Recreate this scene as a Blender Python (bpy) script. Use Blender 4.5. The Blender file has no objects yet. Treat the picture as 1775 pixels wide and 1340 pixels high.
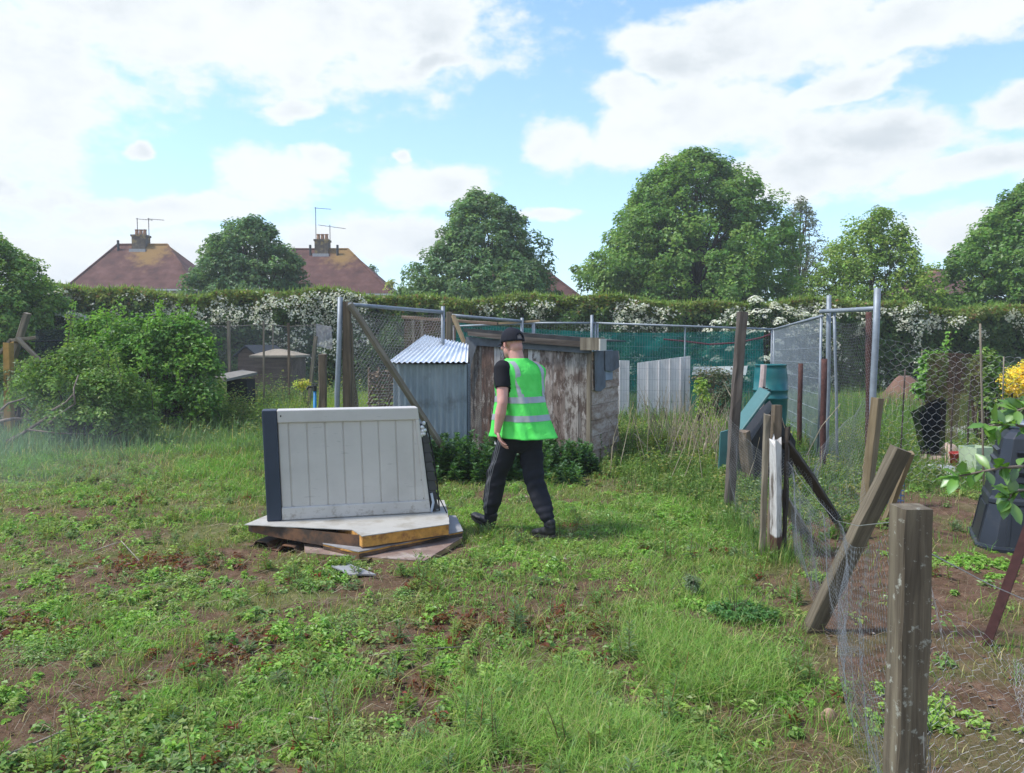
import bpy, bmesh, math, random
import numpy as np
from mathutils import Vector, Matrix, Euler, Quaternion
from math import radians as R, sin, cos, pi, atan2, asin, tan

sc = bpy.context.scene
col = sc.collection
# ------------------------------------------------------------------ camera
CAM_H, FPX, PITCH = 1.6, 1330.0, R(3.01)
cam_d = bpy.data.cameras.new('camera')
cam_d.sensor_width = 36.0
cam_d.lens = 36.0 * FPX / 1775.0
cam_d.clip_end = 2000
cam_d.clip_start = 0.05
cam = bpy.data.objects.new('camera', cam_d)
cam.location = (0, 0, CAM_H)
cam.rotation_euler = (R(90) - PITCH, 0, 0)
col.objects.link(cam)
sc.camera = cam
SUN_EL, SUN_AZ = R(56), R(-96)          # azimuth measured from +Y towards +X
# ------------------------------------------------------------------ world
def pix_dir(px, py):
    u = (px - 887.5) / FPX; v = (670 - py) / FPX
    d = Vector((u, cos(PITCH) + v * sin(PITCH), -sin(PITCH) + v * cos(PITCH)))
    return d.normalized()
world = bpy.data.worlds.new("World"); sc.world = world
world.use_nodes = True
nt = world.node_tree; nt.nodes.clear()
def N(nt, t, **k):
    n = nt.nodes.new(t)
    for a, b in k.items(): setattr(n, a, b)
    return n
def L(nt, a, b): nt.links.new(a, b)
def M2(nt, op, a, b=None, c=None, clamp=False):
    n = N(nt, 'ShaderNodeMath', operation=op, use_clamp=clamp)
    for i, v in enumerate((a, b, c)):
        if v is None: continue
        if isinstance(v, (int, float)): n.inputs[i].default_value = v
        else: L(nt, v, n.inputs[i])
    return n.outputs[0]
out = N(nt, 'ShaderNodeOutputWorld'); bg = N(nt, 'ShaderNodeBackground')
sky = N(nt, 'ShaderNodeTexSky', sky_type='NISHITA')
sky.sun_disc = False
sky.sun_elevation = SUN_EL; sky.sun_rotation = SUN_AZ
sky.air_density = 1.0; sky.dust_density = 0.6; sky.ozone_density = 1.0
SKY_STR = 0.15
tc = N(nt, 'ShaderNodeTexCoord')
sp = N(nt, 'ShaderNodeSeparateXYZ'); L(nt, tc.outputs['Generated'], sp.inputs[0])
az = M2(nt, 'ARCTAN2', sp.outputs[0], sp.outputs[1]); el = M2(nt, 'ARCSINE', sp.outputs[2])
cb = N(nt, 'ShaderNodeCombineXYZ'); L(nt, az, cb.inputs[0]); L(nt, el, cb.inputs[1])
# warp the (azimuth, elevation) coordinates so the cloud outlines billow
wn = N(nt, 'ShaderNodeTexNoise'); wn.inputs['Scale'].default_value = 7; wn.inputs['Detail'].default_value = 5
wn.inputs['Roughness'].default_value = .55
wm = N(nt, 'ShaderNodeMapping'); wm.inputs['Scale'].default_value = (1, 1.7, 1); L(nt, cb.outputs[0], wm.inputs[0]); L(nt, wm.outputs[0], wn.inputs[0])
ws = N(nt, 'ShaderNodeVectorMath', operation='SUBTRACT'); L(nt, wn.outputs['Color'], ws.inputs[0]); ws.inputs[1].default_value = (.5, .5, .5)
wk = N(nt, 'ShaderNodeVectorMath', operation='MULTIPLY'); L(nt, ws.outputs[0], wk.inputs[0]); wk.inputs[1].default_value = (.10, .055, 0)
wa = N(nt, 'ShaderNodeVectorMath', operation='ADD'); L(nt, cb.outputs[0], wa.inputs[0]); L(nt, wk.outputs[0], wa.inputs[1])
CL = [(330, -10, 640, 165, 2), (-10, 120, 240, 130, 0), (740, 30, 150, 80, 0), (745, 112, 100, 24, -6), (-10, 300, 50, 90, 0),
      (465, 300, 105, 62, 0), (555, 285, 70, 50, 0), (300, 362, 240, 38, -8), (230, 455, 400, 70, 0), (760, 325, 130, 52, 0),
      (660, 415, 200, 62, 0), (240, 260, 26, 14, 0), (702, 268, 18, 15, 0), (520, 185, 80, 18, -8),
      (975, 252, 80, 48, 0), (1110, 225, 170, 66, -14), (1090, 160, 90, 42, 0), (1230, 190, 190, 80, 10), (1440, 148, 210, 32, -9),
      (1330, 55, 290, 75, -8), (1640, 25, 290, 66, -8), (1500, 235, 215, 68, 4), (1420, 300, 250, 60, 0), (1650, 300, 150, 30, -15),
      (1765, 185, 100, 34, -12), (945, 370, 66, 15, -4), (1180, 100, 160, 60, 20), (1800, 400, 260, 60, 0),
      (-400, 150, 420, 300, 0), (-700, 400, 300, 120, 0), (2200, 200, 300, 150, -10), (500, -420, 500, 260, 0), (1500, -500, 400, 200, 0), (2400, -300, 300, 300, 0)]
acc = None
for (px, py, rx, ry, rot) in CL:
    d = pix_dir(px, py)
    mp = N(nt, 'ShaderNodeMapping', vector_type='TEXTURE')
    mp.inputs['Location'].default_value = (atan2(d.x, d.y), asin(d.z), 0)
    mp.inputs['Rotation'].default_value = (0, 0, R(-rot))
    mp.inputs['Scale'].default_value = (rx / FPX, ry / FPX, 1)
    L(nt, wa.outputs[0], mp.inputs[0])
    ln = N(nt, 'ShaderNodeVectorMath', operation='LENGTH'); L(nt, mp.outputs[0], ln.inputs[0])
    v = M2(nt, 'SUBTRACT', 1.0, ln.outputs['Value'])
    acc = v if acc is None else M2(nt, 'SMOOTH_MAX', acc, v, .06)
# the rest of the sky: scattered cloud behind the viewer
gn = N(nt, 'ShaderNodeTexNoise'); gn.inputs['Scale'].default_value = 2.4; gn.inputs['Detail'].default_value = 4
L(nt, tc.outputs['Generated'], gn.inputs[0])
back = M2(nt, 'MULTIPLY_ADD', sp.outputs[1], -1.4, -.1, clamp=True)
gen = M2(nt, 'SUBTRACT', M2(nt, 'MULTIPLY', back, M2(nt, 'MULTIPLY_ADD', gn.outputs[0], 3.0, -1.1)), M2(nt, 'MULTIPLY', M2(nt, 'SUBTRACT', 1.0, back), 1.0))
acc = M2(nt, 'MAXIMUM', acc, gen)
fn = N(nt, 'ShaderNodeTexNoise'); fn.inputs['Scale'].default_value = 16; fn.inputs['Detail'].default_value = 7; fn.inputs['Roughness'].default_value = .6
L(nt, wm.outputs[0], fn.inputs[0])
m = M2(nt, 'ADD', acc, M2(nt, 'MULTIPLY_ADD', fn.outputs[0], 1.3, -.66))
mr = N(nt, 'ShaderNodeMapRange', interpolation_type='SMOOTHSTEP')
mr.inputs['From Min'].default_value = .0; mr.inputs['From Max'].default_value = .44; L(nt, m, mr.inputs[0])
# thick parts of the cloud are greyer underneath
gr = N(nt, 'ShaderNodeTexNoise'); gr.inputs['Scale'].default_value = 3.6; gr.inputs['Detail'].default_value = 3
gm = N(nt, 'ShaderNodeMapping'); gm.inputs['Scale'].default_value = (1, 2.2, 1); gm.inputs['Location'].default_value = (3.3, 1.1, 0)
L(nt, wa.outputs[0], gm.inputs[0]); L(nt, gm.outputs[0], gr.inputs[0])
thick = N(nt, 'ShaderNodeMapRange', interpolation_type='SMOOTHSTEP'); thick.inputs['From Min'].default_value = .22; thick.inputs['From Max'].default_value = .95
L(nt, m, thick.inputs[0])
gf = N(nt, 'ShaderNodeMapRange', interpolation_type='SMOOTHSTEP'); gf.inputs['From Min'].default_value = .38; gf.inputs['From Max'].default_value = .66; L(nt, M2(nt, 'ADD', M2(nt, 'MULTIPLY', gr.outputs[0], .80), M2(nt, 'MULTIPLY', fn.outputs[0], .20)), gf.inputs[0])
gmix = M2(nt, 'MULTIPLY', thick.outputs[0], gf.outputs[0])
cc = N(nt, 'ShaderNodeMix', data_type='RGBA'); L(nt, gmix, cc.inputs[0])
CW = 3.3
cc.inputs[6].default_value = (CW * .955, CW * 1.0, CW * 1.03, 1); cc.inputs[7].default_value = (CW * .69, CW * .755, CW * .81, 1)
# pale veil towards the horizon
sg = N(nt, 'ShaderNodeMix', data_type='RGBA', blend_type='MULTIPLY'); sg.inputs[0].default_value = 1
L(nt, sky.outputs[0], sg.inputs[6]); sg.inputs[7].default_value = (.77, .88, 1.0, 1)
hz = N(nt, 'ShaderNodeMapRange'); hz.inputs['From Min'].default_value = 0.0; hz.inputs['From Max'].default_value = .42
hz.inputs['To Min'].default_value = .40; hz.inputs['To Max'].default_value = .02; L(nt, el, hz.inputs[0])
hv = N(nt, 'ShaderNodeMix', data_type='RGBA'); L(nt, hz.outputs[0], hv.inputs[0]); L(nt, sg.outputs[2], hv.inputs[6]); hv.inputs[7].default_value = (2.15, 2.85, 3.35, 1)
mx = N(nt, 'ShaderNodeMix', data_type='RGBA'); L(nt, mr.outputs[0], mx.inputs[0]); L(nt, hv.outputs[2], mx.inputs[6]); L(nt, cc.outputs[2], mx.inputs[7])
L(nt, mx.outputs[2], bg.inputs[0]); bg.inputs[1].default_value = SKY_STR
L(nt, bg.outputs[0], out.inputs[0])
world.cycles.sampling_method = 'MANUAL'; world.cycles.sample_map_resolution = 512
# ------------------------------------------------------------------ sun
sd = bpy.data.lights.new('sun', 'SUN'); sd.energy = 2.3; sd.angle = R(9); sd.color = (1, .95, .87)
so = bpy.data.objects.new('sun', sd); col.objects.link(so)
sv = Vector((sin(SUN_AZ) * cos(SUN_EL), cos(SUN_AZ) * cos(SUN_EL), sin(SUN_EL)))
so.rotation_euler = sv.to_track_quat('Z', 'Y').to_euler(); so.location = (0, 0, 30)
# ------------------------------------------------------------------ colour
sc.view_settings.view_transform = 'Standard'; sc.view_settings.look = 'None'
sc.view_settings.gamma = 1; sc.view_settings.exposure = 1.08
sc.cycles.max_bounces = 8; sc.cycles.transparent_max_bounces = 24
sc.cycles.diffuse_bounces = 4; sc.cycles.glossy_bounces = 3; sc.cycles.transmission_bounces = 4; sc.cycles.volume_bounces = 0
sc.cycles.use_denoising = True

# ================================================================== helpers
rng = np.random.default_rng(7)
random.seed(7)
def W(px, py, Y):
    """world point seen at photo pixel (px,py) at distance Y in front of the camera (used to read positions off the photo)"""
    d = pix_dir(px, py); t = Y / d.y
    return Vector((d.x * t, Y, CAM_H + d.z * t))
def G(px, py):
    d = pix_dir(px, py); t = -CAM_H / d.z
    return Vector((d.x * t, d.y * t, 0))
_P = rng.random((256, 256))
def vnoise(x, y):
    xi = np.floor(x).astype(int); yi = np.floor(y).astype(int); fx = x - xi; fy = y - yi
    fx = fx * fx * (3 - 2 * fx); fy = fy * fy * (3 - 2 * fy)
    a = _P[xi % 256, yi % 256]; b = _P[(xi + 1) % 256, yi % 256]; c = _P[xi % 256, (yi + 1) % 256]; d = _P[(xi + 1) % 256, (yi + 1) % 256]
    return (a * (1 - fx) + b * fx) * (1 - fy) + (c * (1 - fx) + d * fx) * fy
def fbm(x, y, o=4):
    s = 0; a = .5; t = 0
    for i in range(o):
        s = s + a * vnoise(x + 17.3 * i, y + 9.1 * i); t += a; x = x * 2.03; y = y * 2.03; a *= .5
    return s / t
def sstep(a, b, x): 
    t = np.clip((x - a) / (b - a), 0, 1); return t * t * (3 - 2 * t)
def gz(x, y):
    x = np.asarray(x, float); y = np.asarray(y, float)
    return (fbm(x * .9 + 5, y * .9 + 3, 3) - .5) * .10 * sstep(1, 3, y)
def gzf(x, y): return float(gz(np.array([x]), np.array([y]))[0])

def tag(o, label=None, cat=None, group=None, kind=None):
    if label: o['label'] = label
    if cat: o['category'] = cat
    if group: o['group'] = group
    if kind: o['kind'] = kind
    return o
def link(o, parent=None):
    col.objects.link(o)
    if parent is not None: o.parent = parent
    return o
def empty(name, loc=(0, 0, 0), rz=0, label=None, cat=None, group=None):
    o = bpy.data.objects.new(name, None); o.location = loc; o.rotation_euler = (0, 0, rz); o.empty_display_size = .1
    col.objects.link(o); return tag(o, label, cat, group)

class Geo:
    """collects vertices and faces with numpy, then links ONE mesh object"""
    def __init__(s): s.v = []; s.q = []; s.t = []; s.c = []; s.n = 0; s.has_c = False; s.qm = []; s.tm = []
    def add(s, v, q=None, t=None, c=None, m=0):
        v = np.asarray(v, float).reshape(-1, 3); s.v.append(v)
        if q is not None and len(q): q = np.asarray(q, int).reshape(-1, 4) + s.n; s.q.append(q); s.qm.append(np.full(len(q), m))
        if t is not None and len(t): t = np.asarray(t, int).reshape(-1, 3) + s.n; s.t.append(t); s.tm.append(np.full(len(t), m))
        if c is not None:
            c = np.asarray(c, float)
            if c.ndim == 1: c = np.tile(c, (len(v), 1))
            s.has_c = True
        else: c = np.full((len(v), 3), .5)
        s.c.append(c); s.n += len(v)
    def xform(s, M):
        M = np.array(M); s.v = [v @ M[:3, :3].T + M[:3, 3] for v in s.v]; return s
    def build(s, name, mat=None, parent=None, smooth=False, mats=None, loc=None):
        me = bpy.data.meshes.new(name)
        v = np.concatenate(s.v); nv = len(v)
        q = np.concatenate(s.q) if s.q else np.zeros((0, 4), int); t = np.concatenate(s.t) if s.t else np.zeros((0, 3), int)
        me.vertices.add(nv); me.vertices.foreach_set('co', v.ravel())
        li = np.concatenate([q.ravel(), t.ravel()]); me.loops.add(len(li)); me.loops.foreach_set('vertex_index', li)
        me.polygons.add(len(q) + len(t))
        ls = np.concatenate([np.arange(len(q)) * 4, len(q) * 4 + np.arange(len(t)) * 3])
        me.polygons.foreach_set('loop_start', ls)
        mi = np.concatenate([np.concatenate(s.qm) if s.qm else np.zeros(0, int), np.concatenate(s.tm) if s.tm else np.zeros(0, int)])
        me.polygons.foreach_set('material_index', mi)
        me.polygons.foreach_set('use_smooth', np.full(len(ls), bool(smooth)))
        if s.has_c:
            a = me.color_attributes.new('Col', 'FLOAT_COLOR', 'POINT')
            cc = np.concatenate(s.c); a.data.foreach_set('color', np.c_[cc, np.ones(nv)].ravel())
        me.update(calc_edges=True); me.validate()
        for m_ in (mats or ([mat] if mat else [])): me.materials.append(m_)
        o = bpy.data.objects.new(name, me)
        if loc is not None: o.location = loc
        link(o, parent); return o
    # shapes ---------------------------------------------------------
    def box(s, x0, x1, y0, y1, z0, z1, c=None, m=0):
        v = [(x0, y0, z0), (x1, y0, z0), (x1, y1, z0), (x0, y1, z0), (x0, y0, z1), (x1, y0, z1), (x1, y1, z1), (x0, y1, z1)]
        s.add(v, q=[(0, 3, 2, 1), (4, 5, 6, 7), (0, 1, 5, 4), (1, 2, 6, 5), (2, 3, 7, 6), (3, 0, 4, 7)], c=c, m=m); return s
    def tube(s, pts, rad, n=8, cap=True, c=None, m=0, ell=1.0):
        pts = np.asarray(pts, float); k = len(pts); rad = np.broadcast_to(np.asarray(rad, float), (k,))
        tg = np.gradient(pts, axis=0); tg /= np.linalg.norm(tg, axis=1)[:, None] + 1e-12
        up = np.array([0, 0, 1.]) if abs(tg[0][2]) < .9 else np.array([1., 0, 0])
        vs = []; a = np.arange(n) / n * 2 * pi
        for i in range(k):
            u = np.cross(tg[i], up); u /= np.linalg.norm(u) + 1e-12; w = np.cross(u, tg[i]); up = w
            vs.append(pts[i] + rad[i] * (np.cos(a)[:, None] * u + ell * np.sin(a)[:, None] * w))
        v = np.concatenate(vs); i0 = np.arange(k - 1)[:, None] * n; j = np.arange(n)[None, :]; j2 = (j + 1) % n
        q = np.stack([i0 + j, i0 + j2, i0 + n + j2, i0 + n + j], -1).reshape(-1, 4)
        t = None
        if cap:
            v = np.concatenate([v, pts[:1], pts[-1:]]); a0 = k * n; jj = np.arange(n); j2 = (jj + 1) % n
            t = np.concatenate([np.stack([np.full(n, a0), j2, jj], -1), np.stack([np.full(n, a0 + 1), (k - 1) * n + jj, (k - 1) * n + j2], -1)])
        s.add(v, q=q, t=t, c=c, m=m); return s
    def lathe(s, prof, n=24, cap=True, c=None, m=0, sx=1, sy=1, loc=(0, 0, 0)):
        prof = np.asarray(prof, float); k = len(prof); a = np.arange(n) / n * 2 * pi
        v = np.stack([prof[:, 0][:, None] * np.cos(a) * sx, prof[:, 0][:, None] * np.sin(a) * sy, np.broadcast_to(prof[:, 1][:, None], (k, n))], -1).reshape(-1, 3) + np.array(loc)
        i0 = np.arange(k - 1)[:, None] * n; j = np.arange(n)[None, :]; j2 = (j + 1) % n
        s.add(v, q=np.stack([i0 + j, i0 + j2, i0 + n + j2, i0 + n + j], -1).reshape(-1, 4), c=c, m=m); return s
    def edges(s, P, E, r=.0007, c=None):
        """thin three-sided wires along many edges at once"""
        P = np.asarray(P, float); a = P[E[:, 0]]; b = P[E[:, 1]]; d = b - a; d /= np.linalg.norm(d, axis=1)[:, None] + 1e-12
        up = np.where(np.abs(d[:, 2:3]) < .9, np.array([[0, 0, 1.]]), np.array([[1., 0, 0]]))
        u = np.cross(d, up); u /= np.linalg.norm(u, axis=1)[:, None] + 1e-12; w = np.cross(d, u)
        vs = []
        for k in range(3):
            an = k * 2 * pi / 3; o = r * (cos(an) * u + sin(an) * w); vs += [a + o, b + o]
        v = np.stack(vs, 1); m = len(E); base = np.arange(m)[:, None] * 6
        q = np.concatenate([base + np.array([[0, 1, 3, 2]]), base + np.array([[2, 3, 5, 4]]), base + np.array([[4, 5, 1, 0]])])
        s.add(v.reshape(-1, 3), q=q, c=c); return s

# ------------------------------------------------------------------ materials
def newmat(name):
    m = bpy.data.materials.new(name); m.use_nodes = True
    nt = m.node_tree; nt.nodes.clear()
    o = N(nt, 'ShaderNodeOutputMaterial'); return m, nt, o
def rgba(c): return (c[0], c[1], c[2], 1)
def ramp(nt, fac, stops):
    r = N(nt, 'ShaderNodeValToRGB'); e = r.color_ramp.elements
    while len(e) > 1: e.remove(e[-1])
    e[0].position = stops[0][0]; e[0].color = rgba(stops[0][1])
    for p, c in stops[1:]:
        k = e.new(p); k.color = rgba(c)
    L(nt, fac, r.inputs[0]); return r.outputs[0]
def noise(nt, vec, scale, detail=4, rough=.55, mscale=None, dist=0):
    n = N(nt, 'ShaderNodeTexNoise'); n.inputs['Scale'].default_value = scale; n.inputs['Detail'].default_value = detail
    n.inputs['Roughness'].default_value = rough; n.inputs['Distortion'].default_value = dist
    if mscale:
        mp = N(nt, 'ShaderNodeMapping'); mp.inputs['Scale'].default_value = mscale; L(nt, vec, mp.inputs[0]); vec = mp.outputs[0]
    L(nt, vec, n.inputs[0]); return n.outputs[0]
def principled(nt, o, color=None, rough=.7, metal=0, spec=.4):
    b = N(nt, 'ShaderNodeBsdfPrincipled'); b.inputs['Roughness'].default_value = rough; b.inputs['Metallic'].default_value = metal
    b.inputs['Specular IOR Level'].default_value = spec
    if color is not None:
        if isinstance(color, tuple): b.inputs['Base Color'].default_value = rgba(color)
        else: L(nt, color, b.inputs['Base Color'])
    L(nt, b.outputs[0], o.inputs[0]); return b
def bump(nt, b, h, strength=.3, dist=.01):
    n = N(nt, 'ShaderNodeBump'); n.inputs['Strength'].default_value = strength; n.inputs['Distance'].default_value = dist
    L(nt, h, n.inputs['Height']); L(nt, n.outputs[0], b.inputs['Normal'])
def objco(nt): return N(nt, 'ShaderNodeTexCoord').outputs['Object']
def mixc(nt, f, a, b, bt='MIX'):
    m = N(nt, 'ShaderNodeMix', data_type='RGBA', blend_type=bt)
    for i, v in ((0, f), (6, a), (7, b)):
        if isinstance(v, (int, float)): m.inputs[i].default_value = v
        elif isinstance(v, tuple): m.inputs[i].default_value = rgba(v)
        else: L(nt, v, m.inputs[i])
    return m.outputs[2]
def leaf_mat(name, trans=.42, gloss=.02, tint=(1.50, 1.40, 1.15)):
    m, nt, o = newmat(name)
    a = N(nt, 'ShaderNodeAttribute', attribute_name='Col')
    c = mixc(nt, 1.0, a.outputs[0], tint, 'MULTIPLY')
    d = N(nt, 'ShaderNodeBsdfDiffuse'); L(nt, c, d.inputs[0])
    t = N(nt, 'ShaderNodeBsdfTranslucent'); L(nt, mixc(nt, 1.0, c, (1.25, 1.35, .75), 'MULTIPLY'), t.inputs[0])
    x = N(nt, 'ShaderNodeMixShader'); x.inputs[0].default_value = trans; L(nt, d.outputs[0], x.inputs[1]); L(nt, t.outputs[0], x.inputs[2])
    g = N(nt, 'ShaderNodeBsdfGlossy'); g.inputs['Roughness'].default_value = .42; g.inputs[0].default_value = (.8, .85, .9, 1)
    y = N(nt, 'ShaderNodeMixShader'); y.inputs[0].default_value = gloss; L(nt, x.outputs[0], y.inputs[1]); L(nt, g.outputs[0], y.inputs[2])
    L(nt, y.outputs[0], o.inputs[0]); return m
def wood_mat(name, c1, c2, c3, grain=18, rough=.85, axis=2, spots=None, lichen=None):
    """weathered timber, grain along the object's own z (axis 2) or x (axis 0)"""
    m, nt, o = newmat(name); co = objco(nt)
    ms = [1, 1, 1]; ms[axis] = .06
    f = noise(nt, co, grain, 6, .65, tuple(ms), .4)
    f2 = noise(nt, co, 2.2, 3, .5)
    c = ramp(nt, f, [(.3, c1), (.5, c2), (.68, c3)])
    c = mixc(nt, M2(nt, 'MULTIPLY', M2(nt, 'SUBTRACT', f2, .35, clamp=True), 1.6, clamp=True), c, tuple(x * .6 for x in c1))
    if lichen:
        lf = noise(nt, co, 26, 5, .7)
        c = mixc(nt, ramp(nt, lf, [(.58, (0, 0, 0)), (.64, (1, 1, 1))]), c, lichen)
    if spots:
        sf = noise(nt, co, 9, 4, .7)
        c = mixc(nt, ramp(nt, sf, [(.5, (0, 0, 0)), (.58, (1, 1, 1))]), c, spots)
    b = principled(nt, o, c, rough, 0, .25)
    bump(nt, b, f, .6, .006); return m
def plain_mat(name, c, rough=.6, metal=0, var=.15, scale=6, spec=.4, bumps=0, dirt=None, dscale=3, dlo=.5, dhi=.7):
    m, nt, o = newmat(name); co = objco(nt)
    f = noise(nt, co, scale, 5, .6)
    cc = ramp(nt, f, [(.3, tuple(x * (1 - var) for x in c)), (.7, tuple(min(1, x * (1 + var)) for x in c))])
    if dirt:
        df = noise(nt, co, dscale, 6, .65)
        cc = mixc(nt, ramp(nt, df, [(dlo, (0, 0, 0)), (dhi, (1, 1, 1))]), cc, dirt)
    b = principled(nt, o, cc, rough, metal, spec)
    if bumps: bump(nt, b, noise(nt, co, scale * 8, 4), bumps, .005)
    return m
def net_mat(name, c, alpha, rough=.8, scale=None, amp=.25, trans=.3):
    """fine woven netting, the holes far below a pixel: partly see-through cloth"""
    m, nt, o = newmat(name); co = objco(nt)
    d = N(nt, 'ShaderNodeBsdfDiffuse'); f = noise(nt, co, 5, 4)
    L(nt, ramp(nt, f, [(.3, tuple(x * .75 for x in c)), (.7, tuple(x * 1.2 for x in c))]), d.inputs[0])
    tl = N(nt, 'ShaderNodeBsdfTranslucent'); tl.inputs[0].default_value = rgba(c)
    dm = N(nt, 'ShaderNodeMixShader'); dm.inputs[0].default_value = trans; L(nt, d.outputs[0], dm.inputs[1]); L(nt, tl.outputs[0], dm.inputs[2])
    t = N(nt, 'ShaderNodeBsdfTransparent'); x = N(nt, 'ShaderNodeMixShader')
    fac = M2(nt, 'MULTIPLY_ADD', noise(nt, co, scale or 8, 4, .6), amp * 2, alpha - amp, clamp=True)
    L(nt, fac, x.inputs[0]); L(nt, t.outputs[0], x.inputs[1]); L(nt, dm.outputs[0], x.inputs[2]); L(nt, x.outputs[0], o.inputs[0]); return m
# ================================================================== ground
# the plot fence runs from the near post to the white post; bare dug soil lies to its right
def fence_x(y): return 1.00 + (y - 1.8) * .262
def f_soil(x, y):
    """bare soil factor 0..1 used by the ground sheet and by everything that grows on it"""
    n = fbm(x * 1.1 + 40, y * 1.1 + 11, 4); n2 = fbm(x * 3.1 + 4, y * 3.1 + 31, 3)
    meadow = .92 * sstep(.515, .60, n * .6 + n2 * .4 + .045 * (x < .3) * (y < 6) + .02 * (7 - y) * (y > 3) - .10 * sstep(.0, 1.6, x) * (y < 5.5) - .03 * (y < 3.4) - .05 * sstep(8, 12, y))
    edge = np.exp(-((x - fence_x(y) + .12) / .22) ** 2) * (y < 7.5)
    plot = sstep(-.05, .2, x - fence_x(y)) * (1 - sstep(7.6, 9.0, y + 1.2 * (n2 - .5) * 2)) * (1 - .45 * sstep(.53, .60, fbm(x * 2 + 9, y * 2, 3)))
    return np.clip(np.maximum(np.maximum(meadow, edge * .8 * (n2 > .4)), plot), 0, 1)
def f_plot(x, y): return sstep(-.1, .15, x - fence_x(y)) * (1 - sstep(7.8, 9.4, y))
xs = np.concatenate([-np.geomspace(400, 9, 40), np.arange(-8.9, 8.9, .07), np.geomspace(9, 400, 40)])
ys = np.concatenate([np.linspace(-40, 1.4, 12), np.arange(1.5, 12, .07), np.geomspace(12.1, 40, 90), np.geomspace(41, 900, 40)])
X, Y = np.meshgrid(xs, ys); Z = gz(X, Y)
soilf = f_soil(X, Y); micro = (fbm(X * 7, Y * 7, 3) - .5) * .035 * (soilf * .6 + .4) * (Y < 13)
g = Geo(); nx, ny = len(xs), len(ys)
i = np.arange(ny - 1)[:, None] * nx; j = np.arange(nx - 1)[None, :]
colr = np.stack([soilf, f_plot(X, Y), fbm(X * .35 + 7, Y * .35, 3)], -1).reshape(-1, 3)
g.add(np.stack([X, Y, Z + micro], -1), q=np.stack([i + j, i + j + 1, i + nx + j + 1, i + nx + j], -1).reshape(-1, 4), c=colr)
gm_, nt, o = newmat('earth_and_turf')
a = N(nt, 'ShaderNodeAttribute', attribute_name='Col'); s3 = N(nt, 'ShaderNodeSeparateColor'); L(nt, a.outputs[0], s3.inputs[0])
co = objco(nt)
n1 = noise(nt, co, 9, 7, .7); n2 = noise(nt, co, 60, 5, .7); n3 = noise(nt, co, 1.6, 4)
soil = ramp(nt, n1, [(.25, (.045, .024, .015)), (.45, (.098, .054, .034)), (.62, (.165, .100, .065)), (.8, (.23, .16, .11))])
soil = mixc(nt, ramp(nt, n2, [(.56, (0, 0, 0)), (.66, (1, 1, 1))]), soil, (.19, .135, .085))
soil = mixc(nt, ramp(nt, noise(nt, co, 130, 3), [(.62, (0, 0, 0)), (.70, (1, 1, 1))]), soil, (.26, .22, .16))
thatch = ramp(nt, n1, [(.25, (.05, .062, .02)), (.5, (.115, .125, .040)), (.7, (.20, .185, .080))])
thatch = mixc(nt, ramp(nt, n2, [(.5, (0, 0, 0)), (.68, (1, 1, 1))]), thatch, (.16, .15, .07))
f = M2(nt, 'ADD', s3.outputs[0], M2(nt, 'MULTIPLY_ADD', n1, .9, -.45), clamp=True)
c = mixc(nt, f, thatch, soil)
b = principled(nt, o, c, .95, 0, .1); bump(nt, b, M2(nt, 'ADD', n1, M2(nt, 'MULTIPLY', n2, .5)), .8, .03)
tag(g.build('ground', gm_, smooth=True), kind='structure')

# ================================================================== foliage helpers
def blades(g, x, y, z, h, w, lean, colr, segs=2, curl=1.0):
    """grass blades: bent tapering strips, colours (n,3)"""
    n = len(x); a = rng.random(n) * 2 * pi; dx, dy = np.cos(a), np.sin(a); fx, fy = -dy, dx
    L_ = lean * h; vs = []; cs = []
    for k in range(segs + 1):
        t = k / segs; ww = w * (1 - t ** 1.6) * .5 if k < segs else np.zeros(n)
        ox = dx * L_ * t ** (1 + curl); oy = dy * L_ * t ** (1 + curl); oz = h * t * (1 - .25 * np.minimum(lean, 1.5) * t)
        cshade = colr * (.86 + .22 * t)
        if k < segs:
            vs += [np.stack([x + ox - fx * ww, y + oy - fy * ww, z + oz], -1), np.stack([x + ox + fx * ww, y + oy + fy * ww, z + oz], -1)]; cs += [cshade, cshade]
        else: vs.append(np.stack([x + ox, y + oy, z + oz], -1)); cs.append(cshade)
    m = 2 * segs + 1; v = np.stack(vs, 1).reshape(-1, 3); c = np.stack(cs, 1).reshape(-1, 3); base = np.arange(n)[:, None] * m
    q = np.concatenate([base + np.array([[2 * k, 2 * k + 1, 2 * k + 3, 2 * k + 2]]) for k in range(segs - 1)]) if segs > 1 else None
    t = base + np.array([[2 * segs - 2, 2 * segs - 1, 2 * segs]])
    g.add(v, q=q, t=t, c=c)
def rand_unit(n):
    v = rng.normal(size=(n, 3)); return v / np.linalg.norm(v, axis=1)[:, None]
def leaves(g, P, nrm, size, colr, aspect=.55, fold=.25):
    """leaf-shaped quads (a kite folded along its rib) at points P, facing nrm"""
    n = len(P); nrm = nrm / (np.linalg.norm(nrm, axis=1)[:, None] + 1e-9)
    r = rand_unit(n); u = np.cross(nrm, r); u /= np.linalg.norm(u, axis=1)[:, None] + 1e-9; w = np.cross(nrm, u)
    s = np.broadcast_to(np.asarray(size, float), (n,))[:, None]
    a = P - u * s * .5; b = P + w * s * aspect * .5 + nrm * s * fold * .5 - u * s * .05; c = P + u * s * .5 - nrm * s * .08; d = P - w * s * aspect * .5 + nrm * s * fold * .5 - u * s * .05
    v = np.stack([a, d, c, b], 1).reshape(-1, 3); base = np.arange(n)[:, None] * 4
    cc = np.repeat(colr, 4, axis=0)
    g.add(v, t=np.concatenate([base + np.array([[0, 1, 2]]), base + np.array([[0, 2, 3]])]), c=cc)
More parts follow.
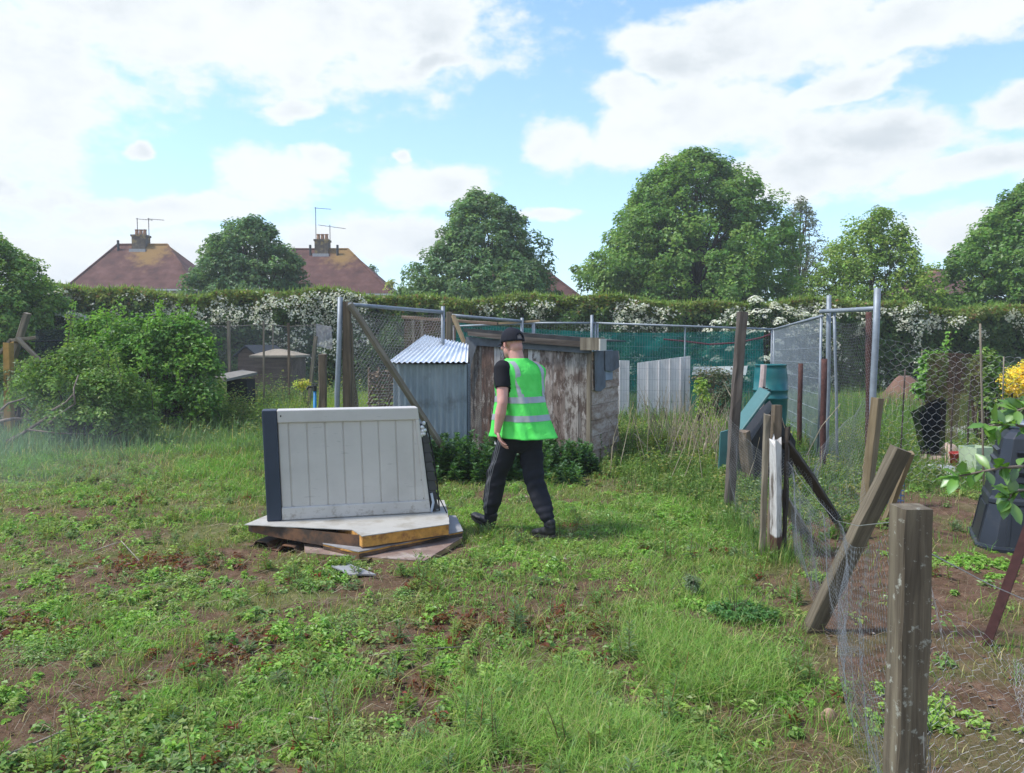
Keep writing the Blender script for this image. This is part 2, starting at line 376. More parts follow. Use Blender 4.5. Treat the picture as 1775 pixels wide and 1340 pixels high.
def vary(c, n, dv=.25, dh=.12):
    c = np.asarray(c, float); k = 1 + (rng.random((n, 1)) - .5) * 2 * dv; h = 1 + (rng.random((n, 3)) - .5) * 2 * dh
    return np.clip(c * k * h, 0.002, 1)
def pick(cols, n, wts=None):
    cols = np.asarray(cols, float); i = rng.choice(len(cols), n, p=wts); return cols[i]
LEAF = leaf_mat('leaf_green'); GRASS = leaf_mat('grass_blade', .40, .015, (1.58, 1.58, 1.30)); PETAL = leaf_mat('blossom', .25, .0, (1, 1, 1))

# ================================================================== grass (stuff)
def sample_ground(n, y0, y1, power=1.7, xw=.95):
    """random ground points, denser near the viewer's end of the field"""
    e = 2 - power                                 # area element ~ y dy, world density ~ y^-power
    y = (y0 ** e + rng.random(n) * (y1 ** e - y0 ** e)) ** (1 / e)
    x = (rng.random(n) * 2 - 1) * (y * xw + 1.0); return x, y
COVER = []     # footprints where nothing grows: (x, y, r)
g = Geo()
x, y = sample_ground(430000, 2.0, 26, 1.75, .80)
s = f_soil(x, y); lush = fbm(x * .8 + 3, y * .8 + 50, 4); lush2 = fbm(x * 2.7 + 13, y * 2.7 + 5, 3)
lb = lush * .6 + lush2 * .4 + .13 * sstep(-.5, 1.4, x) * (y < 5) * (x < fence_x(y)) - .05 * (x < -.5) * (y < 6)
keep = rng.random(len(x)) < np.clip((1 - s * .93) * (.25 + 1.1 * sstep(.36, .6, lb)), .02, 1)
keep &= ~((f_plot(x, y) > .5) & (rng.random(len(x)) < .55))
x, y, lb, s = x[keep], y[keep], lb[keep], s[keep]; n = len(x)
lu = sstep(.47, .60, lb)
dull = vary((.125, .135, .050), n, .3, .14); brt = vary((.105, .200, .040), n, .25, .12)
colr = dull * (1 - lu[:, None]) + brt * lu[:, None]
dry = rng.random(n) < (.16 - .08 * lu); colr[dry] = vary((.33, .28, .15), dry.sum(), .25, .08)
red = (rng.random(n) < .04 * (1 - lu)); colr[red] = vary((.20, .08, .05), red.sum(), .3, .1)
h = (.030 + .055 * lu * rng.random(n) + .05 * rng.random(n) ** 3) * (1 + .02 * y); h *= np.where(y > 9, 1.5, 1)
w = (.0028 + .0022 * rng.random(n)) * (1 + .16 * np.maximum(y - 3, 0))
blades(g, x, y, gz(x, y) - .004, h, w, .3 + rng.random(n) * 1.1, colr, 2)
# the long lush grass along the near right, outside the fence
def patch(cx, cy, rx, ry, n, h0, h1, c1, w=.004):
    x = cx + rng.normal(size=n) * rx; y = cy + rng.normal(size=n) * ry; ff = fbm(x * 2.2 + 5, y * 2.2 + 8, 3); k = (x < fence_x(y) - .16 + .10 * (rng.random(n) - .5)) & (rng.random(n) < .03 + 1.1 * sstep(.43, .62, ff)); x, y = x[k], y[k]; n = len(x)
    # blades grow in tufts that share a lean
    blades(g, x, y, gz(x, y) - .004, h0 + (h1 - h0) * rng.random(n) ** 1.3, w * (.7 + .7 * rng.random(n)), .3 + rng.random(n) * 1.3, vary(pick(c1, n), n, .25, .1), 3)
LUSH = [(.12, .215, .050), (.145, .245, .055), (.17, .25, .065), (.10, .185, .05), (.25, .25, .12)]
patch(.55, 3.15, .55, .40, 26000, .05, .17, LUSH); patch(1.0, 3.9, .40, .5, 15000, .05, .15, LUSH); patch(.1, 2.9, .45, .25, 9000, .05, .15, LUSH); patch(1.35, 5.3, .30, .7, 9000, .04, .12, LUSH); patch(.6, 6.8, .8, .9, 14000, .04, .11, LUSH, .005); patch(-.5, 5.2, .5, .3, 2500, .03, .10, LUSH)
patch(-1.2, 3.4, .5, .2, 3500, .04, .12, LUSH); patch(-1.7, 4.3, .4, .25, 3000, .04, .11, LUSH); patch(-3, 7.5, 1.5, 1.2, 14000, .03, .09, LUSH, .006); patch(-2.6, 9.5, 2, 1.4, 14000, .04, .12, LUSH, .008)
tag(g.build('grass', GRASS), 'short mixed grass covering the open meadow', None, None, 'stuff')
# ================================================================== back hedge, trees, houses
def hedge_top(x): return 3.55 - (x + 14) * .0185 + .10 * np.sin(x * .7) + .08 * np.sin(x * 1.9 + 1)
HY = 27.0
bark = wood_mat('bark', (.05, .035, .025), (.09, .07, .05), (.15, .12, .09), 9)
hd = empty('hawthorn_hedge', (0, HY, 0), 0, 'long clipped hawthorn hedge with white blossom running across behind the plots', 'hedge')
g = Geo(); n = 150000
x = rng.uniform(-27, 31, n); top = hedge_top(x)
side = rng.random(n) < .74
bul = (fbm(x * .9, x * 0 + 3, 3) - .5) * .9
z = np.where(side, rng.random(n) ** .8 * top, top + (rng.random(n) - .8) * .25)
bump_ = (fbm(x * 1.1 + 2, z * 1.3 + 7, 3) - .5) * 1.0 + (fbm(x * 3 + 2, z * 3 + 7, 2) - .5) * .5
yy = np.where(side, -.8 + bump_ + rng.random(n) ** 2 * .5, rng.uniform(-.8, .9, n))
z = z - np.where(side, 0, .12 * (yy + .0) ** 2)
nr = rand_unit(n) * .9 + np.where(side, 0, 1)[:, None] * np.array([0, -.1, 1.1]) + np.where(side, 1, 0)[:, None] * np.array([0, -1.0, .45])
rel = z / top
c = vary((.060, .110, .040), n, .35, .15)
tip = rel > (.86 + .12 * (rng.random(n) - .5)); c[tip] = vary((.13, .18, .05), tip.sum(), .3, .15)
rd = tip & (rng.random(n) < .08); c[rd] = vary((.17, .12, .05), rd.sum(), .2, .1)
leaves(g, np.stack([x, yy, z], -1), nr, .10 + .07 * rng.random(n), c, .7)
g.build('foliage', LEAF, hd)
# fringe of young shoots standing up out of the top
g = Geo(); n = 9000; x = rng.uniform(-27, 31, n); keep = rng.random(n) < .35 + .9 * (fbm(x * .6 + 8, x * 0, 2) > .5); x = x[keep]; n = len(x)
blades(g, x, rng.uniform(-.8, .8, n), hedge_top(x) - .1, .14 + .22 * rng.random(n) ** 2, .04 + .03 * rng.random(n), rng.random(n) * .5, vary((.13, .20, .05), n, .3, .12), 2)
g.build('young_shoot_fringe', LEAF, hd)['kind'] = 'stuff'
# blossom
g = Geo(); n = 60000; x = rng.uniform(-27, 31, n); top = hedge_top(x); z = rng.random(n) ** .6 * top
f = fbm(x * .5 + 21, z * .7 + 3, 3) * .5 + fbm(x * 2.2 + 2, z * 2.6, 3) * .5
hot = -.02 + .15 * np.exp(-((x + 15.5) / 1.9) ** 2) + .05 * np.exp(-((x + 11.5) / 1.5) ** 2) + .09 * np.exp(-((x + 6.3) / 1.2) ** 2) + .05 * np.exp(-((x + 9.3) / 1.) ** 2) + .09 * np.exp(-((x - 14.2) / 1.6) ** 2) + .04 * np.exp(-((x - 1.5) / 2.5) ** 2) + .08 * np.exp(-((x - 9.5) / 2.2) ** 2) + .05 * np.exp(-((x - 17.5) / 2) ** 2)
f = f + hot + .08 * sstep(.45, .85, z / top) - .05 * sstep(.5, .2, z / top) - .2 * sstep(.9, 1.0, z / top)
k = f > .565 + .11 * rng.random(n); x, z = x[k], z[k]; n = len(x)
bump_ = (fbm(x * 1.1 + 2, z * 1.3 + 7, 3) - .5) * 1.0 + (fbm(x * 3 + 2, z * 3 + 7, 2) - .5) * .5
leaves(g, np.stack([x, -.92 + bump_ + rng.random(n) * .12, z], -1), rand_unit(n) + np.array([0, -1, .8]), .05 + .05 * rng.random(n), vary((.62, .62, .52), n, .15, .04), .9, .1)
g.build('blossom', PETAL, hd)
# inner mass of twigs so the hedge is not see-through
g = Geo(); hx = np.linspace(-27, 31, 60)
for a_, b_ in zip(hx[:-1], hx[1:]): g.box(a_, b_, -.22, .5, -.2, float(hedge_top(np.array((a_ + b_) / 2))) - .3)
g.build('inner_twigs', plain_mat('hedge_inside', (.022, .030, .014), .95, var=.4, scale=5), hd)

def crown(g, cx, cy, z0, h, prof, ncl, rcl, nleaf, lsize, cols, outb=.75, gap=.0, seed=1, squash=.75, sy=1.0, wts=None, droop=0, lit=None, cover=None):
    """foliage clumps spread through the crown; returns clump centres for the limbs"""
    P = []
    k = 0
    while len(P) < ncl and k < ncl * 30:
        k += 1
        t = 1.0 - .02 * rng.random() if k < 4 else rng.random(); rr = np.interp(t, [p[0] for p in prof], [p[1] for p in prof])
        if k >= 4 and rng.random() > .12 + .88 * rr / max(p[1] for p in prof): continue
        a = rng.random() * 2 * pi; u = rng.random(); r_ = rr * (1 - (1 - outb) * 0 - (u ** 2) * outb)
        r_ *= 1 + .10 * sin(3 * a + seed) * sin(7 * t + seed) + .08 * sin(9 * t + 5 * a + seed) + .55 * (fbm(np.array([cos(a) * 2.2 + seed + 9]), np.array([sin(a) * 2.2 + t * 5 + 9]), 3)[0] - .5) + (.12 * rng.random() if rng.random() < .12 else 0)
        x = cos(a) * r_; y_ = sin(a) * r_ * sy; z = z0 + h * t
        if gap and fbm(np.array([x * .75 + seed * 3]), np.array([z * .75 + y_ * .4]), 2)[0] < gap: continue
        P.append((x, y_, z))
    P = np.array(P); axis = np.array([0, 0, z0 + h * .35])
    O = P - axis; O /= np.linalg.norm(O, axis=1)[:, None] + 1e-9
    for p, o in zip(P, O):
        n = max(4, int(nleaf * rng.uniform(.6, 1.4))); r = rcl * rng.uniform(.6, 1.35)
        d = rand_unit(n); rad = r * (.55 + .45 * rng.random(n))[:, None]
        q = p + d * rad * np.array([1, 1, squash]); q[:, 2] -= droop * r * (d[:, 0] ** 2 + d[:, 1] ** 2)
        base = pick(cols, 1, wts)[0] * rng.uniform(.8, 1.2)
        leaves(g, q, d * .6 + o * .35 + np.array([0, -.1, .75]) + rand_unit(n) * .8, lsize * (.5 + .7 * rng.random(n)), vary(base, n, .22, .12), .75)
    return P
def limbs(g, P, base, fork, r0, nb, rt=.03):
    """trunk from the ground to the fork, then tapering limbs that reach into the clumps"""
    base = np.array(base, float); fork = np.array(fork, float)
    g.tube([base, base * .6 + fork * .4 + np.array([.04, .03, 0]), fork], [r0 * 1.25, r0 * .9, r0 * .75], 10)
    idx = rng.choice(len(P), min(nb, len(P)), replace=False)
    for i in idx:
        p = P[i]; s = fork + (np.array([0, 0, p[2]]) - fork) * rng.uniform(.0, .55); s[2] = min(max(s[2], fork[2] * .8), p[2] - .05)
        s[:2] = fork[:2] * .5; m = (s + p) / 2 + rng.normal(size=3) * np.linalg.norm(p - s) * .08 + np.array([0, 0, .06 * np.linalg.norm(p - s)])
        g.tube([s, m, p], [r0 * .38, r0 * .2, rt * .5], 5)
    tp = P[:, 2].max(); g.tube([fork, fork * .5 + np.array([0, 0, (fork[2] + tp) / 2 - fork[2] * .25 + .2]), [0, 0, tp - .2]], [r0 * .7, r0 * .4, rt], 7)
def tree(name, px, top_py, halfw_px, d, prof, cols, label, cat='tree', ncl=260, rcl=.6, nleaf=70, ls=.26, outb=.65, gap=0, zlow=.12, tr=.18, nb=60, group=None, seed=1, **kw):
    p = W(px, top_py, d); H = p.z; hw = halfw_px * d / FPX
    e = empty(name, (p.x, d, 0), 0, label, cat, group)
    gl = Geo(); P = crown(gl, 0, 0, H * zlow, H * (1 - zlow) - rcl * .25, [(t, max(.05, r * hw - rcl * .35)) for t, r in prof], ncl, rcl, nleaf, ls, cols, outb, gap, seed, **kw)
    gl.build('crown', LEAF, e)
    gb = Geo(); limbs(gb, P, (0, 0, -.1), (0, 0, max(.5, H * zlow + .1 * H)), tr, nb); gb.build('trunk', bark, e, smooth=True)
    return e
G1 = [(.070, .145, .036), (.090, .180, .042), (.115, .210, .052), (.145, .245, .064)]
G2 = [(.068, .135, .064), (.090, .165, .075), (.12, .20, .092)]
G3 = [(.14, .23, .05), (.18, .27, .06), (.12, .20, .045)]
round_p = [(0, .92), (.2, 1), (.4, .95), (.6, .78), (.8, .52), (.93, .28), (1, .08)]
cone_p = [(0, 1.05), (.2, 1.12), (.35, 1.0), (.5, .82), (.65, .66), (.78, .52), (.90, .40), (.97, .26), (1, .14)]
dome_p = [(0, .84), (.15, .95), (.35, .93), (.55, .82), (.75, .58), (.88, .40), (.96, .24), (1, .1)]
oval_p = [(0, .45), (.2, .8), (.45, 1), (.7, .8), (.88, .45), (1, .1)]
tree('broadleaf_tree', 1208, 262, 195, 42, dome_p, G1, 'tallest broadleaf tree, dense dark green dome behind the green mesh fence', ncl=1700, rcl=.55, nleaf=90, ls=.20, seed=2, zlow=.1, tr=.35, nb=120, outb=.55, gap=.36)
tree('broadleaf_tree', 838, 334, 152, 40, cone_p, G2, 'dark green tree with pointed top and wide skirt, left of the tallest tree', ncl=1100, rcl=.45, nleaf=80, ls=.19, seed=17, tr=.25, outb=.6, gap=.26)
tree('broadleaf_tree', 432, 378, 106, 40, [(0, .95), (.2, 1), (.45, .97), (.65, .84), (.82, .62), (.93, .42), (1, .2)], G2, 'rounded blue green tree standing between the two chimneyed roofs', ncl=800, rcl=.42, nleaf=80, ls=.19, seed=5, tr=.22, outb=.6, gap=.2)
tree('broadleaf_tree', -15, 408, 128, 24, round_p, G1 + G3[:1], 'leafy green tree at the left edge of the picture reaching down to the plots', ncl=750, rcl=.28, nleaf=70, ls=.12, seed=6, tr=.16, outb=.6, zlow=.05, gap=.2)
tree('birch_tree', 1388, 340, 52, 56, oval_p, [(.10, .13, .085), (.13, .16, .11)], 'thin grey green tree peeping out right of the tallest tree', ncl=330, rcl=.42, nleaf=30, ls=.18, seed=7, zlow=.2, tr=.18, outb=.8, gap=.34, droop=.4)
tree('sapling_tree', 1512, 362, 106, 36, [(0, 1.2), (.25, 1.2), (.45, 1.05), (.65, .82), (.82, .60), (1, .28)], G3, 'airy light green tree with loose upright twigs behind the tall metal posts', ncl=1500, rcl=.34, nleaf=34, ls=.15, seed=8, zlow=.08, tr=.12, outb=.8, gap=.34)
tree('broadleaf_tree', 1800, 312, 172, 35, dome_p, G1[:3], 'dark green tree cut off by the right edge of the picture', ncl=1000, rcl=.42, nleaf=70, ls=.19, seed=9, tr=.25, outb=.5)
tree('small_tree', 678, 488, 26, 50, oval_p, [(.24, .27, .10), (.18, .22, .08)], 'small pale yellow green tree by the right end of the second roof', ncl=40, rcl=.35, nleaf=50, ls=.2, seed=10, tr=.06, nb=12)
tree('small_tree', 645, 462, 16, 62, oval_p, G2, 'dark treetop just showing above the slope of the second roof', ncl=40, rcl=.4, nleaf=45, ls=.2, seed=11, tr=.08, nb=12, zlow=.4)

# blossoming shrub in front of the hedge, and the pale one at the left
def shrub(name, px, py_top, hw, d, label, cat, cols, ncl, rcl, nleaf, ls, blossom=0, prof=None, sy=.8, seed=3, zlow=.0, group=None, nb=14, gap=0, tint=None, squash=.8):
    p = W(px, py_top, d); H = p.z; r = hw * d / FPX
    e = empty(name, (p.x, d, 0), 0, label, cat, group); gl = Geo()
    P = crown(gl, 0, 0, H * zlow, H * (1 - zlow) - rcl * .6, [(t, max(.05, q * r - rcl * .5)) for t, q in (prof or [(0, .85), (.3, 1), (.6, .9), (.85, .6), (1, .25)])], ncl, rcl, nleaf, ls, cols, .6, gap, seed, sy=sy, squash=squash)
    gl.build('foliage', LEAF, e)
    gb = Geo(); limbs(gb, P, (0, 0, -.05), (0, 0, H * .25), .03 + .01 * H, nb, .01); gb.build('stem', bark, e)
    if blossom:
        gf = Geo(); ce = np.array([0, 0, H * .4])
        for q in P[rng.random(len(P)) < blossom]:
            n = int(nleaf * .8); dd = rand_unit(n); dd[:, 2] = np.abs(dd[:, 2]) * .8; o_ = (q - ce); o_ /= np.linalg.norm(o_) + 1e-9
            leaves(gf, q + (dd * .6 + o_ * .6) * rcl * 1.1, dd + o_ + np.array([0, -.2, .4]), ls * (.5 + .5 * rng.random(n)), vary((.66, .66, .56), n, .14, .04), .95, .1)
        gf.build('blossom', PETAL, e)
    return e
shrub('flowering_shrub', 1325, 520, 105, 25.5, 'rounded hawthorn bush covered in white blossom behind the green mesh fence', 'bush', [(.035, .07, .022)], 170, .28, 60, .11, .85, seed=5, sy=.4)
shrub('flowering_shrub', 95, 506, 62, 25.2, 'white flowering bush beside the left edge tree, in front of the hedge', 'bush', [(.035, .06, .026)], 120, .28, 60, .11, .6, seed=8, sy=.5)

# ---- houses
def tiles(name, c1, c2, c3):
    m, nt, o = newmat(name); co = objco(nt)
    f = noise(nt, co, 1.1, 5, .65); f2 = noise(nt, co, 14, 4, .6)
    c = ramp(nt, f, [(.32, c1), (.5, c2), (.66, c3)]); c = mixc(nt, M2(nt, 'MULTIPLY', f2, .5), c, tuple(x * .5 for x in c1))
    # ochre lichen below the ridge and the chimney
    sp_ = N(nt, 'ShaderNodeSeparateXYZ'); L(nt, co, sp_.inputs[0])
    zz = N(nt, 'ShaderNodeMapRange'); zz.inputs['From Min'].default_value = 6.6; zz.inputs['From Max'].default_value = 8.4; L(nt, sp_.outputs[2], zz.inputs[0])
    xx = M2(nt, 'SUBTRACT', 1.0, M2(nt, 'MULTIPLY', M2(nt, 'ABSOLUTE', sp_.outputs[0]), .42), clamp=True)
    lf = M2(nt, 'ADD', M2(nt, 'MULTIPLY', M2(nt, 'MULTIPLY', zz.outputs[0], xx), 1.3), M2(nt, 'MULTIPLY_ADD', noise(nt, co, 2.2, 5, .65), 1.6, -1.15))
    c = mixc(nt, M2(nt, 'MULTIPLY', lf, 1.8, clamp=True), c, (.26, .16, .06))
    w = N(nt, 'ShaderNodeTexWave', bands_direction='Z'); w.inputs['Scale'].default_value = 3.2; w.inputs['Distortion'].default_value = .3; L(nt, co, w.inputs[0])
    c = mixc(nt, M2(nt, 'MULTIPLY', w.outputs[0], .22), c, (.05, .03, .025))
    b = principled(nt, o, c, .9, 0, .2); bump(nt, b, w.outputs[0], .5, .05); return m
roof_m = tiles('clay_tile', (.085, .046, .042), (.150, .074, .062), (.21, .11, .095))
render_m = plain_mat('house_render', (.42, .40, .36), .9, var=.12, scale=2)
brick_m = plain_mat('chimney_brick', (.13, .105, .085), .95, var=.4, scale=6, bumps=.4, dirt=(.30, .22, .10), dlo=.52, dhi=.62)
pot_m = plain_mat('terracotta_pot', (.36, .20, .12), .85, var=.2, scale=9)
metal_dark = plain_mat('dark_metal', (.06, .06, .065), .5, .6)
glass_m = plain_mat('window_glass', (.03, .04, .05), .08, 0, spec=.8)
white_m = plain_mat('white_trim', (.72, .72, .70), .6, var=.08)
def house(px_l, px_r, ridge_l, ridge_r, py_eave, py_ridge, d, label, chim=None, aerials=(), gap_=0, vents=()):
    A = W(px_l, py_eave, d); B = W(px_r, py_eave, d); dep = 7.5
    rl = W(ridge_l, py_ridge, d + dep / 2); rr = W(ridge_r, py_ridge, d + dep / 2)
    cx = (A.x + B.x) / 2; ze = A.z; zr = rl.z; x0, x1 = A.x - cx, B.x - cx; r0, r1 = rl.x - cx, rr.x - cx
    e = empty('house', (cx, d + dep / 2, 0), 0, label, 'house')
    g = Geo(); g.box(x0 + .35, x1 - .35, -dep / 2 + .35, dep / 2 - .35, -.1, ze - .12); g.build('wall', render_m, e)
    for wx in np.linspace(x0 + 1.8, x1 - 1.8, 3):
        for wz in (1.0, 3.4):
            if wz + 1.2 > ze - .2: continue
            fr = Geo(); 
            for (a0, a1, b0, b1) in ((-.7, .7, 0, .07), (-.7, .7, 1.13, 1.2), (-.7, -.63, .07, 1.13), (.63, .7, .07, 1.13), (-.03, .03, .07, 1.13)):
                fr.box(wx + a0, wx + a1, -dep / 2 + .27, -dep / 2 + .36, wz + b0, wz + b1)
            w_ = fr.build('window', white_m, e); pg = Geo().box(wx - .63, wx + .63, -dep / 2 + .33, -dep / 2 + .345, wz + .07, wz + 1.13); pg.build('pane', glass_m, w_)
    g = Geo(); t = .12
    V = [(x0, -dep / 2, ze), (x1, -dep / 2, ze), (x1, dep / 2, ze), (x0, dep / 2, ze), (r0, 0, zr), (r1, 0, zr)]
    V += [(a, b, c - t) for a, b, c in V[:4]]
    g.add(V, q=[(0, 1, 5, 4), (2, 3, 4, 5), (0, 6, 7, 1), (1, 7, 8, 2), (2, 8, 9, 3), (3, 9, 6, 0), (6, 9, 8, 7)], t=[(3, 0, 4), (1, 2, 5)])
    rf = g.build('roof', roof_m, e)
    g = Geo(); g.box(x0 - .02, x1 + .02, -dep / 2 - .12, -dep / 2 - .01, ze - .16, ze - .04); g.build('gutter', plain_mat('gutter_grey', (.5, .5, .5), .6), e)
    g = Geo()
    for (p, q) in (((x0, -dep / 2, ze), (r0, 0, zr)), ((x1, -dep / 2, ze), (r1, 0, zr)), ((r0, 0, zr), (r1, 0, zr))): g.tube([p, q], .09, 6)
    g.build('ridge_tile', roof_m, rf)
    if chim:
        cxp, topy = chim; C_ = W(cxp, topy, d + dep / 2); ch = C_.x - cx
        g = Geo(); g.box(ch - .50, ch + .50, -.42, .42, zr - .9, C_.z - .42); g.box(ch - .56, ch + .56, -.48, .48, C_.z - .56, C_.z - .42); g.build('chimney', brick_m, rf)
        gg = Geo()
        for k in (-.30, 0.0, .30): gg.lathe([(0.02, C_.z - .42), (.14, C_.z - .42), (.12, C_.z - .1), (.15, C_.z - .04), (.15, C_.z), (.09, C_.z), (.09, C_.z - .2)], 10, loc=(ch + k, 0, 0))
        gg.build('chimney_pot', pot_m, rf)
        gg = Geo().box(ch - .6, ch + .6, -.66, -.44, zr - .62, zr - .40); gg.build('flashing', plain_mat('lead_flashing', (.34, .34, .36), .6), rf)
    for (ax, ay, kind) in aerials:
        T = W(ax, ay, d + dep / 2); xx = T.x - cx; g = Geo()
        g.tube([(xx, .5, zr - .7), (xx, .5, T.z)], .028, 5)
        if kind == 'h':
            g.tube([(xx - .1, .5, T.z - .06), (xx + 1.2, .45, T.z - .16)], .018, 4)
            for k in range(5): g.tube([(xx + .15 + k * .22, .3, T.z - .08 - .02 * k), (xx + .15 + k * .22, .7, T.z - .08 - .02 * k)], .010, 4)
        elif kind == 'y':
            g.tube([(xx - .9, .5, T.z + .0), (xx + 1.2, .4, T.z - .3)], .018, 4)
            for k in range(6): g.tube([(xx - .7 + k * .33, .25, T.z - .03 - .045 * k), (xx - .7 + k * .33, .75, T.z - .03 - .045 * k)], .010, 4)
        g.build('aerial', metal_dark, e)
    for vx in vents:
        g = Geo(); T = W(vx, py_ridge - 4, d + dep / 2 - .3); xx = T.x - cx; g.tube([(xx, -.5, zr - .7), (xx, -.5, zr + .25)], .09, 8); g.build('vent_pipe', metal_dark, rf)
house(112, 342, 204, 290, 500, 424, 54, 'leftmost red tiled roof with a brick chimney and two aerials rising above the hedge', (244, 398), ((232, 376, 'h'), (252, 376, 'h')), vents=(207,))
house(480, 680, 508, 603, 508, 432, 54, 'red roof with chimney and one very tall aerial mast, right of the rounded tree', (559, 406), ((544, 357, 'h'), (569, 388, 'y')), vents=(539, 586))
house(790, 1006, 870, 895, 514, 430, 52, 'red roof mostly hidden behind the pointed tree, only its right slope showing', None)
house(1575, 1700, 1610, 1660, 512, 468, 64, 'reddish roof glimpsed between the airy light green tree and the right edge tree', None)
# ================================================================== timber, metal and nets
w_grey = wood_mat('weathered_grey_wood', (.12, .098, .072), (.23, .195, .145), (.33, .29, .22), 20)
w_brown = wood_mat('weathered_brown_wood', (.080, .060, .042), (.16, .122, .085), (.26, .20, .145), 24)
w_tan = wood_mat('tan_wood', (.17, .125, .07), (.26, .20, .12), (.35, .28, .18), 16)
w_dark = wood_mat('dark_wood', (.035, .028, .022), (.08, .062, .048), (.15, .125, .10), 18)
w_lichen = wood_mat('lichened_post_wood', (.060, .046, .032), (.140, .115, .080), (.24, .205, .14), 30, lichen=(.30, .30, .25))
w_red = wood_mat('red_brown_wood', (.08, .035, .025), (.14, .065, .045), (.20, .11, .08), 14)
galv = plain_mat('galvanised_steel', (.23, .26, .29), .55, .3, .18, 14, dirt=(.22, .22, .20), dlo=.56, dhi=.75)
rust = plain_mat('rusty_steel', (.085, .038, .032), .85, .2, .4, 22, bumps=.5)
rust2 = plain_mat('red_oxide_steel', (.065, .024, .022), .7, .1, .3, 18, bumps=.3)
wire_m = plain_mat('galvanised_wire', (.29, .29, .285), .5, .5, .2, 10)
wire_d = plain_mat('old_dark_wire', (.13, .12, .115), .7, .3, .3, 8)
wire_c = plain_mat('cage_wire', (.30, .30, .29), .7, .1, .2, 8)
wire_p = plain_mat('pale_wire', (.46, .44, .42), .6, .3, .2, 8)

def post(name, A, B, w, d, mat, label, cat='post', spin=0, group=None, rough=.004, bury=.12, n=9, top='flat', rnd=.16, parent=None, taper=0):
    """a squared timber from A (at the ground) to B (its top), sawn edges slightly rounded and uneven"""
    A, B = Vector(A), Vector(B); D = B - A; Ln = D.length
    g = Geo(); zs = np.linspace(-bury, Ln, n); k = rnd; m = 8
    base = np.array([(-1 + k, -1), (1 - k, -1), (1, -1 + k), (1, 1 - k), (1 - k, 1), (-1 + k, 1), (-1, 1 - k), (-1, -1 + k)], float)
    ph = rng.random(2) * 6; vs = []
    for i, z in enumerate(zs):
        s = 1 - taper * i / (n - 1); j = base * np.array([w / 2, d / 2]) * s + rng.normal(size=(8, 2)) * rough * .5
        j = j + np.array([sin(z * 2.3 + ph[0]), cos(z * 1.9 + ph[1])]) * rough
        zz = np.full(8, z)
        if i == n - 1:
            if top == 'broken': zz = z - rng.random(8) * w * 1.1 * (np.arange(8) % 2) - rng.random(8) * w * .35
            elif top == 'slant': zz = z + j[:, 0] * .5
            else: zz = z + j[:, 0] * rng.normal() * .05
        vs.append(np.c_[j, zz])
    v = np.concatenate(vs + [np.array([[0, 0, zs[0]], [0, 0, vs[-1][:, 2].mean() + .002]])])
    i0 = np.arange(n - 1)[:, None] * 8; jj = np.arange(8)[None]; j2 = (jj + 1) % 8
    t = [(n * 8, (a + 1) % 8, a) for a in range(8)] + [(n * 8 + 1, (n - 1) * 8 + a, (n - 1) * 8 + (a + 1) % 8) for a in range(8)]
    g.add(v, q=np.stack([i0 + jj, i0 + j2, i0 + 8 + j2, i0 + 8 + jj], -1).reshape(-1, 4), t=t)
    o = g.build(name, mat, parent)
    o.location = A; o.rotation_mode = 'QUATERNION'; o.rotation_quaternion = D.normalized().to_track_quat('Z', 'Y') @ Quaternion((0, 0, 1), spin)
    if parent is None: tag(o, label, cat, group)
    return o
def pole(name, A, B, r, mat, label, cat='pole', group=None, parent=None, n=10, bury=.1, pts=None):
    A, B = Vector(A), Vector(B); D = (B - A); g = Geo()
    mid = D * .5 + Vector((rng.normal(), rng.normal(), 0)) * r * .3
    g.tube([-D.normalized() * bury, D * .25, mid, D * .75, D], r, n)
    o = g.build(name, mat, parent, smooth=False, loc=tuple(A))
    for p in o.data.polygons: p.use_smooth = len(p.vertices) == 4
    if parent is None: tag(o, label, cat, group)
    return o
def at0(px, py, Y):      # point on the ground straight below the pixel's point
    p = W(px, py, Y); return Vector((p.x, Y, gzf(p.x, Y)))
def Gz(px, py):
    p = G(px, py); p.z = gzf(p.x, p.y); return p
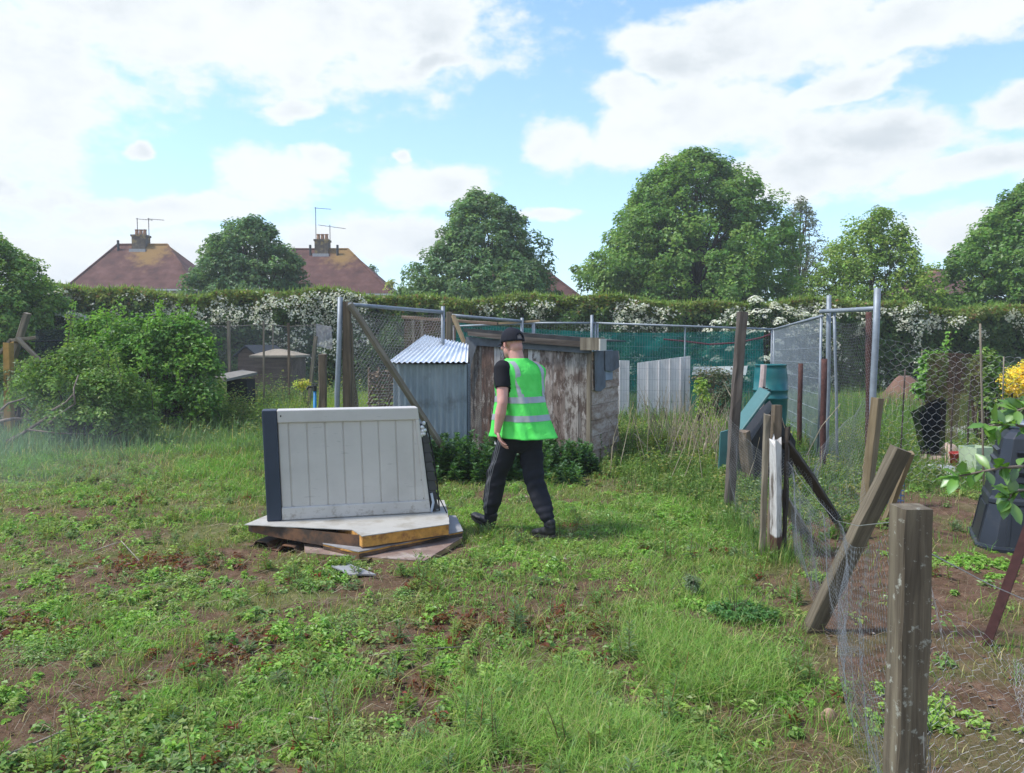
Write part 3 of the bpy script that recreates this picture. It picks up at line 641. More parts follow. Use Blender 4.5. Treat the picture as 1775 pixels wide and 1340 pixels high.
def hexnet(g, C00, C10, C11, C01, cell=.05, r=.0008, sag=.02, jit=.08, seed=0, drop=0, wob=1.0):
    """chicken wire: hexagonal cells stretched over the patch with corners C.., lightly crumpled"""
    C = [np.array(c, float) for c in (C00, C10, C11, C01)]
    Wd = np.linalg.norm(C[1] - C[0]) * .5 + np.linalg.norm(C[2] - C[3]) * .5; Ht = np.linalg.norm(C[3] - C[0]) * .5 + np.linalg.norm(C[2] - C[1]) * .5
    dx = cell; dy = cell * .62; nx_ = int(Wd / dx) + 1; ny_ = int(Ht / dy) + 1
    ii, jj = np.meshgrid(np.arange(nx_ + 1), np.arange(ny_ + 1), indexing='ij'); off = (jj % 2) * .5
    # each lattice node is a twisted vertical pair (a below b)
    s = (ii + off) * dx / Wd; t0 = (jj * dy - .14 * cell) / Ht; t1 = (jj * dy + .14 * cell) / Ht
    def mp(s, t):
        s = s + (vnoise(s * Wd / .22 + seed, t * Ht / .22) - .5) * jit * cell * 4 / Wd; t = t + (vnoise(s * Wd / .22 + seed + 40, t * Ht / .22) - .5) * jit * cell * 4 / Ht
        s_, t_ = np.clip(s, 0, 1)[..., None], np.clip(t, 0, 1)[..., None]
        P = (C[0] * (1 - s_) + C[1] * s_) * (1 - t_) + (C[3] * (1 - s_) + C[2] * s_) * t_
        nr = np.cross(C[1] - C[0], C[3] - C[0]); nr /= np.linalg.norm(nr)
        P = P + nr * ((fbm(s * Wd * 1.7 + seed, t * Ht * 1.7, 3)[..., None] - .5) * sag * 2.2 * wob)
        P[..., 2] -= (sag * 1.5 * np.sin(s_[..., 0] * pi) * t_[..., 0]); return P
    A_ = mp(s, t0); B_ = mp(s, t1); n_ = (nx_ + 1) * (ny_ + 1); P = np.concatenate([A_.reshape(-1, 3), B_.reshape(-1, 3)])
    idx = np.arange(n_).reshape(nx_ + 1, ny_ + 1); E = [np.stack([idx, idx + n_], -1).reshape(-1, 2)]
    up = idx[:, :-1] + n_; par = (jj[:, :-1] % 2)
    # node b of row j joins node a of row j+1 on both sides
    for k in (0, 1):
        tgt_i = ii[:, :-1] + (par - 1 + k if True else 0); ok = (tgt_i >= 0) & (tgt_i <= nx_)
        tg = tgt_i * (ny_ + 1) + (jj[:, :-1] + 1); E.append(np.stack([up[ok], tg[ok]], -1))
    E = np.concatenate(E)
    if drop: E = E[rng.random(len(E)) > drop]
    g.edges(P, E, r)
def wiregrid(g, C00, C10, C11, C01, du, dv, r=.0015, rv=None):
    C = [np.array(c, float) for c in (C00, C10, C11, C01)]; Wd = np.linalg.norm(C[1] - C[0]); Ht = np.linalg.norm(C[3] - C[0])
    P = []; E = []
    for s in np.linspace(0, 1, int(Wd / du) + 1):
        P += [C[0] * (1 - s) + C[1] * s, C[3] * (1 - s) + C[2] * s]; E.append((len(P) - 2, len(P) - 1))
    for t in np.linspace(0, 1, int(Ht / dv) + 1):
        P += [C[0] * (1 - t) + C[3] * t, C[1] * (1 - t) + C[2] * t]; E.append((len(P) - 2, len(P) - 1))
    g.edges(np.array(P), np.array(E), r)
def cloth(g, C00, C10, C11, C01, nu=20, nv=14, amp=.04, seed=0, sag=0, freq=2.0, both=True):
    C = [np.array(c, float) for c in (C00, C10, C11, C01)]; s, t = np.meshgrid(np.linspace(0, 1, nu), np.linspace(0, 1, nv)); S, T = s[..., None], t[..., None]
    P = (C[0] * (1 - S) + C[1] * S) * (1 - T) + (C[3] * (1 - S) + C[2] * S) * T
    nr = np.cross(C[1] - C[0], C[3] - C[0]); W_ = np.linalg.norm(C[1] - C[0]); H_ = np.linalg.norm(C[3] - C[0]); nr /= np.linalg.norm(nr) + 1e-9
    P = P + nr * ((fbm(s * W_ * freq + seed, t * H_ * freq + seed, 3) - .5)[..., None] * 2 * amp); P[..., 2] -= sag * np.sin(s * pi) * t
    i = np.arange(nv - 1)[:, None] * nu; j = np.arange(nu - 1)[None]
    g.add(P, q=np.stack([i + j, i + j + 1, i + nu + j + 1, i + nu + j], -1).reshape(-1, 4))

# ---- near fence ------------------------------------------------------
pt = W(1579, 878, 2.0); pb = W(1567, 1335, 2.0); kz = (pb.z - 0) / (pt.z - pb.z); FP = pb - (pt - pb) * kz
near_post = post('fence_post', FP, pt, .078, .078, w_lichen, 'thick square lichened post standing nearest, in the bottom right corner', 'fence post', rough=.0025, n=16, rnd=.10)
SB = Gz(1406, 1088)
lean_post = post('fence_post', SB, W(1562, 778, 4.12), .085, .085, wood_mat('leaning_post_wood', (.065, .052, .036), (.130, .106, .072), (.21, .178, .126), 28), 'grey brown square post leaning steeply to the right behind the nearest post', 'fence post', spin=R(24), rough=.003, n=12, rnd=.08)
post('wooden_batten', Gz(1512, 905) + Vector((0, -.2, 0)), W(1580, 785, 6.3), .04, .05, w_tan, 'thin pale batten just visible behind the top of the leaning post', 'batten')
WB = Gz(1345, 966); 
m_, nt, o = newmat('peeling_white_paint'); co = objco(nt); sp_ = N(nt, 'ShaderNodeSeparateXYZ'); L(nt, co, sp_.inputs[0])
gr_ = noise(nt, co, 14, 6, .7, (1, 1, .18)); wh = ramp(nt, gr_, [(.38, (.12, .10, .085)), (.46, (.40, .38, .36)), (.62, (.60, .585, .57))])
c_ = mixc(nt, ramp(nt, M2(nt, 'ADD', sp_.outputs[2], M2(nt, 'MULTIPLY', gr_, .06)), [(.185, (0, 0, 0)), (.20, (1, 1, 1))]), (.085, .042, .032), wh); b_ = principled(nt, o, c_, .8, 0, .3); bump(nt, b_, gr_, .4, .004)
post('fence_post', WB, W(1343, 752, WB.y), .112, .05, m_, 'white painted post, paint peeling, its foot bare reddish brown', 'fence post', spin=R(8), top='broken', n=12, rough=.003)
post('fence_post', WB + Vector((.01, .12, 0)), W(1346, 702, WB.y + .12), .082, .06, w_brown, 'brown flat topped post standing up behind the white painted one', 'fence post', n=10)
post('wooden_batten', WB + Vector((-.085, .06, 0)), W(1329, 716, WB.y + .06), .04, .04, w_grey, 'narrow splintered grey batten at the left of the white painted post', 'batten', top='broken', n=12, rough=.004)
post('wooden_batten', WB + Vector((.085, .08, 0)), W(1364, 738, WB.y + .1), .025, .05, w_dark, 'dark ragged batten at the right of the white painted post', 'batten', top='broken', n=12, rough=.006)
B1 = Gz(1453, 908)
post('wooden_brace', B1, W(1358, 762, WB.y + .1), .07, .06, w_dark, 'dark diagonal timber propping the white painted post from the right', 'brace', spin=.4, n=10, rough=.005)
B2 = Gz(1392, 925)
post('wooden_brace', B2, W(1352, 852, WB.y + .12), .085, .035, plain_mat('pale_old_board', (.30, .27, .23), .9, 0, .25, 14), 'short pale board leaning on the foot of the white painted post', 'brace', spin=.2, n=8)
TB = Gz(1262, 880)
post('fence_post', TB, W(1288, 541, TB.y), .10, .085, wood_mat('old_grey_post', (.055, .043, .036), (.12, .098, .084), (.19, .165, .145), 16), 'tall grey brown post left of the green water butt', 'fence post', rough=.006, n=16)
SBk = Gz(1300, 842)
post('fence_post', SBk, W(1290, 747, SBk.y - .1), .12, .09, w_brown, 'short leaning stump of a post below the sloping teal lid', 'fence post', rough=.006)
TN = Gz(1500, 880)
post('fence_post', TN, W(1522, 690, TN.y - .1), .105, .085, w_tan, 'yellowish tan post in front of the tall steel pole', 'fence post', spin=.2)
IR = Gz(1718, 1120); 
g = Geo(); D_ = W(1792, 915, 3.95) - IR; Ln = D_.length
g.add([(-.022, 0, -.1), (.022, 0, -.1), (.022, .004, -.1), (-.018, .004, -.1), (-.018, .044, -.1), (-.022, .044, -.1)] + [(-.022, 0, Ln), (.022, 0, Ln), (.022, .004, Ln), (-.018, .004, Ln), (-.018, .044, Ln), (-.022, .044, Ln)],
      q=[(i, (i + 1) % 6, (i + 1) % 6 + 6, i + 6) for i in range(6)] + [(6, 7, 8, 9), (6, 9, 10, 11), (3, 2, 1, 0), (5, 4, 3, 0)])
o_ = g.build('angle_iron_stake', rust2); o_.location = IR; o_.rotation_mode = 'QUATERNION'; o_.rotation_quaternion = D_.normalized().to_track_quat('Z', 'Y') @ Quaternion((0, 0, 1), -.3)
tag(o_, 'dark red rusty angle iron leaning out of the soil in front of the compost bins', 'stake')
# chicken wire of the near fence
g = Geo(); a0 = np.array(FP) + np.array([.0, .05, .02]); a1 = np.array(pt) + np.array([0, .05, -.05])
mid0 = np.array(Gz(1460, 1150)) + np.array([.0, 0, .01]); w0 = np.array(Gz(1374, 962)); w1 = np.array(W(1366, 800, WB.y + .05)); mid1 = np.array([ (a1[0] + w1[0]) / 2 + .10, (a1[1] + w1[1]) / 2, .70])
hexnet(g, a0, mid0, mid1, a1, .045, .0006, .07, .12, 3); hexnet(g, mid0, w0, w1, mid1, .045, .0008, .06, .12, 8)
# the surplus of the roll lies bunched along the foot
ll = [np.array(Gz(*p)) for p in ((1545, 1300), (1500, 1215), (1450, 1130), (1415, 1040), (1385, 975))]
for a_, b_ in zip(ll[:-1], ll[1:]): hexnet(g, a_ + np.array([-.02, 0, .005]), b_ + np.array([-.02, 0, .005]), b_ + np.array([.13, 0, .03]), a_ + np.array([.13, 0, .03]), .045, .0007, .05, .25, float(a_[1]) * 7)
g.edges(np.array([a1, (a1 + mid1) / 2 - [0, 0, .02], mid1, (mid1 + w1) / 2 - [0, 0, .02], w1]), np.array([(0, 1), (1, 2), (2, 3), (3, 4)]), .0016)
tag(g.build('chicken_wire_fence', wire_m), 'sagging chicken wire running from the nearest post to the white painted post', 'wire fence')
g = Geo(); e0 = np.array([1.95, 1.15, .02]); hexnet(g, np.array(FP) + [.05, -.01, .02], np.array([2.35, 3.1, .02]), np.array([2.15, 2.9, .55]), np.array(pt) + [.045, 0, -.10], .05, .00055, .16, .14, 21)
g.tube([np.array(pt) + [.045, .0, -.12], np.array(pt) * .6 + np.array([2.15, 2.9, .55]) * .4 + [0, 0, -.07], [2.15, 2.9, .55]], .0018, 5)
tag(g.build('chicken_wire_fence', wire_p), 'loose chicken wire hanging from the right of the nearest post over bare soil', 'wire fence')
g = Geo()
for k in range(46):       # the rolled edge bunched against the near post
    z0 = rng.uniform(0, .78); x_, y_ = FP.x + .045, FP.y - .02
    p = np.array([x_ + rng.normal() * .006, y_ + rng.normal() * .006, z0]); q = p + np.array([rng.normal() * .02, rng.normal() * .01, rng.uniform(.03, .12)]); g.tube([p, (p + q) / 2 + rng.normal(size=3) * .006, q], .0011, 4)
tag(g.build('wire_offcut', wire_m), 'bunched edge of wire netting hooked down the right side of the nearest post', 'wire')
g = Geo(); n0 = np.array(WB) + [.08, .1, .05]; n1 = np.array(TN) + [-.02, 0, .05]
hexnet(g, n0, n1, n1 + [0.02, 0, 1.05], n0 + [0, 0, .72], .05, .0010, .10, .1, 5)
tag(g.build('chicken_wire_fence', wire_m), 'chicken wire between the white painted post and the yellowish tan post', 'wire fence')
PB = Vector((W(1521, 500, 8.5).x, 8.5, 0))
g = Geo(); q0 = np.array([PB.x, 8.5, .1]); q1 = np.array([7.1, 8.0, .1]); hexnet(g, q0, q1, q1 + [0, 0, 1.45], q0 + [0, 0, 1.6], .10, .0016, .10, .1, 9)
tag(g.build('chicken_wire_fence', wire_c), 'tall large mesh chicken wire right of the tall steel pole', 'wire fence')
g = Geo(); n0 = np.array(TB); n1 = np.array([1.05, 10.3, 0]); hexnet(g, n0 + [0, 0, .0], np.array(WB) + [0, .1, 0], np.array(WB) + [0, .1, .75], n0 + [0, 0, .95], .05, .0008, .06, .1, 2)
tag(g.build('chicken_wire_fence', wire_m), 'low chicken wire from the tall grey post to the white painted post', 'wire fence')

# ---- cage at the left of the huts -------------------------------------
D0 = 8.8
pole('steel_pole', at0(581, 712, D0), W(590, 515, D0), .030, galv, 'grey steel pole rising behind the cream panel, left of the long diagonal brace', 'pole')
post('wooden_post', at0(599, 712, D0 + .05), W(602, 523, D0 + .05), .10, .09, w_brown, 'brown upright timber beside the steel pole behind the cream panel', 'post', n=12, rough=.007)
post('wooden_batten', at0(612, 712, D0 + .1), W(609, 560, D0 + .1), .035, .03, w_grey, 'thin grey upright batten right of the brown timber behind the cream panel', 'batten')
BR = Gz(802, 832)
post('wooden_brace', BR, W(606, 527, D0 - .05), .075, .05, w_grey, 'long pale diagonal timber sloping down right across the blue grey hut', 'brace', spin=.5, n=14, rough=.006)
post('wooden_brace', at0(632, 745, 9.4), W(607, 632, D0 + .15), .07, .05, w_grey, 'short diagonal timber low in the cage behind the cream panel', 'brace', spin=.3)
pole('steel_rail', W(607, 528, D0), W(768, 541, 10.4), .024, galv, 'pale horizontal tube at the top of the cage behind the cream panel', 'rail', bury=.02)
pole('steel_pole', at0(765, 640, 10.4), W(768, 531, 10.4), .026, galv, 'steel pole at the right end of the pale tube behind the corrugated roof', 'pole')
post('wooden_post', at0(777, 640, 11.4), W(779, 541, 11.4), .09, .08, w_grey, 'grey timber upright behind the white corrugated roof', 'post')
post('wooden_brace', W(806, 596, 11.0), W(786, 547, 11.3), .05, .05, w_tan, 'tan timber leaning above the junction of the two huts', 'brace', bury=.05)
g = Geo(); c0 = np.array(at0(584, 712, D0)); c1 = np.array(at0(766, 640, 10.4)); hexnet(g, c0, c1, np.array(W(768, 543, 10.4)), np.array(W(592, 528, D0)), .055, .0013, .05, .1, 31)
hexnet(g, c0 + [.05, .1, 0], c1 + [.05, .1, 0], np.array(W(768, 546, 10.5)), np.array(W(592, 531, D0 + .1)), .06, .0011, .09, .2, 57)
tag(g.build('wire_mesh', wire_c), 'grey wire netting stretched over the cage behind the cream panel', 'wire netting')
# woven brown willow-like screen seen through the netting
ws_m = plain_mat('brushwood', (.17, .125, .085), .95, 0, .45, 26, bumps=.5)
g = Geo(); A_ = at0(640, 700, 10.2); B_ = at0(690, 700, 10.2)
for z in np.arange(.02, 1.28, .030):
    xs_ = np.linspace(A_.x, B_.x + .15, 9); g.tube(np.c_[xs_ + rng.normal(size=9) * .01, 10.2 + .035 * np.cos(np.arange(9) * pi + (int(z / .03) % 2) * pi) + rng.normal(size=9) * .012, z + rng.normal(size=9) * .012 + gzf(A_.x, 10.2)], .014 + .005 * rng.random(), 5)
for xx in np.linspace(A_.x, B_.x + .15, 5): g.tube([(xx, 10.2, -.05), (xx, 10.2, 1.32)], .016, 6)
tag(g.build('woven_hurdle', ws_m), 'dark brown woven hurdle left of the blue grey hut', 'hurdle')

# ---- far left netted plot ----------------------------------------------
canes = [(397, 556, 17, .035, w_grey), (457, 557, 17, .022, w_grey), (473, 562, 21, .02, w_grey), (500, 560, 17, .028, w_brown), (149, 547, 17, .03, galv), (161, 551, 19, .045, w_brown), (321, 551, 19, .03, w_grey)]
lab = ['stout grey stake in the far plot just right of the big green bush', 'slim pale stake in front of the tan topped hut', 'faint thin stake behind the tan topped hut', 'brown stake at the right end of the tan topped hut', 'grey metal tube rising left of the big green bush', 'broad brown stake beside the grey metal tube at left', 'grey stake showing above the big green bush']
for (px, py, d, r, m), l in zip(canes, lab): post('garden_stake', at0(px, 640, d), W(px, py, d), r * 1.7, r * 1.7, m, l, 'stake', n=5)
netL = net_mat('dark_crop_netting', (.16, .17, .18), .26, amp=.1)
g = Geo(); cloth(g, at0(140, 600, 17.1), at0(565, 640, 17.1), W(560, 566, 17.1), W(140, 562, 17.1), 40, 8, .10, 3)
ww = [W(x, 562 + 4 * (i % 2), 17.1) for i, x in enumerate((149, 240, 321, 397, 457, 500, 560))]
tag(g.build('crop_netting', netL), 'grey see-through netting strung along the stakes of the far left plot', 'netting')
g = Geo(); g.tube([np.array(p) for p in ww], .006, 4); tag(g.build('fence_wire', wire_d), 'top wire strung between the stakes of the far left plot', 'wire')
post('wooden_prop', at0(572, 655, 15), W(551, 580, 15), .05, .05, w_grey, 'pale prop leaning left of the steel pole in the far plot', 'prop') if False else None
post('wooden_prop', at0(530, 652, 15.5), W(548, 583, 15.5), .075, .06, w_grey, 'pale leaning prop at the right end of the far left plot', 'prop', n=5)
g = Geo(); cloth(g, W(549, 600, 15.6), W(577, 606, 15.7), W(575, 566, 15.6), W(547, 562, 15.6), 8, 8, .12, 9); tag(g.build('fleece_scrap', net_mat('pale_fleece', (.45, .42, .46), .55)), 'pale ragged fleece hanging beside the steel pole, against the hedge', 'fleece')
# timber frame at far left
def timber(px0, py0, px1, py1, d, w, mat, label, name='frame_timber', d1=None, cat='timber'):
    return post(name, W(px0, py0, d), W(px1, py1, d1 or d), w, w * .7, mat, label, cat, n=5, bury=0)
fr = empty('timber_frame', W(35, 640, 15), 0, 'broken grey timber frame standing in front of the left edge tree', 'timber frame')
def fpart(px0, py0, px1, py1, w, nm, d=15):
    o = post(nm, W(px0, py0, d) - fr.location, W(px1, py1, d) - fr.location, w, w * .7, w_grey, None, None, n=5, bury=0, parent=fr); return o
fpart(16, 640, 48, 543, .13, 'leaning_post'); fpart(22, 590, 64, 585, .09, 'cross_bar', 14.9); fpart(30, 586, 72, 628, .09, 'diagonal_brace', 14.8); fpart(0, 612, 20, 588, .07, 'diagonal_brace', 15)
post('wooden_post', at0(13, 640, 14), W(14, 590, 14), .14, .12, plain_mat('orange_timber', (.42, .24, .07), .8, 0, .2, 12), 'short bright orange brown post at the far left', 'post', top='broken')
dn = net_mat('dark_shade_net', (.030, .035, .042), .75); g = Geo(); cloth(g, at0(62, 600, 16.5), at0(128, 600, 16.5), W(128, 572, 16.5), W(62, 570, 16.5), 14, 6, .08, 4)
g.tube([np.array(W(55, 592, 16.4)), np.array(W(128, 590, 16.4))], .02, 5)
tag(g.build('shade_netting', dn), 'dark netting stretched low behind the timber frame at far left', 'netting')

# small huts far left
def small_hut(pl, pr, eave, ridge, d, dep, wall, roof, label, hip=False):
    A_, B_ = W(pl, eave, d), W(pr, eave, d); zr = W((pl + pr) / 2, ridge, d).z; cx = (A_.x + B_.x) / 2; hw_ = (B_.x - A_.x) / 2
    e = empty('garden_hut', (cx, d, 0), 0, label, 'hut'); ze = A_.z
    g = Geo(); g.box(-hw_, hw_, 0, dep, -.05, ze); 
    if not hip: g.add([(-hw_, 0, ze), (hw_, 0, ze), (0, 0, zr), (-hw_, dep, ze), (hw_, dep, ze), (0, dep, zr)], t=[(0, 1, 2), (4, 3, 5)])
    g.build('wall', wall, e)
    g = Geo(); o_ = .10; t = .05
    if hip:
        V = [(-hw_ - o_, -o_, ze), (hw_ + o_, -o_, ze), (hw_ + o_, dep + o_, ze), (-hw_ - o_, dep + o_, ze), (-hw_ * .35, dep / 2, zr), (hw_ * .1, dep / 2, zr)]; V += [(a, b, c - t) for a, b, c in V[:4]]
        g.add(V, q=[(0, 1, 5, 4), (2, 3, 4, 5), (0, 6, 7, 1), (1, 7, 8, 2), (2, 8, 9, 3), (3, 9, 6, 0), (6, 9, 8, 7)], t=[(3, 0, 4), (1, 2, 5)])
    else:
        sl = (zr - ze) / hw_
        for sgn in (-1, 1):
            xe = sgn * (hw_ + o_); zE = ze - sl * o_
            g.add([(0, -o_, zr + t), (xe, -o_, zE + t), (xe, dep + o_, zE + t), (0, dep + o_, zr + t), (0, -o_, zr + .004), (xe, -o_, zE + .004), (xe, dep + o_, zE + .004), (0, dep + o_, zr + .004)], q=[(0, 1, 2, 3), (7, 6, 5, 4), (0, 4, 5, 1), (1, 5, 6, 2), (2, 6, 7, 3)])
    g.build('roof', roof, e); return e
slat = wood_mat('brown_slats', (.10, .065, .05), (.17, .115, .09), (.24, .17, .14), 10, axis=0)
small_hut(412, 442, 614, 601, 21, 2.6, slat, plain_mat('dark_felt_roof', (.05, .055, .065), .9), 'small reddish brown gabled hut with dark roof in the far left plot')
small_hut(441, 507, 616, 605, 19, 1.2, slat, plain_mat('tan_felt_roof', (.36, .30, .22), .9, dirt=(.2, .17, .13)), 'low hut with a pale tan roof and slatted wall in the far left plot', True)
g = Geo(); c_ = [W(374, 650, 16), W(411, 648, 16.3), W(445, 644, 17), W(392, 645, 17.5)]
P_ = [np.array(c) for c in (W(372, 650, 16.0), W(392, 657, 15.2), W(446, 645, 16.6), W(420, 641, 17.4))]; V = P_ + [p - np.array([0, 0, .05]) for p in P_]
g.add(V, q=[(0, 1, 2, 3), (7, 6, 5, 4), (0, 4, 5, 1), (1, 5, 6, 2), (2, 6, 7, 3), (3, 7, 4, 0)]); tag(g.build('loose_board', plain_mat('grey_board', (.20, .185, .16), .9)), 'flat grey board propped over a dark hollow right of the big green bush', 'board')
g = Geo(); pb_ = P_[1]; g.box(P_[0][0] + .25, P_[2][0] - .02, 16.0, 16.5, -.05, .90); tag(g.build('hollow_shade', plain_mat('hollow_shade_black', (.02, .02, .02), .9)), 'low black block standing for the shaded hollow beneath the propped grey board', 'crate')  # black block added as the shade in the hollow under the board

# ---- standpipe and post behind the cream panel
SP = at0(546, 712, 9.0); e = empty('standpipe', SP, 0, 'blue water pipe with a black tap sticking up behind the cream panel', 'standpipe')
zt = W(546, 676, 9.0).z; g = Geo(); g.tube([(0, 0, -.1), (0, 0, zt * .5), (0, 0, zt)], .019, 10); g.build('pipe', plain_mat('blue_pipe', (.01, .19, .42), .45), e, smooth=True)
g = Geo(); g.tube([(0, 0, zt), (0, 0, zt + .07)], .026, 8); g.tube([(0, 0, zt + .05), (-.07, -.01, zt + .05), (-.09, -.01, zt + .02)], .014, 8); g.tube([(-.03, 0, zt + .085), (.035, 0, zt + .085)], .009, 6); g.build('tap', plain_mat('black_tap', (.02, .02, .02), .4), e)
post('wooden_post', at0(559, 712, 8.6), W(560, 614, 8.6), .105, .08, w_brown, 'chunky brown post beside the blue water pipe', 'post', spin=.1, rough=.006)
post('wooden_batten', at0(551, 712, 8.75), W(568, 616, 8.75) - Vector((.085, 0, .12)), .04, .03, w_grey, 'thin grey batten against the chunky brown post', 'batten') if False else None

# ---- brown rails and netting behind the huts ----------------------------
post('wooden_rail', W(697, 550, 13.2), W(862, 561, 12.8), .05, .05, wood_mat('rail_wood', (.16, .10, .07), (.26, .18, .13), (.36, .27, .21), 14), 'thin reddish brown rail behind the hut roofs', 'rail', bury=0)
post('wooden_rail', W(850, 562, 12.9), W(936, 556, 12.5), .035, .035, w_tan, 'curved pale stick lying over the rail above the cap', 'stick', bury=0)
pole('steel_rail', W(785, 547, 12.0), W(905, 557, 12.6), .026, galv, 'pale horizontal tube above the wooden shed roof', 'rail', bury=.02)
pole('steel_pole', at0(905, 640, 12.6), W(905, 551, 12.6), .028, galv, 'steel pole at the right end of the tube above the wooden shed', 'pole')
bn = net_mat('brown_netting', (.13, .075, .055), .6); g = Geo(); cloth(g, at0(700, 640, 13.3), at0(790, 640, 13.1), W(790, 556, 13.1), W(700, 552, 13.3), 16, 12, .10, 6); tag(g.build('crop_netting', bn), 'brown netting behind the white corrugated roof', 'netting')
for px, l in ((718, 'thin upright stick in the brown netting, the left one'), (733, 'thin upright stick in the brown netting, the right one')):
    post('garden_stake', at0(px, 640, 13.0), W(px - 2, 555, 13.0), .04, .04, w_grey, l, 'stake', n=5)

# ---- green mesh fence (site fence panels with green cloth behind) -------
HT = 2.0
K = [Vector((W(785, 560, 14.4).x, 14.4, 0)), Vector((W(925, 560, 14.7).x, 14.7, 0)), Vector((W(1033, 560, 14.9).x, 14.9, 0)), Vector((W(1341, 571, 15.0).x, 15.0, 0)), Vector((W(1425, 548, 10.3).x, 10.3, 0)), Vector((W(1521, 534, 8.5).x, 8.5, 0))]
tops = [W(785, 566, 14.4).z, W(925, 560, 14.7).z, W(1033, 560, 14.9).z, W(1341, 571, 15).z, W(1425, 548, 10.3).z]
labs = ['wire fence panel above the wooden shed, left end of the green cloth', 'wire fence panel between the wooden shed roof and the green cloth', 'wide wire fence panel with white boards behind it', None]
for i in range(4):
    A_, B_ = K[i], K[i + 1]; ta, tb = tops[i], tops[i + 1]
    lab_ = ['wire fence panel at the left end of the green cloth, over the shed roof', 'wire fence panel directly behind the wooden shed roof', 'wide wire fence panel with the ribbed white boards behind it', 'grey wire fence panel running towards us, right of the green water butt'][i]
    if (B_ - A_).length < .3: continue
    e = empty('site_fence_panel', A_, 0, lab_, 'fence panel'); D_ = np.array(B_ - A_)
    g = Geo(); 
    for s in (.01, .99): g.tube([D_ * s + [0, 0, .05], D_ * s + [0, 0, (ta * (1 - s) + tb * s) + .02]], .019, 8)
    if i == 2: g.tube([D_ * .5 + [0, 0, .05], D_ * .5 + [0, 0, (ta + tb) / 2]], .012, 6)
    g.tube([np.array([0, 0, ta]), D_ + [0, 0, tb]], .021, 8); g.tube([np.array([0, 0, .1]), D_ + [0, 0, .1]], .019, 8); g.build('frame', galv, e, smooth=True)
    g = Geo(); wiregrid(g, np.array([0, 0, .1]), D_ + [0, 0, .1], D_ + [0, 0, tb], np.array([0, 0, ta]), .05 if i < 3 else .04, .20, .0019 if i < 3 else .0026)
    g.build('wire_grid', plain_mat('fence_wire', (.22, .24, .26) if i < 3 else (.42, .46, .50), .5, .4), e)
g = Geo()
for (x, y, t0) in ((1025, 15.2, 546), (0, 0, 0)):
    pass
pole('steel_pole', at0(1025, 640, 14.85), W(1026, 546, 14.85), .03, galv, 'steel pole sticking up behind the right end of the wooden shed', 'pole')
gc, nt, o = newmat('green_debris_cloth'); co = objco(nt)
dfs = N(nt, 'ShaderNodeBsdfDiffuse'); f_ = noise(nt, co, 3.2, 5, .65); L(nt, ramp(nt, f_, [(.3, (.006, .066, .062)), (.5, (.016, .19, .17)), (.72, (.030, .32, .28))]), dfs.inputs[0])
tl_ = N(nt, 'ShaderNodeBsdfTranslucent'); tl_.inputs[0].default_value = (.01, .20, .16, 1); dm_ = N(nt, 'ShaderNodeMixShader'); dm_.inputs[0].default_value = .35; L(nt, dfs.outputs[0], dm_.inputs[1]); L(nt, tl_.outputs[0], dm_.inputs[2])
tp_ = N(nt, 'ShaderNodeBsdfTransparent'); mx_ = N(nt, 'ShaderNodeMixShader'); L(nt, ramp(nt, noise(nt, co, 1.3, 4), [(.35, (.50,) * 3), (.6, (.78,) * 3)]), mx_.inputs[0]); L(nt, tp_.outputs[0], mx_.inputs[1]); L(nt, dm_.outputs[0], mx_.inputs[2]); L(nt, mx_.outputs[0], o.inputs[0])
g = Geo(); cloth(g, (K[0].x, 15.3, .1), (K[3].x, 15.5, .1), (K[3].x, 15.5, tops[3] + .0), (K[0].x, 15.2, tops[0] + .10), 110, 22, .13, 2, .12, 1.6)
tag(g.build('green_cloth', gc), 'long dark green debris cloth hung behind the wire fence panels', 'screen cloth')
g = Geo(); ptsl = [np.array(W(x, y, 15.05)) for x, y in ((1150, 588), (1190, 592), (1230, 597), (1280, 594), (1320, 585), (1345, 576))]; g.tube(ptsl, .018, 5); tag(g.build('rope', plain_mat('dark_rope', (.10, .03, .04), .9)), 'dark red rope sagging across the green cloth', 'rope')
pan_m = plain_mat('ribbed_white_board', (.68, .665, .67), .6, 0, .08, 3, dirt=(.46, .44, .42), dscale=2, dlo=.55, dhi=.85)
for (l, r, tl2, tr2, d, lbl) in ((1056, 1091, 624, 625, 15.12, 'narrow ribbed white board right of the wooden shed, behind the wire fence'), (1105, 1196, 629, 617, 15.15, 'wide ribbed white board leaning behind the wire fence left of the tall grey post')):
    A_, B_ = W(l, 660, d), W(r, 660, d); za, zb = W(l, tl2, d).z, W(r, tr2, d).z; g = Geo(); wd = B_.x - A_.x; xs_ = [0]; 
    while xs_[-1] < wd - .02: xs_ += [min(wd, xs_[-1] + .20), min(wd, xs_[-1] + .215)] if xs_[-1] + .2 < wd else [wd]
    prof = []
    for k_, x_ in enumerate(xs_): prof.append((x_, -.018 if (k_ % 2 == 1 and 0 < x_ < wd) else 0.0))
    for (xa, ya), (xb, yb) in zip(prof[:-1], prof[1:]):
        if xb - xa < .001: continue
        z1, z2 = za + (zb - za) * xa / wd, za + (zb - za) * xb / wd
        rib = (xb - xa) < .05; yy_ = -.022 if rib else 0
        g.add([(xa, yy_, .0), (xb, yy_, .0), (xb, .03, .0), (xa, .03, .0), (xa, yy_, z1), (xb, yy_, z2), (xb, .03, z2), (xa, .03, z1)], q=[(0, 3, 2, 1), (4, 5, 6, 7), (0, 1, 5, 4), (1, 2, 6, 5), (2, 3, 7, 6), (3, 0, 4, 7)])
    o_ = g.build('ribbed_board', pan_m, loc=(A_.x, d, 0)); tag(o_, lbl, 'board')
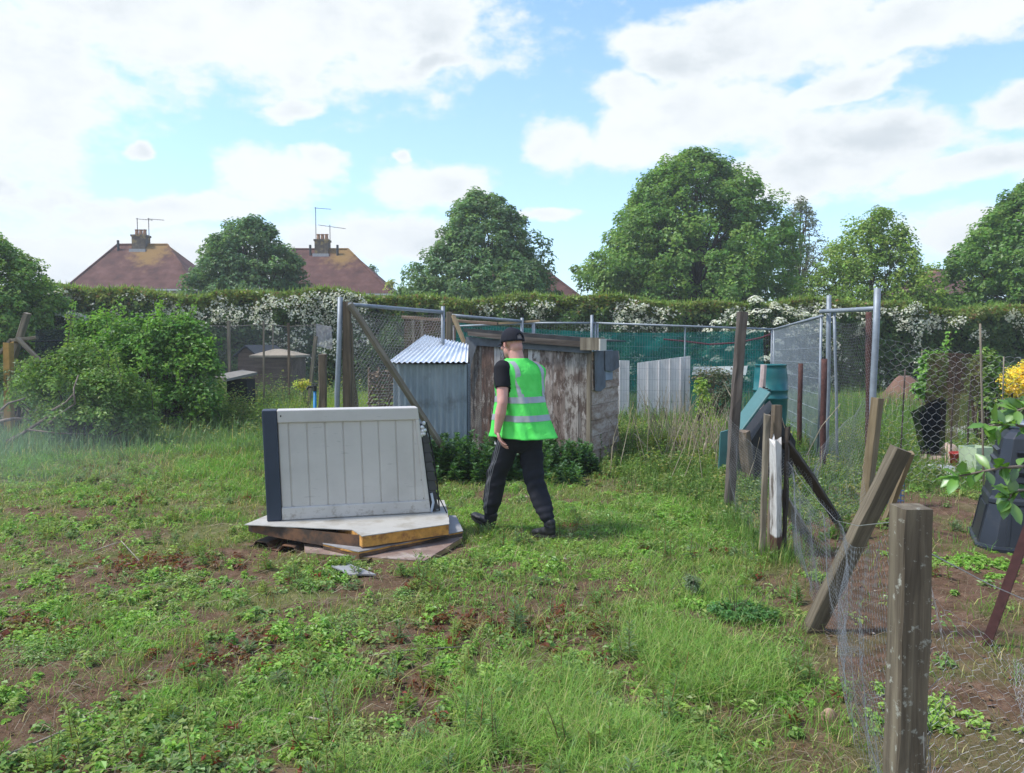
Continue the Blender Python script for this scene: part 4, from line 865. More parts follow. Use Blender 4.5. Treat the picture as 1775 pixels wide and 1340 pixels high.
# pale sheet and heap behind the tall post
g = Geo(); cloth(g, W(1200, 650, 15.1), W(1292, 650, 14.6), W(1296, 634, 14.6), W(1203, 636, 15.1), 16, 5, .07, 3); tag(g.build('plastic_sheet', plain_mat('pale_sheet', (.5, .55, .55), .5)), 'crumpled pale sheet in front of the green cloth, left of the water butt', 'sheet')

# ---- gate end of the grey panel: tall poles and rail ----------------------
pole('steel_pole', Vector((PB.x - .02, 8.5, 0)), W(1521, 500, 8.5), .036, galv, 'tallest grey steel pole, right end of the short high rail', 'pole')
P2 = Vector((W(1437, 600, 10.15).x, 10.15, 0)); pole('steel_pole', P2, W(1437, 512, 10.15), .030, galv, 'grey steel pole at the left end of the short high rail', 'pole')
pole('steel_pole', P2 + Vector((.0, -.35, 0)), W(1446, 536, 9.8), .018, galv, 'thin steel tube just right of the left rail end pole', 'pole')
pole('steel_rail', W(1424, 540, 10.2), W(1520, 535, 8.5), .028, galv, 'short high horizontal rail between the two tall steel poles', 'rail', bury=.02)
pole('rusty_pole', at0(1506, 770, 9.3), W(1506, 541, 9.3), .036, rust, 'rusty brown pole just left of the tallest steel pole', 'pole')
pole('rusty_pole', at0(1427, 770, 9.6), W(1429, 622, 9.6), .036, rust, 'thick rusty stake at the near end of the grey wire panel', 'stake')
pole('rusty_pole', at0(1387, 700, 11.2), W(1388, 630, 11.2), .034, rust, 'shorter rusty stake between the water butt and the grey wire panel', 'stake')
g = Geo(); C0, C1 = np.array(P2), np.array([PB.x, 8.5, 0]); hexnet(g, C0 + [0, 0, .1], C1 + [0, 0, .1], C1 + [0, 0, 1.95], C0 + [0, 0, 1.95], .06, .0013, .05, .1, 44)
tag(g.build('wire_mesh', wire_m), 'wire netting hung below the short high rail', 'wire netting')

# ---- water butt, teal lidded bin -------------------------------------------
teal = plain_mat('teal_plastic', (.008, .12, .13), .38, 0, .12, 4, dirt=(.05, .16, .15), dlo=.5, dhi=.8)
BT = W(1335, 700, 10.5); zt = W(1335, 632, 10.5).z; r = .225
e = empty('water_butt', (BT.x, 10.5, 0), 0, 'green barrel shaped water butt behind the sloping teal lid', 'water butt')
h0 = zt - .92; g = Geo()
g.lathe([(.001, h0), (r * .86, h0), (r * .9, h0 + .02), (r * .98, h0 + .25), (r * 1.0, h0 + .45), (r * 1.045, h0 + .455), (r * 1.045, h0 + .475), (r, h0 + .48), (r * 1.0, h0 + .56), (r * 1.045, h0 + .565), (r * 1.045, h0 + .585), (r * 1.0, h0 + .59), (r * .98, h0 + .75), (r * .92, h0 + .86), (r * .88, h0 + .9), (r * .93, h0 + .905), (r * .93, h0 + .925), (r * .84, h0 + .925), (r * .84, h0 + .80), (.001, h0 + .79)], 32)
g.build('barrel', teal, e, smooth=True)
g = Geo(); 
for s in (-1, 1): g.box(-.24, .24, -.20 + .25 * (s > 0), -.05 + .25 * (s > 0), -.05, h0 - .004)
g.build('stand', plain_mat('concrete_block', (.28, .27, .25), .95), e)
post('pale_board', at0(1313, 700, 10.2), W(1322, 632, 10.2), .13, .05, plain_mat('pinkish_board', (.42, .33, .31), .9, 0, .2, 8), 'pinkish pale board left of the green water butt', 'board', rough=.01, rnd=.3)
lid_m = plain_mat('pale_teal_plastic', (.05, .145, .145), .5, 0, .12, 5)
blk = plain_mat('black_plastic', (.008, .009, .012), .5, 0, .3, 6)
cb_ = W(1318, 760, 9.0); e = empty('lidded_bin', (cb_.x, 9.0, 0), 0, 'black garden bin with its teal lid tipped up, in front of the water butt', 'bin')
g = Geo(); zb_ = .86
g.add([(-.22, -.2, 0), (.30, -.2, 0), (.30, .3, 0), (-.22, .3, 0), (-.16, -.16, .50), (.36, -.16, .50), (.36, .26, .62), (-.16, .26, .62), (.10, -.14, .90), (.17, .20, .95)], q=[(0, 1, 5, 4), (1, 2, 6, 5), (2, 3, 7, 6), (3, 0, 4, 7), (4, 8, 9, 7), (8, 5, 6, 9)], t=[(4, 5, 8), (6, 7, 9)]); g.build('body', blk, e)
a = np.array(W(1338, 682, 8.82)) - [cb_.x, 9, 0]; b = np.array(W(1284, 755, 8.75)) - [cb_.x, 9, 0]; dr = (b - a) / np.linalg.norm(b - a); dep_ = np.array([-.06, .20, .05]); nn = np.cross(dr, dep_); nn /= np.linalg.norm(nn); nn = nn * (-1 if nn[2] < 0 else 1)
V = [a, b, b + dep_, a + dep_]; V = [p + nn * .0 for p in V] + [p + nn * .035 for p in V]
g = Geo(); g.add(V, q=[(3, 2, 1, 0), (4, 5, 6, 7), (0, 1, 5, 4), (1, 2, 6, 5), (2, 3, 7, 6), (3, 0, 4, 7)]); L_ = g.build('lid', lid_m, e)
bv = L_.modifiers.new('b', 'BEVEL'); bv.width = .012; bv.segments = 2
g = Geo()
for k in range(3):
    p = a + dep_ * (.25 + .25 * k) - dr * .002; g.box(p[0] - .014, p[0] + .014, p[1] - .01, p[1] + .01, p[2] + .015, p[2] + .03)
g.build('vent_hole', blk, L_)
g = Geo(); q = W(1256, 745, 9.3); q2 = W(1254, 800, 9.3); g.add([(q.x - .07, 9.28, 0), (q.x + .05, 9.28, 0), (q.x + .05, 9.33, 0), (q.x - .07, 9.33, 0), (q.x - .045, 9.30, q.z - .03), (q.x + .06, 9.30, q.z), (q.x + .06, 9.34, q.z), (q.x - .045, 9.34, q.z - .03)], q=[(0, 3, 2, 1), (4, 5, 6, 7), (0, 1, 5, 4), (1, 2, 6, 5), (2, 3, 7, 6), (3, 0, 4, 7)]); o_ = g.build('garden_edging', lid_m); tag(o_, 'upright piece of teal plastic just left of the tall grey post foot', 'plastic edging')

# ---- right hand plot clutter ---------------------------------------------------
g = Geo(); c_ = W(1572, 640, 19); th = np.linspace(0, 2 * pi, 40); rr_ = np.linspace(0, 1, 12); Rr, Th = np.meshgrid(rr_, th)
xx_ = Rr * np.cos(Th) * 1.05; yy_ = Rr * np.sin(Th) * .9; zz_ = .85 * (1 - sstep(0, 1, Rr)) * (.8 + .5 * fbm(xx_ * 1.5 + 9, yy_ * 1.5, 3)) + (fbm(xx_ * 5, yy_ * 5, 3) - .5) * .12
i_ = np.arange(39)[:, None] * 12; j_ = np.arange(11)[None]; g.add(np.stack([xx_, yy_, zz_ - .03], -1), q=np.stack([i_ + j_, i_ + j_ + 1, i_ + 12 + j_ + 1, i_ + 12 + j_], -1).reshape(-1, 4))
tag(g.build('soil_heap', plain_mat('red_brown_soil', (.15, .085, .06), .95, 0, .3, 5, bumps=.6), smooth=True, loc=(c_.x, 19, 0)), 'reddish brown heap of earth far behind the large mesh chicken wire', 'soil heap')
bn2 = net_mat('brown_cage_net', (.15, .085, .065), .55, amp=.2)
A_, B_ = at0(1642, 700, 10), at0(1702, 700, 10); e = empty('net_cage', A_, 0, 'brown netted cage hung on stakes in the right hand plot', 'net cage'); w_ = B_.x - A_.x; zt = W(1650, 616, 10).z
g = Geo(); cloth(g, (0, 0, .55), (w_ * .8, 0, .45), (w_, 0, zt), (0, 0, zt), 14, 20, .09, 3); cloth(g, (0, .5, .3), (w_, .5, .3), (w_, .5, zt), (0, .5, zt), 14, 20, .09, 13); cloth(g, (0, 0, zt), (w_, 0, zt), (w_, .5, zt), (0, .5, zt), 8, 6, .03, 5)
g.build('net', bn2, e); g = Geo(); g.tube([(.06, -.02, -.1), (.05, -.02, .6), (.1, 0, zt)], .012, 5); g.build('stake', w_dark, e); g = Geo(); g.tube([(w_ * .6, -.03, -.1), (w_ * .58, -.03, .7), (w_ * .65, -.02, 1.2)], .012, 5); g.build('stake', w_dark, e)
g = Geo(); a = W(1588, 716, 9.4); b = W(1640, 690, 9.4); c2 = W(1640, 790, 9.4); d2 = W(1608, 790, 9.4); cloth(g, d2, c2, b, a, 12, 14, .10, 8); cloth(g, d2 + Vector((0, .15, 0)), c2 + Vector((0, .15, 0)), b + Vector((0, .15, 0)), a + Vector((0, .15, 0)), 12, 14, .08, 18)
tag(g.build('black_netting', net_mat('black_net', (.012, .014, .018), .85)), 'black netting bundle hanging beside the brown netted cage', 'netting')
pole('garden_cane', at0(1708, 780, 8.2), W(1699, 561, 8.2), .011, w_grey, 'tall pale cane in the right hand plot, leaning slightly left', 'cane')
pole('garden_cane', at0(1560, 780, 9.4), W(1569, 640, 9.4), .009, w_dark, 'thin dark cane behind the tan post', 'cane')
pole('garden_cane', at0(1738, 760, 10.5), W(1740, 618, 10.5), .009, w_grey, 'thin pale cane in front of the yellow bush', 'cane')
pole('garden_cane', at0(1600, 720, 12.5), W(1598, 606, 12.5), .010, w_grey, 'thin cane left of the glossy green shrub', 'cane')
pole('garden_cane', at0(1636, 720, 12.5), W(1635, 619, 12.5), .013, w_grey, 'pale cane right of the glossy green shrub', 'cane')
sheet_m = plain_mat('white_sheet', (.68, .66, .62), .55, 0, .08, 5, dirt=(.35, .30, .24), dlo=.55, dhi=.8)
def lump(name, px, py, sx, sy, h, mat, label, cat, seed, Y=None):
    p = Gz(px, py) if Y is None else at0(px, py, Y); th = np.linspace(0, 2 * pi, 37)[:-1]; rr_ = np.linspace(0, 1, 9); Rr, Th = np.meshgrid(rr_, th)
    wob_ = .75 + .5 * vnoise(np.cos(Th) * 2 + seed + 5, np.sin(Th) * 2 + 5); X_ = Rr * np.cos(Th) * sx * wob_; Y_ = Rr * np.sin(Th) * sy * wob_
    Z_ = h * (1 - Rr ** 2.4) * (.6 + .8 * fbm(X_ * 7 + seed, Y_ * 7, 3)) + .004 - .03 * (Rr > .99); g = Geo()
    i_ = np.arange(36)[:, None] * 9; i2 = ((np.arange(36) + 1) % 36)[:, None] * 9; j_ = np.arange(8)[None]; g.add(np.stack([X_, Y_, Z_], -1), q=np.stack([i_ + j_, i2 + j_, i2 + j_ + 1, i_ + j_ + 1][::-1], -1).reshape(-1, 4))
    return tag(g.build(name, mat, smooth=True, loc=tuple(p)), label, cat)
sack = plain_mat('pinkish_sack', (.46, .34, .27), .9, 0, .2, 7, bumps=.3)
lump('plastic_sheet', 1628, 822, .33, .35, .09, sheet_m, 'crumpled white sheet on the grass in front of the two pinkish sacks', 'sheet', 3)
lump('sack', 1613, 806, .17, .16, .20, sack, 'pinkish filled sack, the left one by the white sheet', 'sack', 5)
lump('sack', 1648, 806, .19, .16, .26, sack, 'pinkish filled sack right beside the black netting', 'sack', 9)
lump('plastic_sheet', 1700, 756, .75, .6, .16, sheet_m, 'white sheeting on the ground behind the pale green tub', 'sheet', 14)
q = at0(1690, 812, 9.3); e = empty('planter_tub', q, .3, 'pale green square tub left of the large black compost bin', 'tub'); g = Geo(); g.add([(-.11, -.11, 0), (.11, -.11, 0), (.11, .11, 0), (-.11, .11, 0), (-.13, -.13, .36), (.13, -.13, .36), (.13, .13, .36), (-.13, .13, .36), (-.115, -.115, .36), (.115, -.115, .36), (.115, .115, .36), (-.115, .115, .36), (-.1, -.1, .05), (.1, -.1, .05), (.1, .1, .05), (-.1, .1, .05)], q=[(0, 1, 5, 4), (1, 2, 6, 5), (2, 3, 7, 6), (3, 0, 4, 7), (4, 5, 9, 8), (5, 6, 10, 9), (6, 7, 11, 10), (7, 4, 8, 11), (8, 9, 13, 12), (9, 10, 14, 13), (10, 11, 15, 14), (11, 8, 12, 15), (12, 13, 14, 15)]); g.build('tub', plain_mat('pale_green_plastic', (.40, .50, .33), .5), e)
q = at0(1664, 800, 9.7); g = Geo(); g.lathe([(.001, 0), (.09, 0), (.12, .22), (.13, .225), (.13, .24), (.11, .24), (.10, .1), (.001, .08)], 20); g2 = g.build('red_tub', plain_mat('red_plastic', (.34, .03, .02), .45), smooth=True, loc=tuple(q)); tag(g2, 'small red tub behind the pale green square tub', 'tub')
q = Gz(1541, 882); e = empty('blue_crate', q, .2, 'small blue wire crate by the foot of the tan post', 'crate'); g = Geo()
for z in np.arange(0, .30, .05): g.edges(np.array([(-.10, -.08, z), (.10, -.08, z), (.10, .08, z), (-.10, .08, z)]), np.array([(0, 1), (1, 2), (2, 3), (3, 0)]), .004)
for s in np.linspace(-.1, .1, 6): g.edges(np.array([(s, -.08, 0), (s, -.08, .28), (s, .08, 0), (s, .08, .28)]), np.array([(0, 1), (2, 3)]), .003)
for s in np.linspace(-.08, .08, 5): g.edges(np.array([(-.1, s, 0), (-.1, s, .28), (.1, s, 0), (.1, s, .28)]), np.array([(0, 1), (2, 3)]), .003)
bm_ = plain_mat('blue_plastic', (.05, .13, .30), .5); g.build('side_grid', bm_, e); Geo().box(-.1, .1, -.08, .08, 0, .012).build('bottom', bm_, e)

# ---- compost bins ---------------------------------------------------------------
bin_m = plain_mat('dark_grey_plastic', (.016, .020, .028), .42, 0, .18, 5, spec=.5, dirt=(.06, .06, .055), dlo=.55, dhi=.85)
cap_m = plain_mat('grey_lid_plastic', (.12, .15, .19), .4, 0, .15, 5, spec=.5)
def compost_bin(cx, cy, rz, H, wb, wt, label):
    e = empty('compost_bin', (cx, cy, gzf(cx, cy)), rz, label, 'compost bin'); g = Geo()
    # chamfered-square rings from base flange to shoulder and top
    def ring(w, z, ch=.16):
        h = w / 2; k = h * (1 - ch * 1.6); return [(-k, -h, z), (k, -h, z), (h, -k, z), (h, k, z), (k, h, z), (-k, h, z), (-h, k, z), (-h, -k, z)]
    f = lambda t: wb + (wt - wb) * t
    R_ = [ring(f(0) + .06, -.02), ring(f(0) + .06, .035), ring(f(0) + .01, .045), ring(f(.38), H * .38), ring(f(.38) + .015, H * .385), ring(f(.42) + .02, H * .42), ring(f(.44) - .005, H * .44), ring(f(.92), H * .92), ring(f(1) - .05, H * .97), ring(f(1) - .12, H)]
    v = np.array(R_).reshape(-1, 3); n = 8; i0 = np.arange(len(R_) - 1)[:, None] * n; j = np.arange(n)[None]; j2 = (j + 1) % n
    g.add(v, q=np.stack([i0 + j, i0 + j2, i0 + n + j2, i0 + n + j], -1).reshape(-1, 4)); b = g.build('body', bin_m, e); bv = b.modifiers.new('b', 'BEVEL'); bv.width = .012; bv.segments = 2; bv.limit_method = 'ANGLE'
    tn = (wb - wt) / 2 / H
    def on(face, x, z, out=.0):    # a point on the front (0) or left (1) face
        h = f(z / H) / 2 + out; return (x, -h, z) if face == 0 else (-h, x, z)
    g = Geo()
    for face in (0, 1):
        for z in (.56, .64, .72, .80):
            zz = z * H; wz = f(z) * .30
            A = [on(face, -wz, zz - .022, .004), on(face, wz, zz - .022, .004), on(face, wz, zz + .012, .022), on(face, -wz, zz + .012, .022), on(face, -wz, zz + .024, -.004), on(face, wz, zz + .024, -.004)]
            g.add(A, q=[(0, 1, 2, 3), (3, 2, 5, 4)], t=[(0, 3, 4), (1, 5, 2)])
    lv = g.build('louvre', bin_m, e)
    for face in (0, 1):
        g = Geo()
        for s in (-1, 1):
            xs2 = s * .30 * f(.2)
            A = [on(face, xs2 - .012, .06, -.006), on(face, xs2 + .012, .06, -.006), on(face, xs2 * .93 + .012, H * .36, -.006), on(face, xs2 * .93 - .012, H * .36, -.006)]; B = [on(face, xs2 - .012, .06, .016), on(face, xs2 + .012, .06, .016), on(face, xs2 * .93 + .012, H * .36, .016), on(face, xs2 * .93 - .012, H * .36, .016)]
            g.add(A + B, q=[(4, 5, 6, 7), (0, 1, 5, 4), (1, 2, 6, 5), (2, 3, 7, 6), (3, 0, 4, 7)])
        A = [on(face, -.30 * f(.2), .08, -.006), on(face, .30 * f(.2), .08, -.006), on(face, .27 * f(.3), H * .34, -.006), on(face, -.27 * f(.3), H * .34, -.006)]; B = [on(face, -.30 * f(.2), .08, .010), on(face, .30 * f(.2), .08, .010), on(face, .27 * f(.3), H * .34, .010), on(face, -.27 * f(.3), H * .34, .010)]
        g.add(A + B, q=[(4, 5, 6, 7), (0, 1, 5, 4), (1, 2, 6, 5), (2, 3, 7, 6), (3, 0, 4, 7)])
        g.build('hatch', bin_m, e)
    r0 = wt / 2 - .04; g = Geo(); g.lathe([(r0, H - .01), (r0 + .03, H), (r0 + .035, H + .03), (r0 + .02, H + .055), (r0 - .03, H + .06), (r0 - .05, H + .035), (.04, H + .03), (.03, H + .055), (.001, H + .055)], 28); g.build('lid', cap_m, e, smooth=True)
    return e
compost_bin(4.24, 6.18, R(-26), .96, .80, .46, 'large black compost bin with a grey round lid, partly hidden by leaves')
compost_bin(4.02, 4.95, R(-20), .78, .66, .44, 'second black compost bin, nearer and cut off by the picture edge')
# ================================================================== blue-grey corrugated hut
corr, nt, o = newmat('blue_grey_corrugated'); co = objco(nt)
f_ = noise(nt, co, 6, 5, .6, (1, 1, .25)); c = ramp(nt, f_, [(.3, (.20, .25, .285)), (.55, (.275, .325, .36)), (.75, (.36, .40, .425))]); c = mixc(nt, ramp(nt, noise(nt, co, 3, 5), [(.55, (0, 0, 0)), (.75, (1, 1, 1))]), c, (.12, .13, .13)); principled(nt, o, c, .55, .2, .4)
roofw = plain_mat('white_corrugated', (.66, .70, .75), .5, .1, .08, 4, dirt=(.42, .44, .45), dlo=.55, dhi=.8)
def corrsheet(g, A, B, C, D, pitch, amp, nrow=6, t=.004, nrm=None):
    """corrugated sheet: ridges run from edge AB up to edge DC"""
    A, B, C, D = [np.array(q, float) for q in (A, B, C, D)]; w = np.linalg.norm(B - A); n = int(w / pitch) * 8; s = np.linspace(0, 1, n + 1); nr = np.cross(B - A, D - A); nr /= np.linalg.norm(nr)
    if nrm is not None and np.dot(nr, nrm) < 0: nr = -nr
    off = np.cos(s * w / pitch * 2 * pi) * amp; rows = []
    for side in (1, -1):
        for k in range(nrow):
            q = k / (nrow - 1); P = (A * (1 - s[:, None]) + B * s[:, None]) * (1 - q) + (D * (1 - s[:, None]) + C * s[:, None]) * q; rows.append(P + nr * (off[:, None] + side * t * .5))
    v = np.array(rows); m = n + 1; i = np.arange(nrow - 1)[:, None] * m; j = np.arange(n)[None]; q1 = np.stack([i + j, i + j + 1, i + m + j + 1, i + m + j], -1).reshape(-1, 4); q2 = q1[:, ::-1] + nrow * m
    ed = [(j_, j_ + 1, nrow * m + j_ + 1, nrow * m + j_) for j_ in range(n)]; tp = (nrow - 1) * m; ed2 = [(tp + j_, nrow * m + tp + j_, nrow * m + tp + j_ + 1, tp + j_ + 1) for j_ in range(n)]
    g.add(v, q=np.concatenate([q1, q2, ed, ed2]))
HX0, HX1, HYf = W(682, 627, 9.75).x, W(809, 627, 9.75).x, 9.75
zE = W(745, 629, 9.75).z
e = empty('corrugated_hut', (HX0, HYf, 0), 0, 'small blue grey corrugated metal hut with a sloping white corrugated roof', 'hut')
w = HX1 - HX0; TLp = np.array(W(737, 581, 10.5)) - [HX0, HYf, 0]; TRp = np.array(W(812, 597, 10.7)) - [HX0, HYf, 0]
g = Geo(); corrsheet(g, (0, 0, -.05), (w, 0, -.05), (w, 0, zE - .02), (0, 0, zE - .02), .076, .010); g.build('front_wall', corr, e, smooth=False)
g = Geo(); corrsheet(g, (0, .0, -.05), (.0, .75, -.05), (.0, .75, zE - .02), (0, 0, zE - .02), .076, .010, 3); corrsheet(g, (w, 0.0, -.05), (w, .75, -.05), (w, .75, zE - .02), (w, 0, zE - .02), .076, .010, 3); corrsheet(g, (0, .75, -.05), (w, .75, -.05), (w, .75, zE - .02), (0, .75, zE - .02), .076, .010, 3); g.build('side_wall', corr, e)
g = Geo(); corrsheet(g, (-.05, -.10, zE + .005), (w + .02, -.10, zE + .012), TRp, TLp, .068, .011, 6, .004, (0, 0, 1)); g.build('roof', roofw, e)
g = Geo(); g.add([(-.0, .0, zE - .03), (0, .74, zE - .03), TLp - [0, .02, .03], (w, 0, zE - .03), (w, .74, zE - .03), TRp - [0, .02, .03]], t=[(0, 1, 2), (3, 5, 4)], q=[(1, 4, 5, 2)]); g.build('gable', w_dark, e)

# ================================================================== wooden shed
SX, SYy = W(812, 700, 11.0).x, 11.0
C0 = W(1024, 700, 10.2); ang = atan2(C0.y - SYy, C0.x - SX); Lf = math.hypot(C0.x - SX, C0.y - SYy); Dp = 1.15
e = empty('wooden_shed', (SX, SYy, 0), ang, 'old patched wooden shed of vertical planks with a sagging felt edged roof', 'shed')
shm, nt, o = newmat('patched_planks'); co = objco(nt); a = N(nt, 'ShaderNodeAttribute', attribute_name='Col')
g1 = noise(nt, co, 26, 6, .65, (1, 1, .07)); g2 = noise(nt, co, 5, 5, .65, (1, 1, .45)); tone = ramp(nt, g1, [(.3, (.60,) * 3), (.5, (1.15,) * 3), (.7, (1.8,) * 3)])
c = mixc(nt, 1.0, a.outputs[0], tone, 'MULTIPLY'); c = mixc(nt, ramp(nt, noise(nt, co, 8, 7, .75, (1, 1, .4)), [(.47, (0, 0, 0)), (.56, (.9,) * 3)]), c, (.080, .055, .044)); c = mixc(nt, ramp(nt, noise(nt, co, 11, 5, .7, (1, 1, .3)), [(.55, (0, 0, 0)), (.63, (.8,) * 3)]), c, (.42, .39, .365))
b = principled(nt, o, c, .9, 0, .2); bump(nt, b, g1, .5, .006)
zl, zr_ = W(815, 591, 11).z, W(1024, 607, 10.2).z
pw = [.10, .11, .19, .15, .16, .19, .17, .19, .17, .19, .16]; sc_ = Lf / sum(pw); pc = [(.20, .18, .165), (.19, .175, .16), (.13, .085, .07), (.34, .33, .33), (.13, .10, .085), (.15, .11, .09), (.40, .39, .38), (.24, .20, .18), (.20, .16, .14), (.25, .23, .21), (.19, .175, .16)]
g = Geo(); x = 0
for wv, cc in zip(pw, pc):
    wv *= sc_; x0, x1 = x + .003, x + wv - .003; z0, z1 = zl + (zr_ - zl) * x0 / Lf - .01, zl + (zr_ - zl) * x1 / Lf - .01; yo = rng.uniform(-.012, .0); sk = rng.normal() * .004
    g.add([(x0 + sk, yo, .0), (x1 + sk, yo, .0), (x1 + sk, .022, 0), (x0 + sk, .022, 0), (x0, yo, z0), (x1, yo, z1), (x1, .022, z1), (x0, .022, z0)], q=[(0, 3, 2, 1), (4, 5, 6, 7), (0, 1, 5, 4), (1, 2, 6, 5), (2, 3, 7, 6), (3, 0, 4, 7)], c=cc); x += wv
g.build('plank_wall', shm, e)
Geo().box(.02, Lf - .03, .03, Dp - .05, 0, zr_ - .05).build('interior_shade', plain_mat('shed_inside', (.015, .013, .012), .95), e)  # solid near-black box: the dark of the shed interior put in as colour
# the right-hand side: whitewashed weatherboards, flaking
sm, nt, o = newmat('flaking_whitewash'); co = objco(nt); g1 = noise(nt, co, 12, 6, .7, (1, .25, 1)); g3 = noise(nt, co, 34, 5, .7)
c = ramp(nt, g1, [(.30, (.16, .10, .075)), (.42, (.30, .22, .17)), (.54, (.44, .36, .30)), (.7, (.56, .50, .45))]); c = mixc(nt, ramp(nt, g3, [(.5, (0, 0, 0)), (.62, (.6,) * 3)]), c, (.24, .16, .13)); principled(nt, o, c, .9, 0, .2)
g = Geo(); z = 0.0; hs = [.20, .19, .22, .20, .21, .20, .19, .13]
for k, hh in enumerate(hs):
    z1 = min(z + hh - .006, zr_ - .02); o1 = .006 + .008 * (k % 2) + rng.uniform(0, .006)
    g.add([(Lf - .02, .012, z), (Lf + o1 + .012, .012, z), (Lf + o1 + .012, Dp, z), (Lf - .02, Dp, z), (Lf - .02, .012, z1), (Lf + o1, .012, z1), (Lf + o1, Dp, z1), (Lf - .02, Dp, z1)], q=[(0, 3, 2, 1), (4, 5, 6, 7), (0, 1, 5, 4), (1, 2, 6, 5), (2, 3, 7, 6), (3, 0, 4, 7)]); z += hh
g.build('side_boards', sm, e)
Geo().box(Lf - .05, Lf + .006, -.030, .012, 0, zr_ - .02).build('corner_post', w_grey, e)
Geo().box(0, .03, .03, Dp, 0, zl - .05).build('end_boards', w_dark, e)
felt = plain_mat('grey_felt', (.115, .13, .15), .9, 0, .2, 7, dirt=(.06, .06, .06), dlo=.5, dhi=.75); felt_b = plain_mat('black_felt', (.035, .036, .038), .95, 0, .35, 14, bumps=.6)
# roof: boarded slab, felt curling over the front edge, a bleached fascia plank under it
rl, rr2 = W(815, 571, 11).z, W(1048, 588, 10.1).z; ov = .12
def slab(g, x0, x1, y0, y1, f0, f1, zt0, zt1):
    g.add([(x0, y0, f0), (x1, y0, f1), (x1, y1, f1 + zt1), (x0, y1, f0 + zt0)] + [(x0, y0, f0), (x1, y0, f1), (x1, y1, f1), (x0, y1, f0)], q=[(0, 1, 2, 3)])
zA, zB = zl, zr_
def wedge(g, x0, x1, y0, y1, a0, a1, b0, b1, c=None):    # sloping beam: z from a0..b0 at x0 to a1..b1 at x1
    g.add([(x0, y0, a0), (x1, y0, a1), (x1, y1, a1), (x0, y1, a0), (x0, y0, b0), (x1, y0, b1), (x1, y1, b1), (x0, y1, b0)], q=[(0, 3, 2, 1), (4, 5, 6, 7), (0, 1, 5, 4), (1, 2, 6, 5), (2, 3, 7, 6), (3, 0, 4, 7)], c=c)
g = Geo(); wedge(g, .0, Lf + .10, -.08, Dp + .08, zA + .12, zB + .115, rl, rr2 - .01); rf = g.build('roof', felt_b, e)
g = Geo(); n_ = 40
for k in range(n_):      # ragged felt hanging along the front edge
    xa, xb = -.02 + (Lf + .14) * k / n_, -.02 + (Lf + .14) * (k + 1) / n_; za_, zb2 = rl + (rr2 - rl) * xa / Lf + .012, rl + (rr2 - rl) * xb / Lf + .012; dd_ = .045 + .03 * rng.random()
    wedge(g, xa, xb, -.105, -.082, za_ - dd_, zb2 - dd_, za_ + .008 * rng.random(), zb2 + .008 * rng.random())
g.build('felt_edge', felt_b, rf)
g = Geo(); wedge(g, .05, Lf * .42, -.112, -.084, zA + .045 + .03, zA + (zB - zA) * .42 + .05, zA + .135, zA + (zB - zA) * .42 + .12); wedge(g, Lf * .421, Lf - .02, -.118, -.084, zA + (zB - zA) * .42 + .035, zB + .035, zA + (zB - zA) * .42 + .118, zB + .112)
fo = wood_mat('bleached_fascia', (.045, .036, .030), (.10, .082, .070), (.20, .175, .155), 14, axis=0); g.build('fascia', fo, e)
g = Geo(); wedge(g, -.01, Lf + .02, -.052, -.034, zA - .055, zB - .045, zA + .06, zB + .045); g.build('felt_strip', felt, e)
g = Geo(); g.add([(-.02, -.056, zA + .0), (.19, -.056, zA - .01), (.09, -.058, zA - .28), (.0, -.06, zA - .62), (-.03, -.06, zA - .62)] , t=[(0, 2, 1), (0, 3, 2), (0, 4, 3)]); g.add([(-.02, -.052, zA + .0), (.19, -.052, zA - .01), (.09, -.054, zA - .28), (.0, -.056, zA - .62), (-.03, -.056, zA - .62)], t=[(0, 1, 2), (0, 2, 3), (0, 3, 4)]); g.build('felt_flap', felt, e)
g = Geo(); g.box(Lf - .10, Lf + .16, -.15, .10, zB + .0, zB + .165); b_ = g.build('roof_corner', w_grey, e); Geo().box(Lf + .161, Lf + .18, -.153, .103, zB - .005, zB + .15).build('end_cap', plain_mat('cream_block', (.56, .53, .46), .8, 0, .1, 12), b_)
def scrap(x, y0, y1, z0, z1, nm='felt_flap', skew=0):
    g = Geo(); g.add([(x, y0, z1), (x, y1, z1), (x + .012, y1 + skew * .3, z0 + .05), (x + .012, (y0 + y1) / 2, z0), (x + .012, y0, z0 + .02)] + [(x - .006, y0, z1), (x - .006, y1, z1), (x + .006, y1 + skew * .3, z0 + .05), (x + .006, (y0 + y1) / 2, z0), (x + .006, y0, z0 + .02)], t=[(0, 2, 1), (0, 3, 2), (0, 4, 3), (5, 6, 7), (5, 7, 8), (5, 8, 9)], q=[(0, 1, 6, 5), (1, 2, 7, 6), (2, 3, 8, 7), (3, 4, 9, 8), (4, 0, 5, 9)]); return g.build(nm, felt, e)
scrap(Lf + .045, .02, .45, zB - .56, zB - .01); scrap(Lf + .058, .40, 1.0, zB - .30, zB - .01, skew=.1)
Geo().box(Lf + .035, Lf + .042, .1, .8, zB - .42, zB - .0).build('felt_lining', plain_mat('pale_felt', (.22, .27, .33), .8), e)
g = Geo(); hexnet(g, np.array([HX1 - .02, 9.8, .02]), np.array([SX + .28, 10.82, .02]), np.array([SX + .30, 10.84, 1.35]), np.array([HX1 - .02, 9.8, 1.38]), .05, .0014, .06, .15, 71)
tag(g.build('wire_mesh', wire_d), 'dark netting filling the gap between the metal hut and the wooden shed', 'wire netting')

